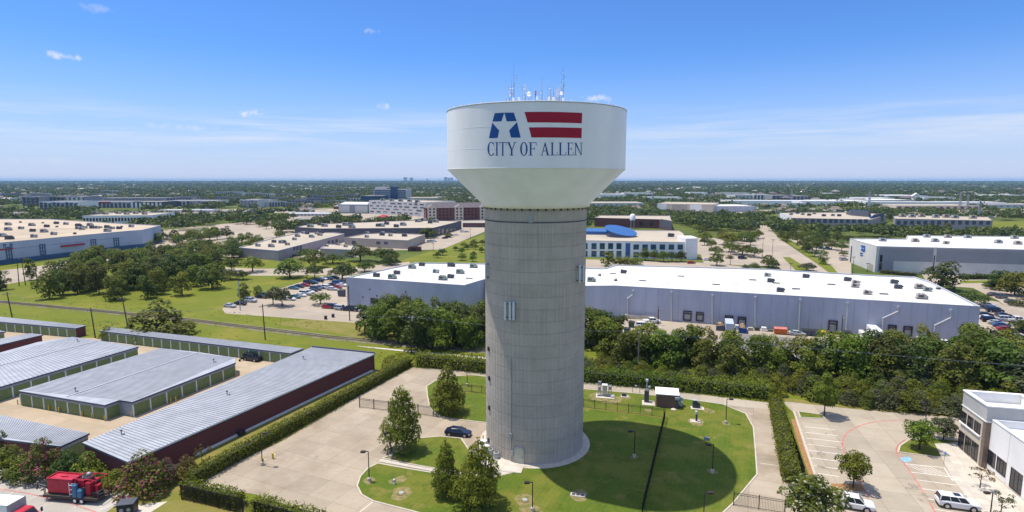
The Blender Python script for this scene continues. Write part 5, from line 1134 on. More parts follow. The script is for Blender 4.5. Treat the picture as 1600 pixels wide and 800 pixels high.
# ---------------------------------------------------------------- storage units
def rib_roof(t, P, z, ra, rb, rc, rd, ridge=None, over=.15):
    """flat metal roof P with standing ribs from edge ra-rd to edge rb-rc"""
    O = inset(P, -over); r = MB(); r.prism(O, z - .02, z + .10); L = (Vector(ra) - Vector(rd)).length; k = .4
    while k < L:
        p, q = lerp(ra, rd, k / L), lerp(rb, rc, k / L); N_ = 48
        ins = [i for i in range(N_ + 1) if inpoly(*lerp(p, q, i / N_), O)]
        if len(ins) > 2:
            p2, q2 = lerp(p, q, ins[0] / N_), lerp(p, q, ins[-1] / N_); d, l = unit(p2, q2); m = lerp(p2, q2, .5); r.obox(m[0], m[1], z + .09, l, .12, .09, math.atan2(d.y, d.x), 1)
        k += .62
    r.build('roof', [M['metalroof'], M['rib']], t, w=True)
    if ridge:
        d, l = unit(*ridge); m = lerp(*ridge, .5); b = MB(); b.obox(m[0], m[1], z + .175, l, .3, .05, math.atan2(d.y, d.x)); b.build('ridge_cap', M['coping'], t, w=True)
    b = MB(); b.ring(inset(P, -over - .06), .058, z - .22, z + .06); b.build('fascia', M['fascia'], t, w=True)
def doors(t, p0, p1, h, wd=2.9, pw=.45, z1=2.35, n0=0):
    w, l = unit(p0, p1); n = Vector((w.y, -w.x)); a = math.atan2(w.y, w.x)
    if n.dot(Vector((-p0[0], -p0[1]))) < 0: n = -n
    k = max(1, int(l / (wd + pw))); st = l / k
    for i in range(min(k, 24)):
        s = st * (i + .5); b = MB(); b.obox(p0[0] + w.x * s + n.x * .01, p0[1] + w.y * s + n.y * .01, .02, st - pw, .08, z1, a)
        for q in range(5): b.obox(p0[0] + w.x * s + n.x * .055, p0[1] + w.y * s + n.y * .055, .35 + q * .42, st - pw - .1, .03, .06, a)
        b.build('roller_door', M['green'], t, w=True)
        s = st * i; b = MB(); b.obox(p0[0] + w.x * s + n.x * .03, p0[1] + w.y * s + n.y * .03, 0, pw * .62, .14, z1 + .1, a); b.build('pilaster', M['pilaster'], t, w=True)
    b = MB(); m = l / 2; b.obox(p0[0] + w.x * m + n.x * .02, p0[1] + w.y * m + n.y * .02, z1 + .1, l, .1, h - .25 - z1 - .1, a); b.build('lintel', M['lintel'], t, w=True)
def storage(label, px, z, quad, wall='lintel', dedges=(), ridge=None, bedges=()):
    P = GP(px, z); t = thing('storage_building', label, 'storage unit', (*cen(P), 0), 0, 'self storage buildings')
    b = MB(); b.sides(inset(P, .02), 0, z - .02); b.build('wall', M[wall], t, w=True)
    rib_roof(t, P, z, *[P[i] for i in quad], ridge=None if ridge is None else GP(ridge, z))
    for i, j in dedges: doors(t, P[i], P[j], z)
    for i, j in bedges:
        w, l = unit(P[i], P[j]); n = Vector((w.y, -w.x)); n = n if n.dot(Vector((-P[i][0], -P[i][1]))) > 0 else -n; m = lerp(P[i], P[j], .5); b = MB(); b.obox(m[0] + n.x * .03, m[1] + n.y * .03, 0, l - .02, .1, z - .24, math.atan2(w.y, w.x)); b.build('brick_face', M['brick'], t, w=True)
    return t, P
t, P = storage('longest storage building with ribbed metal roof and red brick side wall', [(131, 692), (200, 721.5), (585, 553), (488, 543)], 4.0, (0, 1, 2, 3), 'brick')
w, l = unit(P[1], P[2]); n = Vector((w.y, -w.x)); a = math.atan2(w.y, w.x)
b = MB(); s = l * .58; b.obox(P[1][0] + w.x * s + n.x * .25, P[1][1] + w.y * s + n.y * .25, .0, l * .8, .5, .32, a); b.build('base_ledge', M['pilaster'], t, w=True)
b = MB(); s = l * .5; b.obox(P[1][0] + w.x * s - n.x * .0, P[1][1] + w.y * s - n.y * 0, 3.86, l, .45, .2, a); b.build('gutter', M['pilaster'], t, w=True)
b = MB(); b.obox(P[1][0] + w.x * l * .33 + n.x * .7, P[1][1] + w.y * l * .33 + n.y * .7, 0, 1.2, .8, .9, a); b.build('meter_box', M['dark'], t, w=True)
w2, l2 = unit(P[3], P[2]); m = lerp(P[3], P[2], .5); b = MB(); b.obox(m[0], m[1], 3.7, l2, .35, .75, math.atan2(w2.y, w2.x)); b.build('end_parapet', M['teal'] if 0 else M['fascia'], t, w=True)
t, P = storage('broad storage building with notched corner and yellow bollards round its doors', [(31, 611), (164, 633), (187, 625), (207, 628), (367, 567), (367, 560), (310, 551), (250, 545)], 3.1, (0, 3, 5, 7), 'lintel', ((0, 1), (3, 4), (1, 2)), ((104, 621), (310, 551.5)))
S2P = P
t, P = storage('broad storage building with long roof running off the left edge', [(-80, 628), (215, 542), (155, 533), (113, 527), (60, 535), (-80, 574)], 3.1, (5, 0, 1, 3), 'lintel', ((0, 1),), ((-60, 587), (155, 533)))
t, P = storage('narrow storage row along the grass, between two utility poles and long brick one', [(157, 517), (455, 552), (473, 545), (171, 512)], 2.9, (0, 3, 2, 1), 'lintel', ((0, 1),))
t, P = storage('narrow storage row with brick end wall at the far left', [(-90, 495), (118, 513), (133, 509), (0, 495.5), (-90, 487)], 2.9, (0, 4, 2, 1), 'lintel', ((0, 1),), None, ((1, 2),))
t, P = storage('short storage building with bare brick side behind the leftmost broad one', [(-60, 553), (65.5, 523.5), (46, 521.5), (-60, 541)], 3.4, (0, 3, 2, 1), 'brick')
t, P = storage('tiny visible storage building cut by the left edge, between other rows', [(-80, 526), (6.5, 518.5), (-10, 515.5), (-80, 516)], 3.0, (0, 3, 2, 1), 'lintel', ((0, 1),))
t, P = storage('low storage building behind the shrubs at bottom left', [(137, 678), (95, 697), (11, 687), (-90, 670), (-90, 631)], 3.2, (4, 3, 1, 0), 'brick', ((1, 0),))
def post(px, py, label, h=1.1, r=.11, group=None, order=True, name='bollard', m='bollard'):
    x, y = G(px, py); b = MB(); b.lathe([(r, 0), (r, h - .08), (r * .7, h - .01), (.01, h)], 10); o = b.build(name, M[m], None, (x, y, .04)); tag(o, label, 'bollard', group, order); return o
for x, y in ((28, 632), (77, 642), (92.5, 645), (129, 651), (144, 654), (164, 658), (206, 652), (267, 630), (275, 628), (369, 588), (155, 530)): post(x, y, 'yellow steel bollard guarding the green storage doors', group='yellow bollards by the storage units')
post(755, 690, 'lone yellow bollard at the left foot of the water tower', 1.2, order=False); post(1106, 643, 'thin yellow post beside the grey cabinet on the right lawn', 1.5, .07, order=False)
post(1101, 640, 'thin yellow post behind the grey cabinet on the right lawn', 1.3, .06, order=False)
for i, (x, y, lb) in enumerate(((411, 725.5, 'yellow standpipe with white cap beside the left hedge, nearer one'), (426.5, 717, 'yellow standpipe beside the left hedge, farther one'))):
    gx, gy = G(x, y); t = thing('standpipe', lb, 'standpipe', (gx, gy, .05), 0, 'yellow standpipes'); b = MB(); b.lathe([(.16, 0), (.14, .75), (.2, .78), (.2, .95), (.1, 1.05), (.01, 1.06)], 10); b.build('riser', M['bollard'], t)
    b = MB(); b.tube((.1, 0, .7), (.42, .05, .7), .1, 8); b.build('outlet', M['whitepart'], t)
# roof vents on the storage roofs
for i, (x, y, z) in enumerate(((118, 611, 3.2), (355, 616, 4.1), (190, 678, 4.1), (334, 565, 3.2), (474, 561, 4.1), (121, 533, 3.2))):
    gx, gy = G(x, y + 1, z); t = thing('roof_vent', 'small upright vent pipe on a metal storage roof', 'vent pipe', (gx, gy, z), 0, 'vent pipes on storage roofs', True); b = MB(); b.tube((0, 0, 0), (0, 0, .7), .09, 8); b.tube((.5, -.1, 0), (.5, -.1, .35), .12, 8); b.build('pipe', M['steel'], t); b = MB(); b.lathe([(.2, .66), (.2, .8), (.02, .88)], 8); b.build('cap', M['dark'], t)
# ---------------------------------------------------------------- fences, gates, lamps
def fence(pa, pb, h, label, cat='fence', name='iron_fence', sp=2.4, pick=.14, thick=.022, post_w=.09, gap=.08, mat_='black', px=True, chain=False):
    p, q = (G(*pa), G(*pb)) if px else (pa, pb); w, l = unit(p, q); a = math.atan2(w.y, w.x); t = thing(name, label, cat, (*p, .05), a)
    n = max(1, round(l / sp))
    for i in range(n + 1): b = MB(); b.obox(l * i / n, 0, -.05, post_w, post_w, h + .1); b.lathe([(post_w * .6, h + .05), (.01, h + .15)], 6, l * i / n, 0); b.build('post', M[mat_], t)
    b = MB(); b.box(0, -.02, h - .18, l, .02, h - .13); b.box(0, -.02, gap + .05, l, .02, gap + .10)
    if not chain: b.box(0, -.02, h - .42, l, .02, h - .37)
    else: b.box(0, -.02, h * .5, l, .02, h * .5 + .03)
    b.build('rail', M[mat_], t)
    b = MB(); s = pick
    while s < l: b.box(s - thick / 2, -.012, gap, s + thick / 2, .012, h); s += pick
    b.build('pickets', M[mat_], t); return t
fence((286, 766), (636, 567), 1.7, 'long black iron fence behind the long clipped hedge on left', pick=.28, sp=3.2)
fence((284, 781), (379, 803), 2.3, 'short dark iron fence in front of the hedge corner, lower left', pick=.10, thick=.035)
fence((399, 808), (540, 846), 2.3, 'dark iron fence in front of the hedge along the bottom edge', pick=.10, thick=.035)
fence((380.5, 803.5), (398, 807.6), 2.2, 'narrow iron gate between two hedges at the bottom', 'gate', 'iron_gate', 1.9, .16)
fence((562, 637), (677, 651), 2.1, 'wide black iron gate across the concrete lot, left of tower', 'gate', 'iron_gate', 3.2, .17, .025, .13)
fence((912, 637), (1037, 653), 1.9, 'black iron fence on the lawn right behind the tower', sp=2.3, pick=.2, thick=.02)
fence((1039, 653), (1003, 806), 1.9, 'black iron fence running down the lawn through the tower shadow', sp=2.3, pick=.115, thick=.03)
fence((722, 612), (800, 620), 1.8, 'short black fence on the lawn behind the tower, left side', sp=2.2, pick=.2)
fence((1217, 630), (1256, 748), 1.9, 'dark fence on the parking side of the right hedge', sp=2.4, pick=.13, thick=.03)
fence((1146, 790), (1226, 803), 2.1, 'wide black iron gate across the right driveway', 'gate', 'iron_gate', 3.1, .2, .025, .12)
fence((1003, 806), (1145, 792), .35, 'ankle-high black rail edging lawn near the right gate', 'fence', 'low_rail', 3, .6, .02, .05) if 0 else None
def lamp(px, py, top, label, dx=-1, m='bronze'):
    x, y = G(px, py); h = height_at(x, y, top); t = thing('street_lamp', label, 'lamp post', (x, y, .1), 0, 'square headed lamp posts')
    b = MB(); b.lathe([(.28, 0), (.28, .45), (.24, .5)], 14); b.build('footing', M['kerb'], t)
    b = MB(); b.tube((0, 0, .5), (0, 0, h - .12), .085, 8, 0, .065); b.build('pole', M[m], t)
    b = MB(); b.box(min(0, dx * .55), -.04, h - .2, max(0, dx * .55), .04, h - .1); b.build('arm', M[m], t)
    hd = MB(); hd.bbox(dx * .8, 0, h - .30, .75, .48, .26, 0, .05); ho_ = hd.build('lamp_head', M[m], t); b = MB(); b.box(dx * .8 - .28, -.18, h - .325, dx * .8 + .28, .18, h - .303); b.build('lens', M['lamp'], ho_)
for a in ((577, 752, 705, 'dark lamp post at the left tip of the front lawn', -1), (611, 716, 676, 'dark lamp post under the left conical tree'), (730, 603, 571, 'lamp post on the back lawn left of the tower', -1), (410, 727, 676, 'lamp post standing in the long left hedge', 1), (991, 715, 673, 'lamp post in the tower shadow left of the dark fence', -1), (1113, 739, 694, 'lamp post in the tower shadow right of the dark fence', -1), (1134, 662, 623, 'lamp post at the upper right of the sunlit lawn', 1), (1099, 815, 769, 'lamp post with bright head at bottom right of lawn', 1), (832, 799, 753, 'lamp post on the front lawn below tower door', -1), (1446, 657, 629, 'lamp post between the two trees near the white building', -1), (1546, 815, 769, 'lamp post nearest the white building windows', -1)): lamp(*a)
for i, (x, y, tp) in enumerate(((1332, 428, 402), (1355, 425, 412), (1206, 408, 375), (1235, 426, 412), (1345, 373, 350), (1381, 371, 357), (1267, 365, 343), (1310, 365, 357), (1141, 414, 393), (1191, 400, 372), (272, 404, 378), (470, 412, 390), (677, 392, 381), (735, 372, 358), (1482, 362, 352), (1535, 364, 359), (505, 452, 436), (480, 436, 430), (300, 412, 390))):
    gx, gy = G(x, y); h = height_at(gx, gy, tp); b = MB(); b.tube((0, 0, 0), (0, 0, h), .13, 6, 0, .09); b.box(-.9, -.25, h - .05, .9, .25, h + .15); b.lathe([(.3, 0), (.3, .5)], 8)
    tag(b.build('street_lamp', M['bronze'], None, (gx, gy, .05)), 'tall thin parking lamp among the buildings beyond the railway', 'lamp post', 'far parking lamps', True)
# ---------------------------------------------------------------- utility poles and wires
POLES = []
def pole(px, py, ptop, label, lean=0, arm=2.4, m='wood', sink=0):
    x, y = G(px, py); h = height_at(x, y, ptop); t = thing('utility_pole', label, 'utility pole', (x, y, 0), 0, 'utility poles along the railway'); t.rotation_euler.y = lean
    b = MB(); b.tube((0, 0, 0), (0, 0, h), .19, 8, 0, .13); b.build('pole', M[m], t)
    b = MB(); b.obox(0, -.14, h - .75, arm, .1, .14, R(65)); b.build('cross_arm', M[m], t)
    for k in (-.45, -.2, .2, .45):
        b = MB(); q = (math.cos(R(65)) * arm * k, math.sin(R(65)) * arm * k - .14); b.lathe([(.05, h - .61), (.08, h - .5), (.05, h - .4), (.01, h - .38)], 6, *q); b.build('insulator', M['panelgrey'], t)
    return t, (x + lean * h, y, h - .42)
t, w1 = pole(19, 496, 456, 'leaning dark pole behind the far left storage row', -.09)
t, w2_ = pole(149, 528, 481, 'dark pole standing between two narrow storage rows', -.06)
t, w3 = pole(200, 512, 463, 'leaning pole left of the big round bush', -.10)
t, w4 = pole(414.5, 531, 475, 'slim dark pole on the grass in front of car park', -.02, m='wood')
t, w5 = pole(643, 552, 492, 'thick pole with equipment at the corner of the tower lot', 0, 2.2)
b = MB(); b.lathe([(.05, w5[2] - 1.3), (.3, w5[2] - 1.25), (.3, w5[2] - .3), (.05, w5[2] - .25)], 10, .42, 0); b.build('transformer', M['steel'], t)
t, w6 = pole(997, 581, 515, 'slim grey pole before the brush, right of the tower', 0, 1.6, 'woodgrey')
t, wa = pole(375.5, 485, 439, 'tall teal pole at the left corner of car park', 0, 1.2, 'steel')
t, wb = pole(546.5, 501, 446, 'dark pole at the left corner of white-roofed warehouse', 0, 1.4)
t, wc = pole(1028, 508, 479, 'short dark pole beside the loading dock', 0, 1.6)
t, wd_ = pole(1313, 543, 493, 'dark pole in front of the right docks, above the trees', 0, 2.0)
t, we = pole(30, 447, 412, 'leftmost of three dark poles by the far left street', .03, 2.0); t, we2 = pole(40, 446, 402, 'middle of three dark poles by the far left street', -.04, 2.0); t, we3 = pole(59, 443, 418, 'rightmost of three dark poles by the far left street', -.06, 2.0)
def wire(a, b_, label, sag=1.0, off=0, n=14):
    P = []; w, l = unit(a, b_); 
    for i in range(n + 1):
        k = i / n; p = lerp(a, b_, k); P.append((p[0] + w.y * off, p[1] - w.x * off, p[2] - sag * 4 * k * (1 - k)))
    m = MB(); m.path(P, .012, 3); o = m.build('overhead_wire', M['panelgrey'], None, P[0], w=True); return tag(o, label, 'power line', 'overhead wires along the railway')
w0 = (w1[0] - 70, w1[1] + 24, w1[2]); wR = (w6[0] + 130, w6[1] - 42, w6[2] + .5)
names = ['from the left edge to the first leaning pole', 'between leaning pole and pole by narrow storage row', 'from the storage row pole to slim pole on grass', 'from slim grass pole to the thick corner pole', 'from the thick corner pole past the tower', 'right of tower over the brush']
ch = [w0, w1, w2_, w4, w5, w6, wR]
for i in range(6):
    wire(ch[i], ch[i + 1], f'nearer overhead wire {names[i]}', 1.0, .55); wire(ch[i], ch[i + 1], f'farther overhead wire {names[i]}', 1.2, -.55)
ch2 = [wa, wb, wc, wd_, (wd_[0] + 60, wd_[1] - 20, wd_[2])]; n2 = ['from car park pole to warehouse corner pole', 'from warehouse corner pole to the loading dock pole', 'from loading dock pole to right dock pole', 'from right dock pole off to the right']
for i in range(4): wire(ch2[i], ch2[i + 1], f'thin overhead wire {n2[i]}', 1.4, .2)
# ---------------------------------------------------------------- equipment on the lawns
def at_px(px, py, z=.1): x, y = G(px, py, 0); return (x, y, z)
t = thing('utility_shed', 'brown walled shed with white metal roof on the lawn behind tower', 'shed', at_px(1042, 634), R(-12))
b = MB(); b.box(-2.2, -1.3, 0, 1.6, 1.3, 2.7); b.build('wall', M['brownwall'] if 'brownwall' in M else M['bark'], t)
b = MB(); b.add([(-2.4, -1.5, 2.72), (2.3, -1.5, 2.72), (2.3, 1.6, 3.1), (-2.4, 1.6, 3.1), (-2.4, -1.5, 2.88), (2.3, -1.5, 2.88), (2.3, 1.6, 3.26), (-2.4, 1.6, 3.26)], [(3, 2, 1, 0), (4, 5, 6, 7), (0, 1, 5, 4), (1, 2, 6, 5), (2, 3, 7, 6), (3, 0, 4, 7)]); b.build('roof', M['white'], t)
b = MB(); b.box(1.6, -1.2, 0, 2.2, -1.1, 2.6); b.box(1.62, -1.05, .4, 2.1, 1.1, 2.3); b.build('electrical_panel', M['greydk'], t)
b = MB(); b.bbox(1.9, -1.45, 1.9, .9, .5, .55, 0, .05); b.build('meter_cabinet', M['hv_grey'], t)
b = MB(); b.bbox(2.75, .4, 1.0, .8, 1.1, 1.0, 0, .05); b.bbox(2.7, -.5, .4, .6, .7, .9, 0, .05); b.build('wall_unit', M['hv_grey'], t)
b = MB(); b.lathe([(.55, .0), (.55, .12), (.4, .2), (.05, .25)], 16, 1.2, -2.1); b.build('round_cover', M['kerb'], t)
t = thing('equipment_cabinet', 'tall dark cabinet on a concrete pad left of brown shed', 'cabinet', at_px(1010, 629), R(-12))
b = MB(); b.bbox(0, 0, .12, .95, .95, 2.5, 0, .05); b.build('cabinet', M['hv_dark'], t); b = MB(); b.bbox(.4, -.6, 0, 2.6, 2.6, .12, 0, .02); b.build('pad', M['walk'], t)
b = MB(); b.tube((0, .6, 0), (0, .6, 4.4), .06, 6); b.obox(0, .6, 4.3, .5, .3, .5); b.obox(.5, .5, 3.0, .5, .3, .4); b.build('mast', M['whitepart'], t); b = MB(); b.box(-.3, -.5, .5, .3, -.485, 2.3); b.build('door', M['greydk'], t)
t = thing('equipment_rack', 'pale cell equipment cabinet with steel frames on concrete pad behind tower', 'equipment', at_px(944, 620), R(-10))
b = MB(); b.bbox(.2, -.1, 0, 3.9, 2.5, .14, 0, .02); b.build('pad', M['walk'], t); b = MB(); b.bbox(.1, .1, .5, 1.0, .9, 2.0, 0, .05); b.build('cabinet', M['door'], t); b = MB(); b.bbox(.1, .1, 2.51, 1.15, 1.05, .15, 0, .04); b.build('cabinet_hood', M['whitepart'], t)
b = MB()
for x in (-1.3, -.75): b.tube((x, .3, .14), (x, .3, 3.1), .07, 5)
for z in (.9, 1.6, 2.3, 3.0): b.tube((-1.35, .3, z), (-.7, .3, z), .05, 5)
b.bbox(-1.0, .15, 2.5, .6, .35, .8, 0, .04); b.bbox(-1.1, .15, 1.2, .5, .35, .8, 0, .04); b.build('left_frame', M['steel'], t)
b = MB()
for x in (.95, 1.5): b.tube((x, .3, .14), (x, .3, 2.7), .07, 5)
for z in (.9, 1.7, 2.5): b.tube((.9, .3, z), (1.55, .3, z), .05, 5)
b.bbox(1.2, .15, 1.5, .5, .35, .8, 0, .04); b.build('right_frame', M['steel'], t); b = MB(); b.box(-1.5, -.4, .3, 1.6, .5, .42); b.box(1.4, -.9, .14, 2.0, .2, .4); b.build('cable_tray', M['hv_grey'], t)
t = thing('junction_box', 'small dark box on its own slab right of the cell equipment', 'junction box', at_px(975, 620), R(-10)); b = MB(); b.bbox(0, 0, .1, 1.0, .6, .6, 0, .05); b.build('box', M['hv_dark'], t); b = MB(); b.bbox(0.15, -.1, 0, 1.6, 1.2, .1, 0, .02); b.build('pad', M['walk'], t)
t = thing('meter_stand', 'slim H-frame with a small meter, left of tall dark cabinet', 'meter stand', at_px(994, 614), R(-10)); b = MB()
for x in (-.75, .75): b.tube((x, 0, 0), (x, 0, 1.8), .05, 6)
b.tube((-.75, 0, 1.6), (.75, 0, 1.6), .04, 5); b.build('frame', M['dark'], t); b = MB(); b.bbox(-.1, -.1, 1.1, .5, .25, .6, 0, .04); b.build('meter', M['hv_grey'], t)
t = thing('equipment_cabinet', 'short grey cabinet on a white slab at the right of lawn', 'cabinet', at_px(1087, 638), R(-12)); b = MB(); b.bbox(-.2, 0, .1, .9, .7, 1.5, 0, .05); b.bbox(.55, 0, .1, .6, .6, 1.1, 0, .05); b.build('cabinet', M['hv_dark'], t); b = MB(); b.bbox(-.2, 0, 1.61, 1.0, .8, .12, 0, .03); b.build('hood', M['hv_grey'], t); b = MB(); b.bbox(.3, -.2, 0, 2.6, 1.6, .1, 0, .02); b.build('pad', M['walk'], t)
t = thing('control_pedestal', 'dark pedestal box on a post and slab, lawn right of fence', 'control box', at_px(1088, 659), R(-12)); b = MB(); b.bbox(0, 0, .1, .35, .35, 1.9, 0, .03); b.build('post', M['hv_dark'], t); b = MB(); b.bbox(-.1, -.1, 1.5, .4, .4, .6, 0, .04); b.build('box', M['panelgrey'], t); b = MB(); b.bbox(-.2, -.1, 0, 1.9, 1.3, .1, 0, .02); b.build('pad', M['walk'], t)
t = thing('control_pedestal', 'blue sign-like box on a low stand within the shadow edge', 'control box', at_px(1104, 693), R(-12)); b = MB(); b.bbox(0, 0, .5, 1.0, .3, .6, 0, .04); b.build('box', M['steel'], t); b = MB(); b.tube((-.4, 0, 0), (-.4, 0, 1.4), .05, 6); b.tube((.4, 0, 0), (.4, 0, .5), .05, 6); b.build('leg', M['bollard'], t)
t = thing('valve_vault', 'rectangular concrete vault lid with two hatches on front lawn', 'vault cover', at_px(903, 775), R(-14)); b = MB(); b.bbox(0, 0, 0, 2.2, .9, .14, 0, .03); b.build('slab', M['kerb'], t)
for s in (-.65, 0, .65): b = MB(); b.bbox(s, 0, .14, .5, .55, .05, 0, .02); b.build('hatch', M['hv_dark'], t)
for px, py, lb in ((820, 783, 'round concrete manhole on front lawn below the tower door'), (627, 772, 'round concrete manhole on the left tip of front lawn'), (848, 645, 'manhole')):
    if px == 848: continue
    t = thing('manhole', lb, 'manhole', at_px(px, py)); b = MB(); b.lathe([(.62, 0), (.62, .08), (.54, .12)], 20); b.build('collar', M['soil'], t); b = MB(); b.lathe([(.38, .14), (.38, .19), (.3, .2)], 16); b.build('lid', M['hv_grey'], t)
t = thing('fire_hydrant', 'small grey fire hydrant on a bare patch of front lawn', 'fire hydrant', at_px(616, 757)); b = MB(); b.lathe([(.2, 0), (.2, .08), (.13, .1), (.13, .6), (.19, .62), (.17, .75), (.06, .85), (.04, .9)], 12); b.build('barrel', M['panelgrey'], t)
for s in (-1, 1): b = MB(); b.tube((s * .1, 0, .45), (s * .28, 0, .45), .08, 8); b.build('outlet', M['hv_dark'], t)
# condensers at the foot of the tower
for x, y, lb in ((766.5, 712, 'round grey air conditioner, left one of pair by tower door'), (775.5, 717, 'round grey air conditioner, right one of pair by tower door')):
    t = thing('air_conditioner', lb, 'air conditioner', at_px(x, y, .2), 0, 'condensers by the tower door'); b = MB(); b.lathe([(.48, 0), (.5, .05), (.5, .95), (.46, 1.0), (.36, 1.02)], 20); b.build('casing', M['hv_grey'], t); b = MB(); b.lathe([(.35, .98), (.33, 1.05), (.05, 1.07)], 16); b.build('fan_guard', M['hv_dark'], t)
for x, y, lb in ((769, 702, 'leftmost of three short pipes behind the round air conditioners'), (772.5, 704, 'middle of three short pipes behind the round air conditioners'), (776, 706, 'rightmost of three short pipes behind the round air conditioners')):
    b = MB(); b.lathe([(.13, 0), (.13, 1.5), (.16, 1.5), (.16, 1.6), (.02, 1.65)], 10); tag(b.build('vent_pipe', M['panelgrey'], None, at_px(x, y, .2)), lb, 'vent pipe', 'pipes at the tower foot')
for x, y, lb in ((756, 697, 'white box unit behind the others at left tower foot'), (760, 705, 'white box unit left of the round air conditioners')):
    t = thing('air_conditioner', lb, 'air conditioner', at_px(x, y, .2), R(-30), 'box units at the tower foot'); b = MB(); b.bbox(0, 0, 0, 1.1, .8, .9, 0, .06); b.build('casing', M['whitepart'], t); b = MB(); b.box(-.4, -.42, .15, .4, -.402, .75); b.build('grille', M['hv_dark'], t)
# bins, containers and clutter of the truck court
def dumpster(px, py, col, label, rz=A17, lx=2.4, ly=1.7, h=1.6, lid='dark', name='dumpster', cat='dumpster'):
    t = thing(name, label, cat, at_px(px, py, .06), rz, 'bins and containers in the truck court')
    b = MB(); rows = [[(-lx / 2 * k, -ly / 2 * k2, z), (lx / 2 * k, -ly / 2 * k2, z), (lx / 2 * k, ly / 2, z), (-lx / 2 * k, ly / 2, z)] for k, k2, z in ((.92, .75, .12), (1, .95, h * .7), (1, 1, h))]; b.rows(rows); b.add(rows[-1], [(0, 1, 2, 3)]); b.build('body', M[col], t)
    b = MB(); b.add([(-lx / 2, -ly / 2 - .05, h + .02), (lx / 2, -ly / 2 - .05, h + .02), (lx / 2, ly / 2, h + .3), (-lx / 2, ly / 2, h + .3), (-lx / 2, ly / 2, h + .02), (lx / 2, ly / 2, h + .02)], [(0, 1, 2, 3), (2, 5, 4, 3), (0, 3, 4), (1, 5, 2)]); b.build('lid', M[lid], t)
    b = MB(); b.box(-lx / 2 - .12, -.1, h * .5, -lx / 2, .1, h * .65); b.box(lx / 2, -.1, h * .5, lx / 2 + .12, .1, h * .65); b.build('lift_pocket', M['dark'], t); return t
dumpster(980, 522, 'dumpster', 'nearer dark green bin beside the loading dock', R(70)); dumpster(987, 511, 'dumpster', 'farther dark green bin beside the loading dock', R(70)); dumpster(1322, 527, 'dumpster', 'green bin right of the dark dock pole'); dumpster(1259.5, 524, 'greydk', 'left one of two black bins by the docks'); dumpster(1274, 525, 'greydk', 'right one of two black bins by the docks'); dumpster(1286, 524, 'yellow', 'small yellow bin beside the black bins', A17, 1.4, 1.2, 1.1, 'yellow'); dumpster(1219, 522, 'orange', 'orange container near the grey asphalt patch', A17, 3.6, 1.8, 1.7, 'redline'); dumpster(534, 463, 'greydk', 'black bin at the left end of the warehouse', A17, 2.6, 2, 2.4)
def container(px, py, lx, ly, h, m, label, load=None):
    t = thing('open_container', label, 'container', at_px(px, py, .06), A17 + R(85), 'bins and containers in the truck court'); b = MB(); b.ring([(-lx / 2, -ly / 2), (lx / 2, -ly / 2), (lx / 2, ly / 2), (-lx / 2, ly / 2)], .12, .1, h); b.box(-lx / 2 + .1, -ly / 2 + .1, .1, lx / 2 - .1, ly / 2 - .1, .3); b.build('body', M[m], t)
    if load:
        b = MB()
        for k in range(26): b.obox(rnd.uniform(-lx / 2 + .5, lx / 2 - .5), rnd.uniform(-ly / 2 + .5, ly / 2 - .5), rnd.uniform(h * .5, h * .85), rnd.uniform(.4, .9), rnd.uniform(.4, .8), rnd.uniform(.2, .7), rnd.uniform(0, 3))
        l_ = b.build('cardboard_pile', M[load], None, (t.location.x, t.location.y, .06)); l_.rotation_euler.z = A17 + R(85); tag(l_, 'heap of cardboard boxes filling ' + ('the left open container' if px < 1140 else 'the right open container'), 'cardboard', 'cardboard heaps in containers')
container(1125, 514, 5.5, 2.3, 1.6, 'greydk', 'left dark open container by the docks, heaped with boxes', 'cardboard'); container(1160, 518, 5.5, 2.3, 1.7, 'navy', 'right dark open container by the docks, heaped with boxes', 'cardboard')
for px, py, lx, ly, h, lb in ((1139, 516, 7, 2.4, 2.7, 'pale blue box trailer backed between the open containers'), (1366, 531, 9, 2.5, 3.3, 'white box trailer parked at the right docks'), (1352, 534, 6, 2.4, 2.5, 'shorter white box trailer left of the longer white one')):
    t = thing('box_trailer', lb, 'trailer', at_px(px, py, .06), A17 + R(88), 'box trailers at the docks'); b = MB(); b.bbox(0, 0, .8, lx, ly, h - .6, 0, .06); b.build('box', M['whitepart'] if 'white' in lb else M['bluewall_t'], t)
    for s in (-1, 1):
        for k in (.32, .42):
            b = MB(); b.tube((lx * k, s * ly / 2 - .15, .5), (lx * k, s * ly / 2 + .1, .5), .5, 12); b.build('wheel', M['tyre'], t)
t = thing('flatbed_trailer', 'tan decked flatbed trailer right of the white box trailers', 'trailer', at_px(1398, 536, .06), A17); b = MB(); b.bbox(0, 0, .9, 9, 2.6, .35, 0, .04); b.build('deck', M['cardboard'], t)
for k in (-3, -2): b = MB(); b.tube((k, -1.3, .45), (k, 1.3, .45), .45, 12); b.build('wheel', M['tyre'], t)
t = thing('goods_stack', 'row of pale pallets and dark crates along the warehouse wall', 'pallets', at_px(1185, 517, .06), A17)
for k in range(9): b = MB(); b.bbox(-8 + k * 1.9, rnd.uniform(-.3, .3), 0, 1.4, 1.2, rnd.uniform(.5, 1.5), rnd.uniform(-.1, .1), .04); b.build('crate', M[('hv_dark', 'whitepart', 'greydk', 'hv_tan')[k % 4]], t)
t = thing('scrap_pile', 'heap of white and grey scrap beside the tower, near the dock', 'scrap pile', at_px(957, 510, .06)); b = MB()
for k in range(60): b.obox(rnd.gauss(0, 1.7), rnd.gauss(0, 1.5), rnd.uniform(0, 1.4), rnd.uniform(.3, 1.3), rnd.uniform(.2, .7), rnd.uniform(.2, .6), rnd.uniform(0, 3), k % 3)
b.build('scrap', [M['whitepart'], M['hv_grey'], M['bluewall_t']], t)
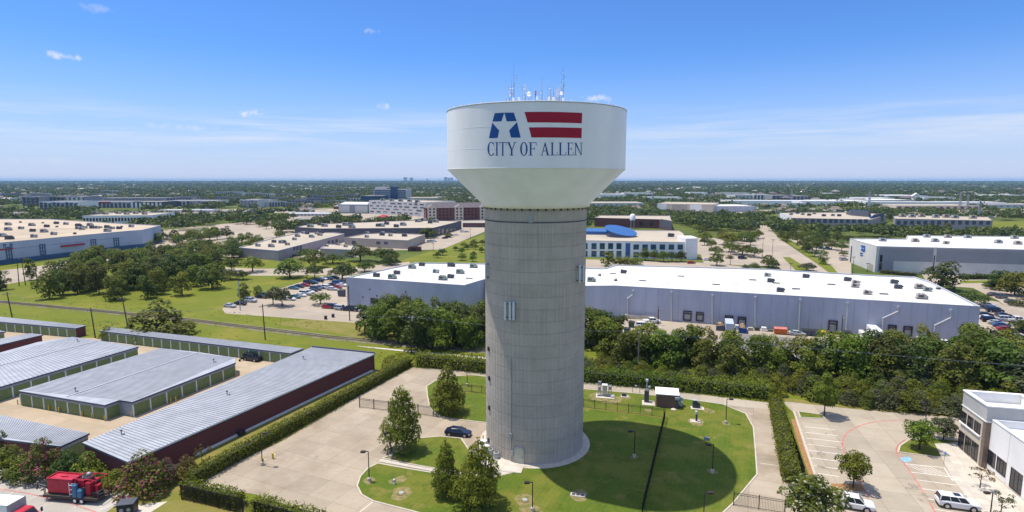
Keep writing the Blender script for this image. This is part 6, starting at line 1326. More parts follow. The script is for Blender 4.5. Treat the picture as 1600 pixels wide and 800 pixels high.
t = thing('utility_box', 'black cube-like service box on the grass at bottom left', 'service box', at_px(200, 803, .07), R(14)); b = MB(); b.bbox(0, 0, 0, 2.1, 1.7, 1.75, 0, .08); b.build('casing', M['dark'], t)
for sx in (-.45, .45): b = MB(); b.lathe([(.26, 0), (.26, .04), (.05, .05)], 14); o = b.build('vent_plate', M['hv_grey'], t); o.location = (sx, -.85, 1.0); o.rotation_euler.x = R(90)
b = MB(); b.bbox(0, 0, 1.75, 2.2, 1.8, .07, 0, .03); b.build('lid', M['hv_dark'], t)
t = thing('sign_post', 'thin accessible parking sign post beside the hatched bay', 'sign', at_px(1474.5, 725, .09)); b = MB(); b.tube((0, 0, 0), (0, 0, 2.1), .04, 6); b.build('post', M['steel'], t); b = MB(); b.box(-.16, -.05, 1.6, .16, -.03, 2.1); b.build('sign_plate', M['bluepaint'], t)
for x, y, lb in ((509, 499, 'left small black box on grass by the car park edge'), (520.5, 496, 'right small black box on grass by the car park edge')):
    b = MB(); b.bbox(0, 0, 0, .8, .8, 1.1, 0, .06); b.bbox(0, 0, 1.1, .9, .9, .1, 0, .03); tag(b.build('junction_box', M['dark'], None, at_px(x, y, .02)), lb, 'junction box')
# ---------------------------------------------------------------- vehicles (front towards +x)
SPEC = {
    # L, W, stations of the hull: (x, half width factor, z bottom, z top); greenhouse: x rear base, x rear roof, x front roof, x windscreen base, z belt, z roof
    'sedan': (4.85, 1.84, [(-2.42, .80, .42, .78), (-2.30, .92, .28, .98), (-1.6, 1, .20, 1.02), (0, 1, .18, .98), (1.2, 1, .20, .96), (2.0, .96, .24, .84), (2.36, .84, .34, .70), (2.42, .74, .42, .62)], (-1.95, -1.05, .35, 1.25, .95, 1.45)),
    'suv': (5.15, 2.0, [(-2.56, .86, .55, 1.0), (-2.48, .96, .38, 1.18), (-1.6, 1, .30, 1.22), (0, 1, .28, 1.20), (1.2, 1, .30, 1.18), (2.2, .97, .34, 1.10), (2.5, .90, .40, .98), (2.58, .82, .5, .84)], (-2.46, -2.28, .55, 1.25, 1.16, 1.88)),
    'pickup': (5.7, 2.0, [(-2.84, .92, .55, 1.05), (-2.76, .98, .45, 1.16), (-1.6, 1, .38, 1.18), (0, 1, .34, 1.18), (1.4, 1, .36, 1.18), (2.5, .97, .40, 1.10), (2.78, .90, .45, 1.0), (2.86, .82, .5, .86)], (-.95, -.75, .85, 1.6, 1.15, 1.88)),
}
def hull(b, sp, m=0):
    L, W, st, gh = sp; rows = []
    for x, k, zb, zt in st:
        w = W / 2 * k; rows.append([(x, -w * .9, zb), (x, w * .9, zb), (x, w, zb + (zt - zb) * .3), (x, w * .985, zb + (zt - zb) * .8), (x, w * .88, zt), (x, 0, zt + .03), (x, -w * .88, zt), (x, -w * .985, zb + (zt - zb) * .8), (x, -w, zb + (zt - zb) * .3)])
    b.rows([r[::-1] for r in rows], True, m); n = len(rows[0]); b.add(rows[0], [tuple(range(n))[::-1]][0:1], m); b.add(rows[-1], [tuple(range(n))], m)
def cabin(bp, bg, sp, mp=0, mg=0):
    L, W, st, (xb, xr, xf, xw, zb, zt) = sp; wb, wt = W / 2 * .90, W / 2 * .74
    base = [(xb, -wb, zb), (xw, -wb, zb), (xw, wb, zb), (xb, wb, zb)]; top = [(xr, -wt, zt - .04), (xf, -wt, zt - .04), (xf, wt, zt - .04), (xr, wt, zt - .04)]
    bg.rows([base, top], True, mg)
    t2 = [(xr - .03, -wt - .02, zt - .05), (xf + .04, -wt - .02, zt - .05), (xf + .04, wt + .02, zt - .05), (xr - .03, wt + .02, zt - .05)]; t3 = [(xr + .06, -wt + .1, zt + .01), (xf - .08, -wt + .1, zt), (xf - .08, wt - .1, zt), (xr + .06, wt - .1, zt + .01)]
    bp.rows([t2, t3], True, mp); bp.add(t3, [(0, 1, 2, 3)], mp)
    for i in range(4): bp.tube(base[i], top[i], .06, 4, mp)
    for f in (.52,) if xf - xr < 2 else (.36, .68):
        for s in (-1, 1): bp.tube((xb + (xw - xb) * f, s * (wb + .005), zb), (xr + (xf - xr) * f, s * (wt + .005), zt - .04), .045, 4, mp)
def wheels(sp): L = sp[0]; return [(-L * .30, -1), (-L * .30, 1), (L * .31, -1), (L * .31, 1)]
def full_car(kind, paint, label, cat, name='parked_car', group=None):
    sp = SPEC[kind]; L, W = sp[0], sp[1]; t = thing(name, label, cat, (0, 0, 0), 0, group)
    b = MB(); hull(b, sp); 
    g = MB(); cabin(b, g, sp)
    if kind == 'pickup':
        pass
    o = b.build('body', PAINT[paint], t); g.build('glass', M['glass'], t)
    if kind == 'pickup': b = MB(); b.box(-2.7, -.78, 1.185, -1.05, .78, 1.215); b.build('truck_bed', M['dark'], t)
    if kind == 'suv': b = MB(); b.box(-.6, -.45, 1.885, .25, .45, 1.91); b.build('sunroof', M['glass'], t)
    rw_ = .34 if kind == 'sedan' else .41
    for x, s in wheels(sp):
        b = MB(); y0, y1 = s * (W / 2 - .22), s * (W / 2 + .015); b.tube((x, y0, rw_), (x, y1, rw_), rw_, 20); w_ = b.build('wheel', M['tyre'], t)
        b = MB(); b.tube((x, y1 - s * .01, rw_), (x, y1 + s * .012, rw_), rw_ * .66, 16); b.build('rim', M['rim'], w_)
        b = MB(); n = 12
        for i in range(n):
            a0, a1 = R(-8 + i * 196 / n), R(-8 + (i + 1) * 196 / n); y = s * (W / 2 + .004)
            b.quad(*[(x + r * math.cos(a), y, rw_ + r * math.sin(a)) for r, a in ((rw_ + .01, a0), (rw_ + .09, a0), (rw_ + .09, a1), (rw_ + .01, a1))][::int(-s) or 1])
        b.build('wheel_arch', M['chrome'], w_)
    zt = sp[2][-2][3]; xf = sp[2][-2][0]
    for s in (-1, 1):
        b = MB(); b.bbox(xf - .06, s * W * .33, zt - .2, .2, .42, .15, 0, .03); b.build('headlight', M['lamp'], t)
        b = MB(); b.bbox(-L / 2 + .14, s * W * .38, sp[2][1][3] - .36, .16, .28, .3 if kind != 'suv' else .5, 0, .03); b.build('taillight', M['tail'], t)
        b = MB(); b.bbox(sp[3][3] - .15, s * (W / 2 + .06), sp[3][4] - .02, .14, .22, .16, 0, .03); b.build('mirror', PAINT[paint], t)
    b = MB(); b.box(xf - .02, -W * .22, zt - .42, xf + .09, W * .22, zt - .18); b.build('grille', M['chrome'], t)
    b = MB(); b.box(-L / 2 + .02, -W * .36, .3, -L / 2 + .25, W * .36, .5); b.box(L / 2 - .25, -W * .34, .26, L / 2 - .03, W * .34, .42); b.build('bumper', M['chrome'], t)
    return t
SMALL = {}
def small_car(kind, paint):
    k = (kind, paint)
    if k not in SMALL:
        sp = SPEC[kind]; b = MB(); hull(b, sp, 0); cabin(b, b, sp, 0, 1); rw_ = .34 if kind == 'sedan' else .41
        for x, s in wheels(sp): b.tube((x, s * (sp[1] / 2 - .2), rw_), (x, s * (sp[1] / 2 + .02), rw_), rw_, 12, 2); b.tube((x, s * (sp[1] / 2 + .01), rw_), (x, s * (sp[1] / 2 + .03), rw_), rw_ * .6, 10, 3)
        for s in (-1, 1): b.box(2.28 if kind == 'sedan' else 2.45, s * .62 - .2, .72, 2.42 if kind == 'sedan' else 2.6, s * .62 + .2, .84, 3); b.box(-sp[0] / 2 - .01, s * .68 - .14, .78, -sp[0] / 2 + .14, s * .68 + .14, .98, 4)
        o = b.build('parked_car' if kind != 'pickup' else 'pickup_truck', [PAINT[paint], M['glass'], M['tyre'], M['rim'], M['tail']]); SMALL[k] = o; return o
    c = SMALL[k].copy(); COL.objects.link(c); return c
def park(px, py, kind, paint, rz, where, z=.06):
    o = small_car(kind, paint); x, y = G(px, py); o.location = (x, y, z); o.rotation_euler = (0, 0, rz)
    nm = {'sedan': 'sedan', 'suv': 'SUV', 'pickup': 'pickup truck'}[kind]
    tag(o, f'{paint} {nm} {where}', 'car' if kind != 'pickup' else 'pickup truck', 'cars ' + where, True); return o
def place(t, pr, pf, z=.06):
    a, b_ = G(*pr), G(*pf); m = lerp(a, b_, .5); t.location = (*m, z); t.rotation_euler.z = math.atan2(b_[1] - a[1], b_[0] - a[0])
place(full_car('sedan', 'navy', 'shiny dark navy sedan parked on the drive beside the tower', 'car'), (697, 678), (735, 682))
place(full_car('suv', 'white', 'white sport utility car with sunroof at bottom right by white building', 'car'), (1461, 788), (1530, 798))
place(full_car('pickup', 'white', 'white pickup truck half hidden by the blossoming tree', 'pickup truck', 'pickup_truck'), (1298, 787), (1362, 799))
place(full_car('suv', 'black', 'black car parked beside green doors of the narrow storage row', 'car'), (379, 561), (411, 566))
x, y = G(378, 564); t = thing('motorcycle', 'small dark motorcycle left of the black car at storage row', 'motorcycle', (x, y, .06), R(60))
for s in (-.6, .6): b = MB(); b.tube((s, -.06, .3), (s, .06, .3), .3, 14); b.build('wheel', M['tyre'], t)
b = MB(); b.path([(-.6, 0, .3), (-.2, 0, .5), (.35, 0, .55), (.6, 0, .3)], .06, 6); b.bbox(.0, 0, .35, .5, .25, .3, 0, .04); b.path([(.6, 0, .3), (.45, 0, .95)], .04, 6); b.build('frame', M['dark'], t); b = MB(); b.bbox(-.2, 0, .7, .7, .25, .12, 0, .04); b.build('seat', M['black'], t); b = MB(); b.tube((.42, -.35, 1.0), (.42, .35, 1.0), .03, 6); b.build('handlebar', M['steel'], t)
CP = 'in the car park left of warehouse'
_cs = ['silver', 'black', 'white', 'navy', 'teal', 'grey', 'blue', 'red']
for x, y, p, k in ((359.5, 480, 'silver', 'sedan'), (376, 476.5, 'black', 'sedan'), (392, 472, 'silver', 'suv'), (408, 466, 'navy', 'sedan'), (417, 462, 'teal', 'sedan'),
                   (453, 469, 'white', 'sedan'), (461.5, 466, 'teal', 'sedan'), (470, 463.5, 'white', 'sedan'), (477.5, 461, 'silver', 'suv'), (483, 458, 'white', 'sedan'), (488.5, 455.5, 'navy', 'sedan'), (494, 453.5, 'grey', 'suv'), (499.5, 451, 'blue', 'sedan'), (506, 450.5, 'white', 'sedan'), (512, 451.5, 'white', 'suv'), (519, 453.5, 'silver', 'sedan'), (526.5, 450.5, 'red', 'sedan'), (520, 447, 'navy', 'sedan'), (528, 444.5, 'blue', 'suv'), (534, 447.5, 'white', 'sedan'), (537, 442, 'grey', 'sedan'),
                   (459, 452, 'teal', 'sedan'), (467.5, 449.5, 'navy', 'sedan'), (476.5, 447.5, 'red', 'sedan'), (483, 444, 'black', 'suv'), (490, 443, 'blue', 'sedan'), (498, 440.5, 'navy', 'suv'), (504, 437.5, 'white', 'sedan'), (513, 437, 'blue', 'sedan'), (523, 435.5, 'black', 'sedan'),
                   (512.5, 482, 'red', 'sedan'), (522, 482.5, 'navy', 'suv'), (533, 484.5, 'silver', 'suv'), (543, 485.5, 'navy', 'sedan'), (551.5, 486, 'black', 'suv'), (560.5, 486.5, 'white', 'sedan')):
    park(x, y, k, p, A17 + rnd.uniform(-.05, .05), CP)
RL = 'in the lot right of warehouse'
for x, y, p, k in ((1543, 479, 'white', 'sedan'), (1550, 483.5, 'blue', 'sedan'), (1554, 488, 'navy', 'suv'), (1568, 495, 'navy', 'sedan'), (1539, 494, 'navy', 'sedan'), (1542, 499, 'white', 'sedan'), (1547, 503, 'navy', 'suv'), (1557, 507, 'silver', 'sedan'), (1564, 511, 'blue', 'sedan'), (1573, 502, 'silver', 'suv'), (1588, 503, 'white', 'pickup'), (1571, 517, 'red', 'sedan'), (1583, 525, 'white', 'sedan'), (1594, 531, 'navy', 'sedan'), (1597, 520, 'black', 'sedan')):
    park(x, y, k, p, R(-14) + rnd.uniform(-.05, .05), RL)
for x, y, p, k, rz in ((1018, 505, 'white', 'pickup', .0), (1006, 512, 'white', 'suv', -.1), (1015, 513, 'silver', 'suv', -.1), (1447, 538, 'white', 'suv', -.3), (1477, 539, 'white', 'sedan', -.3), (1245, 524, 'silver', 'sedan', -.3)): park(x, y, k, p, rz, 'in the truck court behind the water tower')
for x, y, p, k, rz in ((292, 401, 'silver', 'sedan', .6), (268, 392, 'black', 'sedan', .6), (277, 389, 'grey', 'suv', .6), (286, 387, 'navy', 'sedan', .6), (266, 391, 'silver', 'suv', .6), (331, 408, 'blue', 'sedan', .1), (343, 408, 'navy', 'sedan', .1), (313, 407, 'teal', 'sedan', .1), (240, 397, 'teal', 'suv', .5), (341, 368, 'navy', 'sedan', .8), (345, 363, 'black', 'sedan', .8), (348, 359, 'navy', 'sedan', .8), (355, 355, 'silver', 'sedan', .8), (260, 375, 'black', 'sedan', .4), (264, 371, 'white', 'suv', .4), (309, 378, 'silver', 'sedan', .4)): park(x, y, k, p, rz, 'on the streets beyond the left tree belt')
for x, y, p, k, rz in ((1080, 412, 'red', 'sedan', .1), (1105, 407, 'white', 'sedan', .1), (1160, 405, 'navy', 'suv', .1), (1318, 407, 'silver', 'suv', .2), (1292, 390, 'teal', 'pickup', -.2), (1284, 389, 'blue', 'sedan', -.2), (1316, 387, 'navy', 'sedan', -.2), (1309, 386, 'blue', 'sedan', -.2), (1574, 455, 'silver', 'sedan', .2), (1551, 462, 'grey', 'sedan', .3), (1565, 466, 'grey', 'suv', .3), (1578, 473, 'grey', 'sedan', .3), (1016, 402, 'white', 'sedan', .0)): park(x, y, k, p, rz, 'on the streets and lots right of the tower')
for x, y, p, k in ((672, 379, 'silver', 'suv'), (677, 378, 'white', 'suv'), (695, 373, 'black', 'sedan'), (700, 371, 'navy', 'sedan'), (706, 369, 'white', 'sedan'), (712, 368, 'white', 'sedan'), (723, 363, 'white', 'suv'), (729, 363, 'silver', 'sedan'), (666, 368, 'white', 'sedan'), (463, 401, 'navy', 'sedan'), (470, 399, 'black', 'suv'), (525, 374, 'navy', 'sedan'), (530, 375, 'silver', 'sedan')): park(x, y, k, p, R(20), 'around the flat grey buildings')
# box truck, bottom left
x, y = G(28, 822); t = thing('box_truck', 'white box truck with bright red cab at bottom left corner', 'truck', (0, 0, 0))
b = MB(); b.bbox(-1.6, 0, 1.0, 7.4, 2.5, 2.75, 0, .07); b.build('cargo_box', M['whitepart'], t)
b = MB()
for e in (-5.28, 2.08): b.box(e - .05, -1.27, 1.0, e + .05, 1.27, 3.76)
b.box(-5.3, -1.27, 3.70, 2.1, -1.2, 3.78); b.box(-5.3, 1.2, 3.70, 2.1, 1.27, 3.78); b.build('box_trim', M['hv_grey'], t)
b = MB(); rows = [[(2.35, -1.1 * k, z), (xf, -1.1 * k, z), (xf, 1.1 * k, z), (2.35, 1.1 * k, z)] for z, xf, k in ((.7, 5.0, 1), (1.55, 5.0, 1), (1.75, 4.1, .98), (2.55, 3.55, .9), (2.68, 3.3, .8))]; b.rows(rows); b.add(rows[-1], [(0, 1, 2, 3)]); b.build('cab', M['redcab'] if 'redcab' in M else M['redpaint'], t)
b = MB(); b.quad((4.13, -.9, 1.80), (4.13, .9, 1.80), (3.64, .82, 2.5), (3.64, -.82, 2.5)); b.build('windscreen', M['glass'], t)
for s in (-1, 1): b = MB(); P = [(2.8, s * 1.095, 1.75), (3.95, s * 1.095, 1.75), (3.45, s * 1.01, 2.45), (2.85, s * 1.01, 2.45)]; b.quad(*(P if s < 0 else P[::-1])); b.build('side_window', M['glass'], t); b = MB(); b.bbox(4.2, s * 1.45, 1.6, .12, .28, .6, 0, .03); b.tube((4.15, s * 1.05, 1.9), (4.2, s * 1.4, 1.9), .03, 5); b.build('mirror', M['dark'], t)
for xx in (-3.6, 3.9):
    for s in (-1, 1): b = MB(); b.tube((xx, s * .85, .48), (xx, s * 1.18, .48), .48, 18); w_ = b.build('wheel', M['tyre'], t); b = MB(); b.tube((xx, s * 1.17, .48), (xx, s * 1.2, .48), .27, 12); b.build('rim', M['rim'], w_)
b = MB(); b.box(-5.2, -.5, .6, 4.9, .5, .98); b.build('chassis', M['dark'], t)
# faded red lettering on the side of the box: illegible strokes in the photograph
for row, (z, h, ln, n) in enumerate(((3.05, .3, 4.2, 15), (2.62, .18, 2.0, 9))):
    b = MB()
    for i in range(n): xx = -3.4 + row * 1.4 + ln * i / n; b.box(xx, -1.262, z, xx + ln / n * .62, -1.256, z + h * (1 if i % 3 else .8))
    b.build('faded_lettering', M['red'] if row == 0 else M['navy'], t)
t.location = (-68.6, 71.5, .06); t.rotation_euler.z = R(-8)
# red drilling machine on its trailer
ga, gb = G(82, 776), G(166, 783); m = lerp(ga, gb, .5); ang = math.atan2(gb[1] - ga[1], gb[0] - ga[0])
t = thing('trailer', 'long dark flatbed trailer carrying the red machine, tandem wheels', 'trailer', (*m, .06), ang)
b = MB(); b.box(-4.6, -1.2, .75, 4.2, 1.2, .95); b.build('deck', M['wood'], t); b = MB(); b.box(-4.6, -1.28, .6, 4.2, -1.2, .97); b.box(-4.6, 1.2, .6, 4.2, 1.28, .97); b.build('side_rail', M['dark'], t)
b = MB(); b.path([(-4.5, 0, .85), (-5.3, 0, 1.5), (-6.6, 0, 1.75), (-6.9, 0, 1.0)], .14, 8); b.tube((-5.2, -.9, 1.4), (-5.2, .9, 1.4), .1, 6); b.tube((-4.5, -1, .85), (-5.3, -.3, 1.5), .12, 6); b.tube((-4.5, 1, .85), (-5.3, .3, 1.5), .12, 6); b.build('gooseneck', M['dark'], t)
for xx in (.6, 1.7):
    for s in (-1, 1): b = MB(); b.tube((xx, s * 1.0, .42), (xx, s * 1.3, .42), .42, 18); w_ = b.build('wheel', M['tyre'], t); b = MB(); b.tube((xx, s * 1.29, .42), (xx, s * 1.325, .42), .25, 12); b.build('rim', M['whitepart'], w_)
for s in (-1, 1): b = MB(); b.tube((-4.0, s * 1.1, .7), (-4.0, s * 1.1, .0), .08, 6); b.box(-4.2, s * 1.1 - .2, 0, -3.8, s * 1.1 + .2, .05); b.build('landing_leg', M['steel'], t)
mt = thing('drilling_machine', 'bright red boxy drilling machine strapped on the flatbed trailer', 'machine', (m[0], m[1], 1.01), ang)
b = MB(); b.bbox(-2.1, .1, .25, 4.2, 1.9, 2.0, 0, .08); b.build('hopper', M['redpaint'], mt); b = MB(); b.ring([(-4.2, -.86), (0, -.86), (0, 1.06), (-4.2, 1.06)], .12, 2.25, 2.42); b.obox(-2.1, .1, 2.25, 1.2, .12, .12); b.build('hopper_rim', M['redpaint'], mt)
b = MB(); b.box(-4.15, -.8, 0, .0, 1.0, .25); b.build('skid_frame', M['dark'], mt)
b = MB(); b.bbox(1.1, .2, .2, 1.0, 1.5, 2.1, 0, .05); b.bbox(2.3, -.2, .1, .8, 1.0, 1.9, 0, .05); b.bbox(3.1, .3, .1, .55, .8, 1.3, 0, .05); b.bbox(2.0, .7, 1.6, 1.6, .5, .5, 0, .04); b.lathe([(.35, .2), (.35, 2.2), (.2, 2.3), (.02, 2.32)], 14, 1.9, .5); b.build('engine_housing', M['redpaint'], mt)
b = MB()
for p, q in (((.5, 1.1, 2.6), (3.9, 1.1, 2.6)), ((.5, -.8, 2.6), (3.9, -.8, 2.6)), ((3.9, -.8, 2.6), (3.9, 1.1, 2.6)), ((.5, -.8, 2.6), (.5, 1.1, 2.6)), ((3.9, -.8, 2.6), (3.9, -.8, 0)), ((3.9, 1.1, 2.6), (3.9, 1.1, 0)), ((.5, -.8, 2.6), (.5, -.8, 1)), ((.5, 1.1, 2.6), (.5, 1.1, 1)), ((2.2, -.8, 2.6), (2.2, 1.1, 2.6))): b.tube(p, q, .06, 6)
b.build('guard_frame', M['redpaint'], mt)
b = MB(); b.bbox(.35, .1, .1, .5, 1.4, 1.5, 0, .05); b.bbox(1.7, -.55, .1, .5, .5, 1.2, 0, .04); b.bbox(2.75, .55, .1, .35, .9, 1.7, 0, .04); b.obox(1.6, .2, 2.25, 1.6, .9, .18); b.bbox(3.6, -.2, .05, .5, 1.2, .6, 0, .05); b.build('engine_block', M['dark'], mt)
b = MB(); b.lathe([(.3, 2.45), (.32, 2.75), (.2, 2.9), (.02, 2.95)], 12, 1.4, .6); b.tube((1.2, -.2, 2.3), (1.2, -.2, 2.75), .1, 8); b.build('exhaust', M['steel'], mt)
b = MB()
for k in range(9): b.path([(2.6 + k * .15, -1.0 + k * .05, .4 + .1 * (k % 3)), (3.4 + .1 * k, -.9, .9 - .07 * k), (4.0, -.6 + .15 * k, .2)], .05, 5)
b.build('hoses', M['dark'], mt)
b = MB()
for s in (0, .55): b.tube((-.35 + s, -1.05, .0), (-.35 + s, -1.05, 2.0), .05, 5)
for k in range(3): b.tube((-.35, -1.05, .3 + k * .7), (.2, -1.05, .3 + k * .7), .05, 5)
b.build('ladder', M['whitepart'], mt)
for dx, hh, lb in ((.55, 1.9, 'taller blue tank standing at the edge of the trailer'), (1.35, 1.15, 'shorter blue tank standing at the edge of the trailer')):
    o = MB(); o.bbox(0, 0, 0, .72, .6, hh, 0, .12); o.lathe([(.16, hh), (.16, hh + .1), (.02, hh + .12)], 10); ob = o.build('water_tank', M['bluebin'], None)
    c, s = math.cos(ang), math.sin(ang); ob.location = (m[0] + dx * c + 1.0 * s, m[1] + dx * s - 1.0 * c, 1.01); ob.rotation_euler.z = ang; tag(ob, lb, 'tank', 'blue tanks on the trailer')
# ---------------------------------------------------------------- vegetation
def leaf_quads(P, N, S, rng, asp=.75):
    """one bent-free leaf clump quad per point"""
    n = len(P); N = N / np.maximum(1e-6, np.linalg.norm(N, axis=1, keepdims=True))
    r = rng.normal(size=(n, 3)); T = np.cross(N, r); T /= np.maximum(1e-6, np.linalg.norm(T, axis=1, keepdims=True)); B = np.cross(N, T)
    s = S[:, None] * .5; q = rng.uniform(.75, 1.25, (n, 4, 1))
    V = np.stack([P - T * s * q[:, 0], P - B * s * asp * q[:, 1], P + T * s * q[:, 2], P + B * s * asp * q[:, 3]], 1)
    return V.reshape(-1, 3), np.arange(4 * n).reshape(n, 4)
def lobe_cloud(C, Rr, per, rng, flat=1.0, out=.75):
    """leaf positions and normals over a set of lobes; leaves buried in other lobes are dropped"""
    Ps, Ns = [], []
    for c, r in zip(C, Rr):
        k = max(6, int(per * (r / Rr.mean()) ** 2)); d = rng.normal(size=(k, 3)); d /= np.linalg.norm(d, axis=1, keepdims=True); d[:, 2] = np.where(d[:, 2] < -.3, -d[:, 2] * .6, d[:, 2])
        p = c + d * np.array([1, 1, flat]) * r * rng.uniform(.80, 1.08, (k, 1))
        q = (p[:, None] - C[None]) / np.array([1, 1, flat]); dist = np.linalg.norm(q, axis=2) / Rr[None]; keep = (dist < .62).sum(1) == 0
        Ps.append(p[keep]); Ns.append((d * out + rng.normal(size=d.shape) * .36 + np.array([0, 0, .6]))[keep])
    return np.concatenate(Ps), np.concatenate(Ns)
PROTO = {}
def tree_proto(kind, var, mats, flower=0.0):
    rng = np.random.default_rng(hash((kind, var)) % 1000 if False else sum(map(ord, kind)) * 7 + var * 31)
    if kind == 'cone':
        C, Rr = [], []; ex = rng.uniform(.6, .9); p1, p2 = rng.uniform(0, 6.28, 2)
        for lv in range(13):
            z = .13 + .84 * lv / 13; rad = .50 * (1 - (z - .1) / .93) ** ex * min(1, .55 + (z - .1) * 3.2); n = max(3, int(11 * rad / .5 + 2)); ph = rng.uniform(0, 6.28)
            for i in range(n):
                a = ph + i * 6.283 / n + rng.uniform(-.3, .3); k = rng.uniform(.4, 1.0) * (1 + .11 * math.sin(a + p1 + z * 2) + .10 * math.sin(3 * a + p2 + z * 9)); C.append((rad * k * math.cos(a), rad * k * math.sin(a), z + rng.uniform(-.03, .03) - .05 * k)); Rr.append(.055 + rad * .15 * rng.uniform(.7, 1.3))
        C.append((0, 0, .965)); Rr.append(.045)
        C, Rr = np.array(C), np.array(Rr); P, N = lobe_cloud(C, Rr, 105, rng, .8); S = rng.uniform(.022, .048, len(P)); trunk = (.014, .95, .0)
    elif kind == 'round':
        nl = 60; d = rng.normal(size=(nl, 3)); d /= np.linalg.norm(d, axis=1, keepdims=True); k = rng.uniform(.35, .84, (nl, 1)); C = d * k * np.array([.46, .46, .42]) + np.array([0, 0, .55]); C = C[C[:, 2] > .24]; Rr = rng.uniform(.075, .16, len(C))
        P, N = lobe_cloud(C, Rr, 95, rng, .85); S = rng.uniform(.028, .065, len(P)); trunk = (.022, .5, .3)
    elif kind == 'oak':
        nl = 34; a = rng.uniform(0, 6.283, nl); q = np.sqrt(rng.uniform(0, 1, nl)); C = np.stack([.38 * q * np.cos(a), .38 * q * np.sin(a), .22 + .10 * q + .58 * (1 - q ** 2) * rng.uniform(0, 1, nl)], 1); Rr = rng.uniform(.11, .21, nl)
        P, N = lobe_cloud(C, Rr, 78, rng, .95); S = rng.uniform(.04, .09, len(P)); trunk = (.028, .4, .35)
    elif kind == 'wild':
        nl = 38; z = rng.uniform(.08, .9, nl); rad = .46 * np.sin(np.clip((z + .14) / 1.14, 0, 1) * np.pi) ** .6; a = rng.uniform(0, 6.283, nl); q = rng.uniform(.2, .95, nl); C = np.stack([rad * q * np.cos(a), rad * q * np.sin(a), z], 1); Rr = rng.uniform(.08, .20, nl)
        P, N = lobe_cloud(C, Rr, 78, rng, 1.0); S = rng.uniform(.035, .085, len(P)); trunk = (.02, .55, .2)
    elif kind == 'bush':
        nl = 34; a = rng.uniform(0, 6.283, nl); q = np.sqrt(rng.uniform(0, 1, nl)); C = np.stack([.38 * q * np.cos(a), .38 * q * np.sin(a), .10 + .70 * (1 - q ** 2) * rng.uniform(0, 1.05, nl)], 1); Rr = rng.uniform(.11, .21, nl)
        P, N = lobe_cloud(C, Rr, 100, rng, 1.0); S = rng.uniform(.03, .075, len(P)); trunk = (.02, .3, .25)
    elif kind == 'spindly':
        nl = 16; a = rng.uniform(0, 6.283, nl); q = rng.uniform(.2, 1, nl); C = np.stack([.42 * q * np.cos(a), .42 * q * np.sin(a), .45 + .5 * rng.uniform(0, 1, nl) * (1.1 - q * .6)], 1); Rr = rng.uniform(.06, .12, nl)
        P, N = lobe_cloud(C, Rr, 34, rng, .6); S = rng.uniform(.03, .07, len(P)); trunk = (.02, .6, .4)
    ok = P[:, 2] > .01; P, N, S = P[ok], N[ok], S[ok]
    V, Fq = leaf_quads(P, N, S, rng)
    mi = None; ms = [M[x] for x in mats]
    if len(ms) > 1:
        f = 0.5 + .5 * np.sin(P[:, 0] * 23 + 1.3 * var) * np.sin(P[:, 1] * 19) * np.sin(P[:, 2] * 21 + var)
        mi = ((rng.uniform(0, 1, len(P)) < flower * 2 * f) & (N[:, 2] > -.2)).astype(np.int32)
    root = empty('tree', (0, 0, 0)); fast_mesh('crown', V, Fq, ms, mi, root)
    b = MB(); tr, th, sp = trunk; b.tube((0, 0, -.02), (rng.uniform(-.02, .02), rng.uniform(-.02, .02), th), tr * 1.2, 7, 0, tr * .5)
    idx = rng.permutation(len(C))[:9 if sp else 0]
    for i in idx: z0 = th * rng.uniform(.45, .95); b.tube((0, 0, z0), tuple(C[i] * .92), tr * .42, 5, 0, tr * .12)
    if kind == 'cone':
        for i in rng.permutation(len(C))[:26]: b.tube((0, 0, C[i][2] + .04), tuple(C[i]), tr * .3, 4, 0, tr * .1)
    b.build('trunk', M['bark'], root); return root
def tree(kind, var, mats, x, y, h, w, label, cat='tree', group=None, order=True, name='tree', flower=0.0, z=.04):
    key = (kind, var, mats)
    if key not in PROTO: o = tree_proto(kind, var, mats, flower); PROTO[key] = o
    else: o = copy_tree(PROTO[key])
    o.name = {'oak': 'oak_tree', 'cone': 'conical_tree', 'round': 'round_tree'}.get(kind, name) if name == 'tree' else name; o.location = (x, y, z); o.rotation_euler = (0, 0, rnd.uniform(0, 6.28)); o.scale = (w, w, h)
    tag(o, label, cat, group, order); return o
def ptree(kind, var, mats, px, pyb, pyt, wpx, label, **k):
    x, y = G(px, pyb); h = height_at(x, y, pyt); Z = y * _c + CAMH * _s; w = wpx * Z / F
    return tree(kind, var, mats if isinstance(mats, tuple) else (mats,), x, y, h * 1.02, w * 1.02, label, **k)
# the conical trees of the tower lot
LT = 'conical trees round the tower'
ptree('cone', 0, 'leaf_cyp', 630, 705, 603, 66, 'tall conical bright green tree nearest the iron gate, left of tower', group=LT, order=False)
ptree('cone', 1, 'leaf_cyp', 700, 644, 568, 62, 'conical bright green tree behind the navy sedan', group=LT, order=False)
ptree('cone', 2, 'leaf_cyp', 697, 773, 686, 56, 'smaller conical tree on front lawn, left one of the pair', group=LT, order=False)
ptree('cone', 3, 'leaf_cyp', 749, 792, 685, 80, 'broad conical tree on front lawn, right one of the pair', group=LT, order=False)
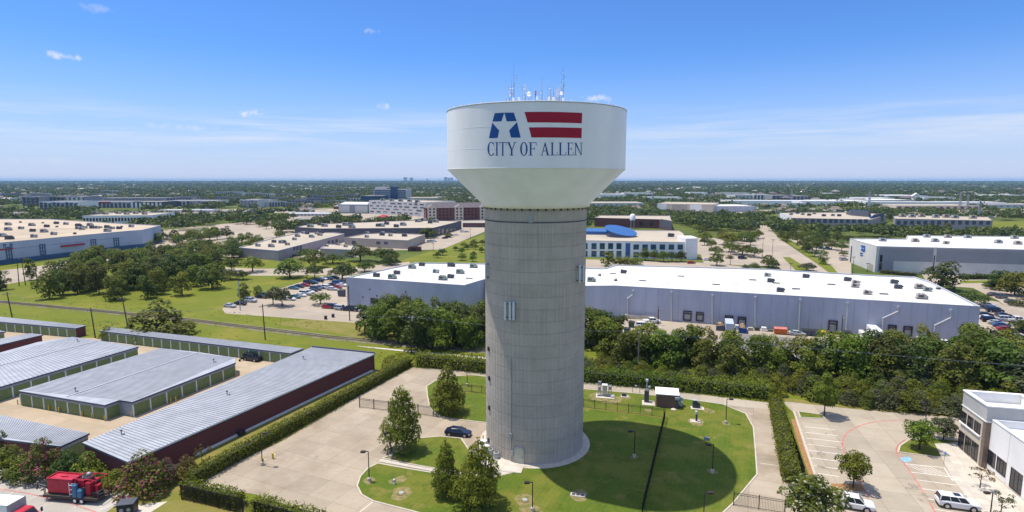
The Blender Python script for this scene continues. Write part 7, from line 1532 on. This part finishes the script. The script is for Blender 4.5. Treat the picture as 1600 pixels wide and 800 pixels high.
# trees of the right parking lot
ptree('round', 0, 'leaf', 1288, 650, 582, 44, 'round tree on the small lawn island at top of parking', order=False); ptree('round', 1, 'leaf', 1333, 762, 703, 56, 'rounded tree standing between parking bays and red curve', order=False)
ptree('round', 2, 'leaf', 1436, 703, 654, 52, 'dark rounded tree on the red kerbed lawn island', order=False); ptree('round', 3, 'leaf_olive', 1474, 688, 652, 44, 'greyish loose tree touching the white building corner', order=False)
ptree('round', 4, ('leaf', 'cream'), 1270, 822, 741, 108, 'large round tree covered in cream blossom at bottom right', order=False, flower=.16)
ptree('spindly', 0, 'leaf_autumn', 1531, 763, 727, 38, 'thin young tree with sparse leaves on the sidewalk, farther one', order=False); ptree('spindly', 1, 'leaf_olive', 1563, 806, 765, 42, 'thin young tree with sparse leaves near the big window', order=False); ptree('bush', 5, 'leaf_autumn', 1552, 822, 795, 40, 'low reddish bush at the bottom edge by the sidewalk', order=False, name='bush', cat='bush')
# shrubs at bottom left
for a in (('bush', 0, 'leaf_lt', 14, 742, 690, 60, 'bright yellow green bush at the left edge by storage'), ('bush', 1, 'leaf_lt', 42, 748, 700, 54, 'bright yellow green bush second from left edge'), ('bush', 2, ('leaf_dk', 'pink'), 72, 748, 684, 60, 'dark bush with pinkish red blossom left of the red machine'), ('bush', 0, 'leaf_dk', 108, 752, 694, 56, 'dark green bush behind the left end of red machine'),
          ('bush', 1, 'leaf', 140, 752, 698, 54, 'mid green bush behind the right end of red machine'), ('bush', 2, 'leaf_lt', 182, 764, 733, 44, 'low bright bush left of the pink crape myrtle'), ('bush', 3, ('leaf', 'pink'), 224, 773, 706, 78, 'large crape myrtle with pink blossom beside the brick wall'), ('bush', 4, ('leaf_olive', 'pink'), 258, 757, 714, 40, 'bare twiggy bush right behind the pink crape myrtle'),
          ('bush', 1, 'leaf_autumn', 291, 745, 704, 42, 'ochre yellow bush at the corner of brick wall'), ('spindly', 2, 'leaf_autumn', 316, 727, 692, 28, 'small sparse ochre bush right of the other ochre one'), ('bush', 2, 'leaf_dk', 4, 712, 672, 34, 'dark bush at the left edge beside low metal roof'), ('bush', 3, 'leaf', 164, 760, 736, 34, 'low green bush between the red machine and wall')):
    ptree(*a, cat='bush', name='bush', order=False, flower=.18, group='bushes along the storage wall')
# big bush and trees beyond the railway
ptree('bush', 5, 'leaf', 246, 523, 466, 106, 'huge round bush on the grass by the railway, left', order=False, cat='bush', name='bush'); ptree('bush', 0, 'leaf_lt', 170, 531, 505, 28, 'small bush at the foot of leaning pole', order=False, cat='bush', name='bush')
def region(poly, n, hr, kinds, label, group, gap=4.0, cat='tree', name='tree', wr=(.75, 1.05), px=True):
    Q = GP(poly) if px else poly; x0, x1 = min(p[0] for p in Q), max(p[0] for p in Q); y0, y1 = min(p[1] for p in Q), max(p[1] for p in Q); got = []; tries = 0
    while len(got) < n and tries < 8000:
        tries += 1; x, y = rnd.uniform(x0, x1), rnd.uniform(y0, y1)
        if not inpoly(x, y, Q) or any((x - a) ** 2 + (y - c) ** 2 < gap * gap for a, c in got): continue
        if any(inpoly(x, y, f) for f in NOTREE): continue
        got.append((x, y)); kd, vr, ms = rnd.choice(kinds); h = rnd.uniform(*hr)
        if kd in ('wild',): w = h * rnd.uniform(*wr)
        elif kd == 'oak': w = h * rnd.uniform(.9, 1.15)
        else: w = h * rnd.uniform(1.0, 1.5)
        tree(kd, vr, (ms,), x, y, h, w, label, cat, group, True, name)
NOTREE = [GP(p) for p in ([(0, 446), (60, 436), (150, 410), (240, 399), (340, 385), (430, 368), (430, 362), (330, 377), (240, 390), (150, 400), (60, 416), (0, 430)], [(310, 425), (400, 431), (545, 430), (545, 419), (400, 420), (310, 416)],
                          [(1176, 352), (1200, 352), (1216, 372), (1300, 428), (1340, 445), (1240, 445), (1190, 385)], [(225, 378), (300, 390), (300, 398), (225, 392)], [(330, 352), (400, 352), (400, 372), (340, 372)])] + [WP, LP, RP, BP, KP, OP, O2, D1, G1, G2, G3]
MIX = [('wild', v, m) for v in range(4) for m in ('leaf', 'leaf_dk')]; OAK = [('oak', v, m) for v in range(4) for m in ('leaf_dk', 'leaf')]; LITE = [('wild', v, m) for v in (0, 1) for m in ('leaf', 'leaf_lt')]
region([(62, 468), (140, 471), (250, 468), (330, 458), (348, 432), (300, 416), (225, 405), (110, 410)], 62, (8.5, 12.5), MIX, 'dense green tree in the belt beyond railway, left', 'trees of the left belt', 4.6)
region([(-60, 462), (28, 458), (24, 440), (-60, 445)], 6, (8.5, 10), MIX, 'dense tree at the left edge beyond railway', 'trees at the left edge', 4)
region([(560, 524), (600, 535), (640, 546), (757, 550), (757, 520), (640, 505), (572, 508)], 24, (8.5, 11.5), MIX[:6], 'dense tree in the clump left of the tower', 'trees in the clump left of the tower', 3.4)
region([(908, 548), (972, 560), (978, 545), (950, 530), (905, 525)], 7, (9, 11), MIX + LITE, 'dense tree close to the right side of the tower', 'trees right beside the tower', 3)
region([(980, 562), (1190, 575), (1270, 594), (1600, 628), (1720, 635), (1720, 590), (1560, 566), (1480, 562), (1270, 574), (1080, 556)], 38, (6.5, 10.5), MIX + LITE + LITE, 'broadleaf tree in the belt before the truck court', 'trees before the truck court', 3.6)
region([(975, 572), (1200, 594), (1270, 602), (1270, 590), (1190, 572), (980, 560)], 16, (7, 10), MIX + LITE, 'broadleaf tree between railway and truck court', 'trees between railway and truck court', 3.2)
region([(1280, 596), (1420, 612), (1430, 590), (1290, 578)], 7, (10, 11.5), MIX[:4], 'taller dense tree at the belt middle right', 'tall trees of the right belt', 3.6)
region([(1470, 618), (1640, 632), (1640, 600), (1480, 590)], 8, (10, 12.5), MIX[:4] + [('oak', 1, 'leaf_olive')], 'taller grey green tree at the right of the belt', 'tall trees of the right belt', 4)
region([(1195, 616), (1270, 628), (1420, 645), (1600, 660), (1740, 668), (1740, 640), (1500, 620), (1270, 600), (1160, 598)], 50, (3.2, 6.0), [('bush', v, m) for v in (0, 1, 3) for m in ('leaf', 'leaf_lt', 'leaf_lt', 'leaf_olive')], 'bush in the thicket behind right parking', 'bushes of the right thicket', 2.8, 'bush', 'bush')
region([(900, 588), (1060, 600), (1200, 616), (1190, 594), (1060, 584), (905, 568)], 44, (2.0, 4.4), [('bush', v, m) for v in (0, 1) for m in ('leaf_lt', 'leaf_olive', 'leaf')], 'low scrubby bush between railway and back hedge', 'bushes by the railway', 2.6, 'bush', 'bush')
region([(238, 424), (340, 424), (350, 408), (420, 400), (400, 375), (345, 362), (240, 378)], 54, (8, 10.5), OAK + [('oak', 1, 'leaf_lt')], 'spreading dark tree along the left streets', 'trees along the left streets', 7)
region([(1226, 396), (1325, 396), (1325, 374), (1216, 368)], 22, (7.5, 9.5), OAK, 'spreading tree in the lot before mauve offices', 'trees in the lot before mauve offices', 7)
region([(1222, 366), (1560, 368), (1560, 363), (1225, 360)], 26, (7.5, 9), OAK + [('oak', 0, 'leaf_lt')], 'spreading tree in the row before mauve offices', 'trees in the row before mauve offices', 7)
region([(1055, 352), (1100, 368), (1176, 372), (1190, 350), (1060, 340)], 22, (8, 10.5), OAK, 'spreading dark tree right of the brick building', 'trees right of the brick building', 8)
region([(662, 412), (757, 412), (757, 382), (720, 386)], 14, (4, 6), OAK, 'small rounded tree left of the tower shaft', 'small trees left of the tower shaft', 4)
region([(360, 362), (455, 358), (460, 340), (345, 345)], 30, (8, 10), OAK, 'dark tree behind the pale mauve building', 'trees behind mauve building', 9)
for a in (('oak', 0, 'leaf_dk', 453, 434, 402, 46), ('oak', 1, 'leaf_dk', 492, 435, 407, 28), ('oak', 2, 'leaf_dk', 535, 437, 405, 44), ('oak', 3, 'leaf_dk', 480, 405, 382, 34), ('oak', 0, 'leaf_dk', 492, 418, 388, 40), ('oak', 1, 'leaf', 563, 408, 377, 42), ('oak', 2, 'leaf_dk', 600, 410, 381, 46), ('oak', 3, 'leaf_dk', 520, 412, 392, 38), ('oak', 2, 'leaf', 570, 425, 404, 30), ('oak', 0, 'leaf_dk', 610, 414, 398, 30), ('oak', 1, 'leaf_dk', 360, 437, 417, 28), ('oak', 2, 'leaf_dk', 380, 437, 418, 24), ('oak', 3, 'leaf', 395, 425, 393, 36), ('oak', 2, 'leaf', 362, 424, 398, 26), ('oak', 1, 'leaf_dk', 700, 371, 362, 14), ('oak', 0, 'leaf_dk', 668, 372, 355, 34)):
    ptree(*a, 'dark oak with its own shade beyond the car park', group='oaks beyond the car park')
for a in (('wild', 0, 'leaf_dk', 381, 470, 444, 24), ('wild', 1, 'leaf_dk', 402, 463, 447, 16), ('oak', 1, 'leaf_olive', 427, 477, 443, 28), ('oak', 2, 'leaf_olive', 441, 479, 440, 30), ('oak', 3, 'leaf', 501, 476, 451, 32)): ptree(*a, 'small tree on an island in the car park', group='trees inside the car park')
for a in (('wild', 2, 'leaf', 950, 416, 394, 26), ('bush', 0, 'leaf', 968, 415, 397, 22), ('bush', 1, 'leaf_lt', 980, 415, 396, 22), ('bush', 3, 'leaf', 993, 414, 396, 22), ('oak', 0, 'leaf_dk', 1008, 407, 386, 20), ('oak', 1, 'leaf_dk', 1022, 408, 387, 20), ('oak', 2, 'leaf_dk', 1037, 409, 387, 22), ('oak', 3, 'leaf_dk', 1050, 409, 388, 22), ('oak', 0, 'leaf_dk', 1064, 409, 390, 20)): ptree(*a, 'rounded tree in the row before blue oval office', group='trees before the blue oval office')
for a in (('oak', 1, 'leaf_lt', 1101, 377, 360, 22), ('oak', 2, 'leaf_lt', 1135, 383, 357, 34), ('oak', 3, 'leaf_dk', 1163, 377, 358, 32), ('oak', 0, 'leaf_dk', 1120, 415, 392, 24), ('oak', 1, 'leaf_dk', 1118, 398, 382, 24), ('oak', 2, 'leaf_dk', 1160, 398, 377, 36), ('oak', 3, 'leaf_dk', 1178, 402, 380, 26), ('oak', 0, 'leaf_dk', 1200, 417, 397, 26), ('oak', 1, 'leaf_dk', 1208, 420, 404, 22), ('bush', 1, 'leaf_dk', 1178, 418, 408, 20), ('bush', 0, 'leaf_dk', 1165, 419, 412, 14), ('oak', 2, 'leaf_olive', 1260, 423, 407, 27), ('wild', 1, 'leaf', 1287, 413, 391, 17), ('oak', 3, 'leaf_dk', 1273, 401, 388, 20), ('oak', 0, 'leaf_dk', 1262, 394, 382, 16), ('oak', 1, 'leaf_dk', 1318, 400, 391, 14), ('oak', 2, 'leaf_lt', 1185, 373, 354, 16), ('bush', 0, 'leaf_dk', 1140, 404, 397, 14)): ptree(*a, 'spreading tree beside the street right of blue oval office', group='trees by the right street')
for a in (('wild', 0, 'leaf_dk', 1470, 453, 411, 58), ('oak', 1, 'leaf_dk', 1518, 477, 451, 46), ('wild', 2, 'leaf_dk', 1562, 452, 424, 44), ('wild', 3, 'leaf_lt', 1585, 462, 423, 50), ('bush', 1, 'leaf_dk', 1592, 478, 463, 30), ('oak', 2, 'leaf_dk', 1600, 520, 492, 40), ('wild', 1, 'leaf_dk', 1515, 556, 508, 60), ('wild', 3, 'leaf_olive', 1562, 562, 512, 56), ('bush', 2, 'leaf_dk', 1545, 448, 440, 18)): ptree(*a, 'dense tree around the grey tilt-wall warehouse', group='trees near the tilt-wall warehouse')
for a in (('wild', 2, 'leaf_dk', 47, 438, 404, 18), ('oak', 0, 'leaf_dk', 1585, 367, 350, 10)): ptree(*a, 'lone small tree on open ground', order=True)
region([(1098, 404), (1180, 398), (1190, 372), (1100, 372)], 8, (7, 9), OAK + [('oak', 1, 'leaf_lt')], 'spreading tree in the car parks right of blue oval office', 'trees in the car parks by the oval office', 8)
region([(420, 388), (470, 372), (560, 360), (470, 352), (400, 366)], 14, (7, 9.5), OAK + [('oak', 1, 'leaf_lt')], 'dark tree between the mauve and slate buildings', 'trees between mauve and slate buildings', 8)
# clipped hedges
def hedge(pa, pb, w, h, label, m='leaf_hedge', px=True, rough=.2, dens=30, size=(.16, .38)):
    p, q = (G(*pa), G(*pb)) if px else (pa, pb); d, l = unit(p, q); a = math.atan2(d.y, d.x); t = thing('hedge', label, 'hedge', (*p, .04), a)
    rng = np.random.default_rng(int(l * 100)); A = l * (w + 2 * h) + 2 * w * h; n = int(A * dens)
    f = rng.uniform(0, 1, n); x = rng.uniform(0, l, n); per = w + 2 * h; u = rng.uniform(0, per, n); e = rng.uniform(0, 1, n) < 2 * w * h / A
    y = np.where(u < h, -w / 2, np.where(u > h + w, w / 2, u - h - w / 2)); z = np.where(u < h, u, np.where(u > h + w, u - h - w, h)); ny = np.where(u < h, -1, np.where(u > h + w, 1, 0.)); nz_ = np.where((u >= h) & (u <= h + w), 1., .15); nx = np.zeros(n)
    y = np.where(e, rng.uniform(-w / 2, w / 2, n), y); z = np.where(e, rng.uniform(0, h, n), z); s_ = rng.uniform(0, 1, n) < .5; x = np.where(e, np.where(s_, 0, l), x); nx = np.where(e, np.where(s_, -1, 1), 0.); ny = np.where(e, 0, ny); nz_ = np.where(e, .1, nz_)
    wob = np.sin(x * .9) * .5 + np.sin(x * 2.3 + 1) * .35 + np.sin(x * 5.1) * .25
    P = np.stack([x, y * (1 + rough * .6 * wob), z * (1 + rough * .5 * wob)], 1) + rng.normal(size=(n, 3)) * rough * .8; P[:, 2] = np.maximum(P[:, 2], .03)
    N = np.stack([nx, ny, nz_], 1) + rng.normal(size=(n, 3)) * .5
    V, Fq = leaf_quads(P, N, rng.uniform(*size, n), rng); fast_mesh('foliage', V, Fq, [M[m]], None, t)
    b = MB(); b.box(.3, -w / 2 + .35, 0, l - .3, w / 2 - .35, h - .4); b.build('twig_core', M['twig'], t); return t
hedge((640, 571), (296, 759), 2.0, 2.1, 'long clipped green hedge along the left side of concrete lot', rough=.16)
hedge((291, 773), (377, 794), 1.8, 2.2, 'short clipped hedge at the lower left corner behind dark fence')
hedge((401, 799), (545, 838), 1.9, 2.1, 'clipped hedge at the bottom edge right of narrow gate')
hedge((1211, 634), (1236, 756), 2.3, 2.2, 'clipped hedge between the driveway and right parking lot', rough=.2)
hedge((652, 571), (800, 585), 2.6, 2.9, 'shaggy hedge behind concrete lot, left of the tower', 'leaf', rough=.45, dens=20, size=(.22, .5)); hedge((905, 594), (1060, 608), 3.0, 2.6, 'shaggy hedge behind the lawn right of the tower', 'leaf', rough=.5, dens=20, size=(.22, .5)); hedge((1062, 608), (1200, 622), 3.0, 2.7, 'shaggy hedge behind brown shed towards the right driveway', 'leaf', rough=.55, dens=20, size=(.22, .5))
hedge((1375, 427), (1432, 432), 2.0, 1.6, 'low reddish brown hedge along the tilt-wall warehouse', 'leaf_autumn', rough=.2, dens=5, size=(.4, .8)); hedge((1500, 436), (1640, 436), 3, 2.0, 'low dark hedge in front of the grey warehouse wall', 'leaf_dk', rough=.3, dens=4, size=(.5, 1.0))
# rough grass and weeds of the field
def tufts(name, poly, n, size, mats, hz=.25, px=True):
    Q = GP(poly) if px else poly; rng = np.random.default_rng(len(name) + n); x0, x1 = min(p[0] for p in Q), max(p[0] for p in Q); y0, y1 = min(p[1] for p in Q), max(p[1] for p in Q); P = []
    for _ in range(n * 5):
        x, y = rng.uniform(x0, x1), rng.uniform(y0, y1)
        if inpoly(x, y, Q) and math.sin(x * .11 + 1) * math.sin(y * .13) + math.sin(x * .31) * math.sin(y * .23) * .7 > rng.uniform(-1.0, .9): P.append((x, y, rng.uniform(.05, hz)))
        if len(P) >= n: break
    P = np.array(P); N = rng.normal(size=P.shape) * .6 + np.array([0, -.3, .7]); V, Fq = leaf_quads(P, N, rng.uniform(size[0], size[1], len(P)), rng); o = fast_mesh(name, V, Fq, [M[m] for m in mats], rng.integers(0, len(mats), len(P)).astype(np.int32)); o['kind'] = 'stuff'
tufts('wild_grass', [(-60, 486), (150, 500), (300, 515), (480, 540), (640, 556), (600, 575), (500, 555), (300, 530), (150, 520), (-60, 500)], 2600, (.2, .45), ('leaf_lt', 'leaf_lt'), .2)
tufts('wild_grass', [(-60, 460), (0, 466), (300, 495), (520, 520), (520, 505), (340, 485), (60, 466)], 1200, (.2, .5), ('leaf_lt', 'leaf_lt'), .2)
tufts('wild_grass', [(590, 585), (645, 562), (720, 562), (757, 568), (757, 556), (640, 545), (600, 560)], 1800, (.2, .5), ('leaf_lt', 'leaf_lt'), .25)
tufts('wild_grass', [(905, 576), (1060, 590), (1200, 610), (1280, 628), (1280, 612), (1060, 582), (905, 566)], 2600, (.3, .9), ('leaf_lt', 'leaf_olive', 'leaf_autumn'), .6)
# ---------------------------------------------------------------- the town and woods out to the horizon
FOOT = []
for o in list(COL.objects):
    if o.type == 'MESH' and o.name.split('.')[0] == 'roof' and o.parent is not None and o.parent.location.y > 300:
        L = o.parent.location; vs = [(v.co.x + L.x, v.co.y + L.y) for v in o.data.vertices]; FOOT.append((min(v[0] for v in vs) - 9, max(v[0] for v in vs) + 9, min(v[1] for v in vs) * .875, max(v[1] for v in vs) + 9))
AV = [GP(p) for p in ([(225, 386), (300, 394), (345, 380), (430, 368), (430, 352), (330, 352)], [(150, 338), (760, 328), (760, 325), (150, 331)], [(910, 333), (1250, 327), (1640, 327), (1640, 333), (1250, 331), (910, 336)], [(1545, 346), (1640, 346), (1640, 362), (1553, 362)], [(1176, 352), (1200, 352), (1206, 365), (1180, 365)], [(640, 330), (760, 330), (760, 350), (640, 350)])]
NEARTOWN = []
for i in range(46):
    px = 20 + i * 12 + rnd.uniform(-5, 5); yb = rnd.choice((304, 308, 312, 316, 319, 323)) + rnd.uniform(-1, 1); x, y = G(px, yb); h = rnd.uniform(7, 12)
    t = thing('townhouse_row', rnd.choice(('pale walled townhouse row with grey hipped roof, far left', 'grey walled townhouse row with brown hipped roof, far left')), 'townhouses', (x, y, 0), R(rnd.choice((-18, -18, 72))), 'far townhouse rows', True)
    L_, D_ = rnd.uniform(30, 62), rnd.uniform(14, 20); P = [(-L_ / 2, -D_ / 2), (L_ / 2, -D_ / 2), (L_ / 2, D_ / 2), (-L_ / 2, D_ / 2)]; b = MB(); b.sides(P, 0, h); b.build('wall', M['offwhite' if 'pale' in t['label'] else 'mauve'], t); o = hip(t, P, h, h + 4, 'shingle_grey' if 'pale' in t['label'] else 'slate', .6, .4)
    b = MB()
    for k in range(int(L_ / 7)): b.box(-L_ / 2 + 2 + k * 7, -D_ / 2 - 1.2, 0, -L_ / 2 + 5 + k * 7, -D_ / 2, h - 1)
    b.build('bay', M['greydk'], t)['kind'] = 'stuff'
    FOOT.append((x - L_ / 2 - 6, x + L_ / 2 + 6, y * .9, y + 25))
for i in range(15):
    px = 960 + i * 42 + rnd.uniform(-14, 14); yb = rnd.choice((306, 310, 314, 322)) + rnd.uniform(-1, 1); x, y = G(px, yb); h = rnd.uniform(7, 11); L_, D_ = rnd.uniform(45, 110), rnd.uniform(35, 60); P = [(x - L_ / 2, y - D_ / 2), (x + L_ / 2, y - D_ / 2 - L_ * .2), (x + L_ / 2, y + D_ / 2 - L_ * .2), (x - L_ / 2, y + D_ / 2)]
    t = bld('low_shed', rnd.choice(('pale low commercial shed with white roof, far right', 'tan low commercial shed with white roof, far right')), 'shed', P, h, 'white', 'whiteroof', .6, 'coping', None, 'far commercial sheds', True)
    if t['label'].startswith('tan'): t.children[0].data.materials[0] = M['tan']
    FOOT.append((x - L_ / 2 - 6, x + L_ / 2 + 6, y * .9, y + 45))
def town():
    rng = np.random.default_rng(21)
    fa = np.array([[f[0], f[1], f[2], f[3]] for f in FOOT])
    def sample(r0, r1, n):
        r = np.exp(rng.uniform(math.log(r0), math.log(r1), n)); a = rng.uniform(R(-46), R(46), n); return np.stack([r * np.sin(a), r * np.cos(a)], 1)
    def free(P):
        ok = np.ones(len(P), bool)
        for f in fa: ok &= ~((P[:, 0] > f[0]) & (P[:, 0] < f[1]) & (P[:, 1] > f[2]) & (P[:, 1] < f[3]))
        idx = np.where(ok)[0]
        for i in idx:
            if P[i, 1] < 1200 and any(inpoly(P[i, 0], P[i, 1], q) for q in AV): ok[i] = False
        return ok
    # patches with few trees (built-up ground) from a smooth field
    def dens(P):
        x, y = P[:, 0], P[:, 1]; return np.sin(x * .0041 + 1) * np.sin(y * .0027 + .5) + .6 * np.sin(x * .011 - y * .006) + .5 * np.sin(y * .013 + x * .003)
    allV, allF, off = [], [], 0
    for r0, r1, n, leaves, hr, s in ((540, 1000, 5600, 64, (7, 11), 2.3), (1000, 2000, 11000, 30, (7, 12), 3.6), (2000, 4500, 12000, 14, (7, 12), 6.5), (4500, 9500, 9000, 9, (8, 14), 13), (9500, 21000, 7000, 8, (10, 26), 30)):
        P = sample(r0, r1, n); P = P[free(P)]; d = dens(P); P = P[d > rng.uniform(-2.05, .25, len(P))]; m = len(P); spread = s * .95
        h = rng.uniform(*hr, m); k = leaves; dr = rng.normal(size=(m, k, 3)); dr /= np.linalg.norm(dr, axis=2, keepdims=True); dr[:, :, 2] = np.abs(dr[:, :, 2])
        rad = np.stack([h * .55 + spread * .5, h * .55 + spread * .5, h * .55], 1)
        C = np.concatenate([P, (h * .42)[:, None]], 1); pos = C[:, None] + dr * rad[:, None] * rng.uniform(.6, 1.05, (m, k, 1)); nor = dr + rng.normal(size=dr.shape) * .45
        V, Fq = leaf_quads(pos.reshape(-1, 3), nor.reshape(-1, 3), rng.uniform(s * .6, s * 1.25, m * k), rng, .8); V[:, 2] = np.maximum(V[:, 2], .3)
        o = fast_mesh('woodland', V, Fq, [M['leaf_far'], M['leaf_far2'], M['leaf_far3']], np.repeat(rng.choice(3, m, p=(.5, .3, .2)), k).astype(np.int32)); o['kind'] = 'stuff'
    # houses: the nearest ones each a thing, the rest one mass
    protos = []
    for i, (wl, rf) in enumerate((('offwhite', 'shingle'), ('tan', 'shingle_grey'), ('white', 'shingle'), ('brick2', 'shingle_grey'))):
        lx, ly, hz = (15, 11, 4.5) if i % 2 else (18, 12, 5.5); t = empty('house', (0, 0, 0)); b = MB(); P = [(-lx / 2, -ly / 2), (lx / 2, -ly / 2), (lx / 2, ly / 2), (-lx / 2, ly / 2)]; b.sides(P, 0, hz); b.build('wall', M[wl], t); hip(t, P, hz, hz + 3.4, rf, .7, .45); protos.append(t)
    P = sample(820, 2400, 1300); P = P[free(P)]; d = dens(P); P = P[d < rng.uniform(-1.2, .9, len(P))]; P = P[np.argsort(np.hypot(P[:, 0], P[:, 1]))][:270]
    for i, (x, y) in enumerate(P):
        k = i % 4; t = protos[k] if i < 4 else copy_tree(protos[k]); t.location = (x, y, 0); t.rotation_euler.z = R((0, 90)[i % 2] - 15 + rng.uniform(-8, 8))
        tag(t, ('off-white house with brown hipped roof among distant trees', 'tan house with grey hipped roof among distant trees', 'white house with brown hipped roof among distant trees', 'brick house with grey hipped roof among distant trees')[k], 'house', 'distant houses among the trees', True)
    P = sample(1300, 9000, 3600); d = dens(P); P = P[(d < rng.uniform(-1.7, .2, len(P)))]; P = P[free(P)]; m = len(P); a = rng.uniform(-.4, .0, m) + (rng.integers(0, 2, m)) * 1.57; r = np.hypot(P[:, 0], P[:, 1]); g = np.clip(r / 2600, 1, 2.6)
    lx, ly, h = rng.uniform(12, 20, m) * g, rng.uniform(9, 13, m) * g, rng.uniform(4, 6, m); z1 = h + 3.2; big = rng.uniform(0, 1, m) < .05; lx = np.where(big, lx * 3.2, lx); ly = np.where(big, ly * 2.5, ly); z1 = np.where(big, h + 2, z1)
    c, s = np.cos(a), np.sin(a); V = np.zeros((m, 10, 3))
    for q, (sx, sy) in enumerate(((-1, -1), (1, -1), (1, 1), (-1, 1))):
        X, Y = sx * lx / 2, sy * ly / 2; wx, wy = P[:, 0] + X * c - Y * s, P[:, 1] + X * s + Y * c
        V[:, q] = np.stack([wx, wy, 0 * h], 1); V[:, 4 + q] = np.stack([wx, wy, h], 1)
    for q, sx in ((8, -1), (9, 1)): X = sx * lx * .25; V[:, q] = np.stack([P[:, 0] + X * c, P[:, 1] + X * s, z1], 1)
    fq = np.array([(0, 1, 5, 4), (1, 2, 6, 5), (2, 3, 7, 6), (3, 0, 4, 7), (4, 5, 9, 8), (6, 7, 8, 9), (5, 6, 9, 9), (7, 4, 8, 8)]); Fq = (np.arange(m)[:, None, None] * 10 + fq[None]).reshape(-1, 4)
    wm = rng.choice(3, m); rm = np.where(big, 5, 3 + rng.integers(0, 2, m)); mi = np.concatenate([np.repeat(wm[:, None], 4, 1), np.repeat(rm[:, None], 4, 1)], 1).ravel()
    o = fast_mesh('distant_houses', V.reshape(-1, 3), Fq, [M['offwhite'], M['tan'], M['brick2'], M['shingle'], M['shingle_grey'], M['white']], mi.astype(np.int32)); o['kind'] = 'stuff'
for n, c1, c2 in (('leaf_far', (.030, .058, .010), (.105, .135, .018)), ('leaf_far2', (.05, .078, .010), (.15, .17, .02)), ('leaf_far3', (.024, .048, .015), (.06, .09, .024))): M[n] = leafmat(n, c1, c2, 0, 0, .25)
town()
# ---------------------------------------------------------------- the air itself
def haze():
    b = MB(); b.box(-25500, -25500, -1, 25500, 25500, 72); m = bpy.data.materials.new('air'); m.use_nodes = True; nt = m.node_tree; nt.nodes.clear(); o = nt.nodes.new('ShaderNodeOutputMaterial'); v = nt.nodes.new('ShaderNodeVolumePrincipled')
    v.inputs['Color'].default_value = (.42, .68, .95, 1); v.inputs['Density'].default_value = HAZE; v.inputs['Anisotropy'].default_value = 0.0; nt.links.new(v.outputs[0], o.inputs['Volume']); h = b.build('haze', m); h['kind'] = 'stuff'
HAZE = 5.5e-5
haze()
finish_labels()
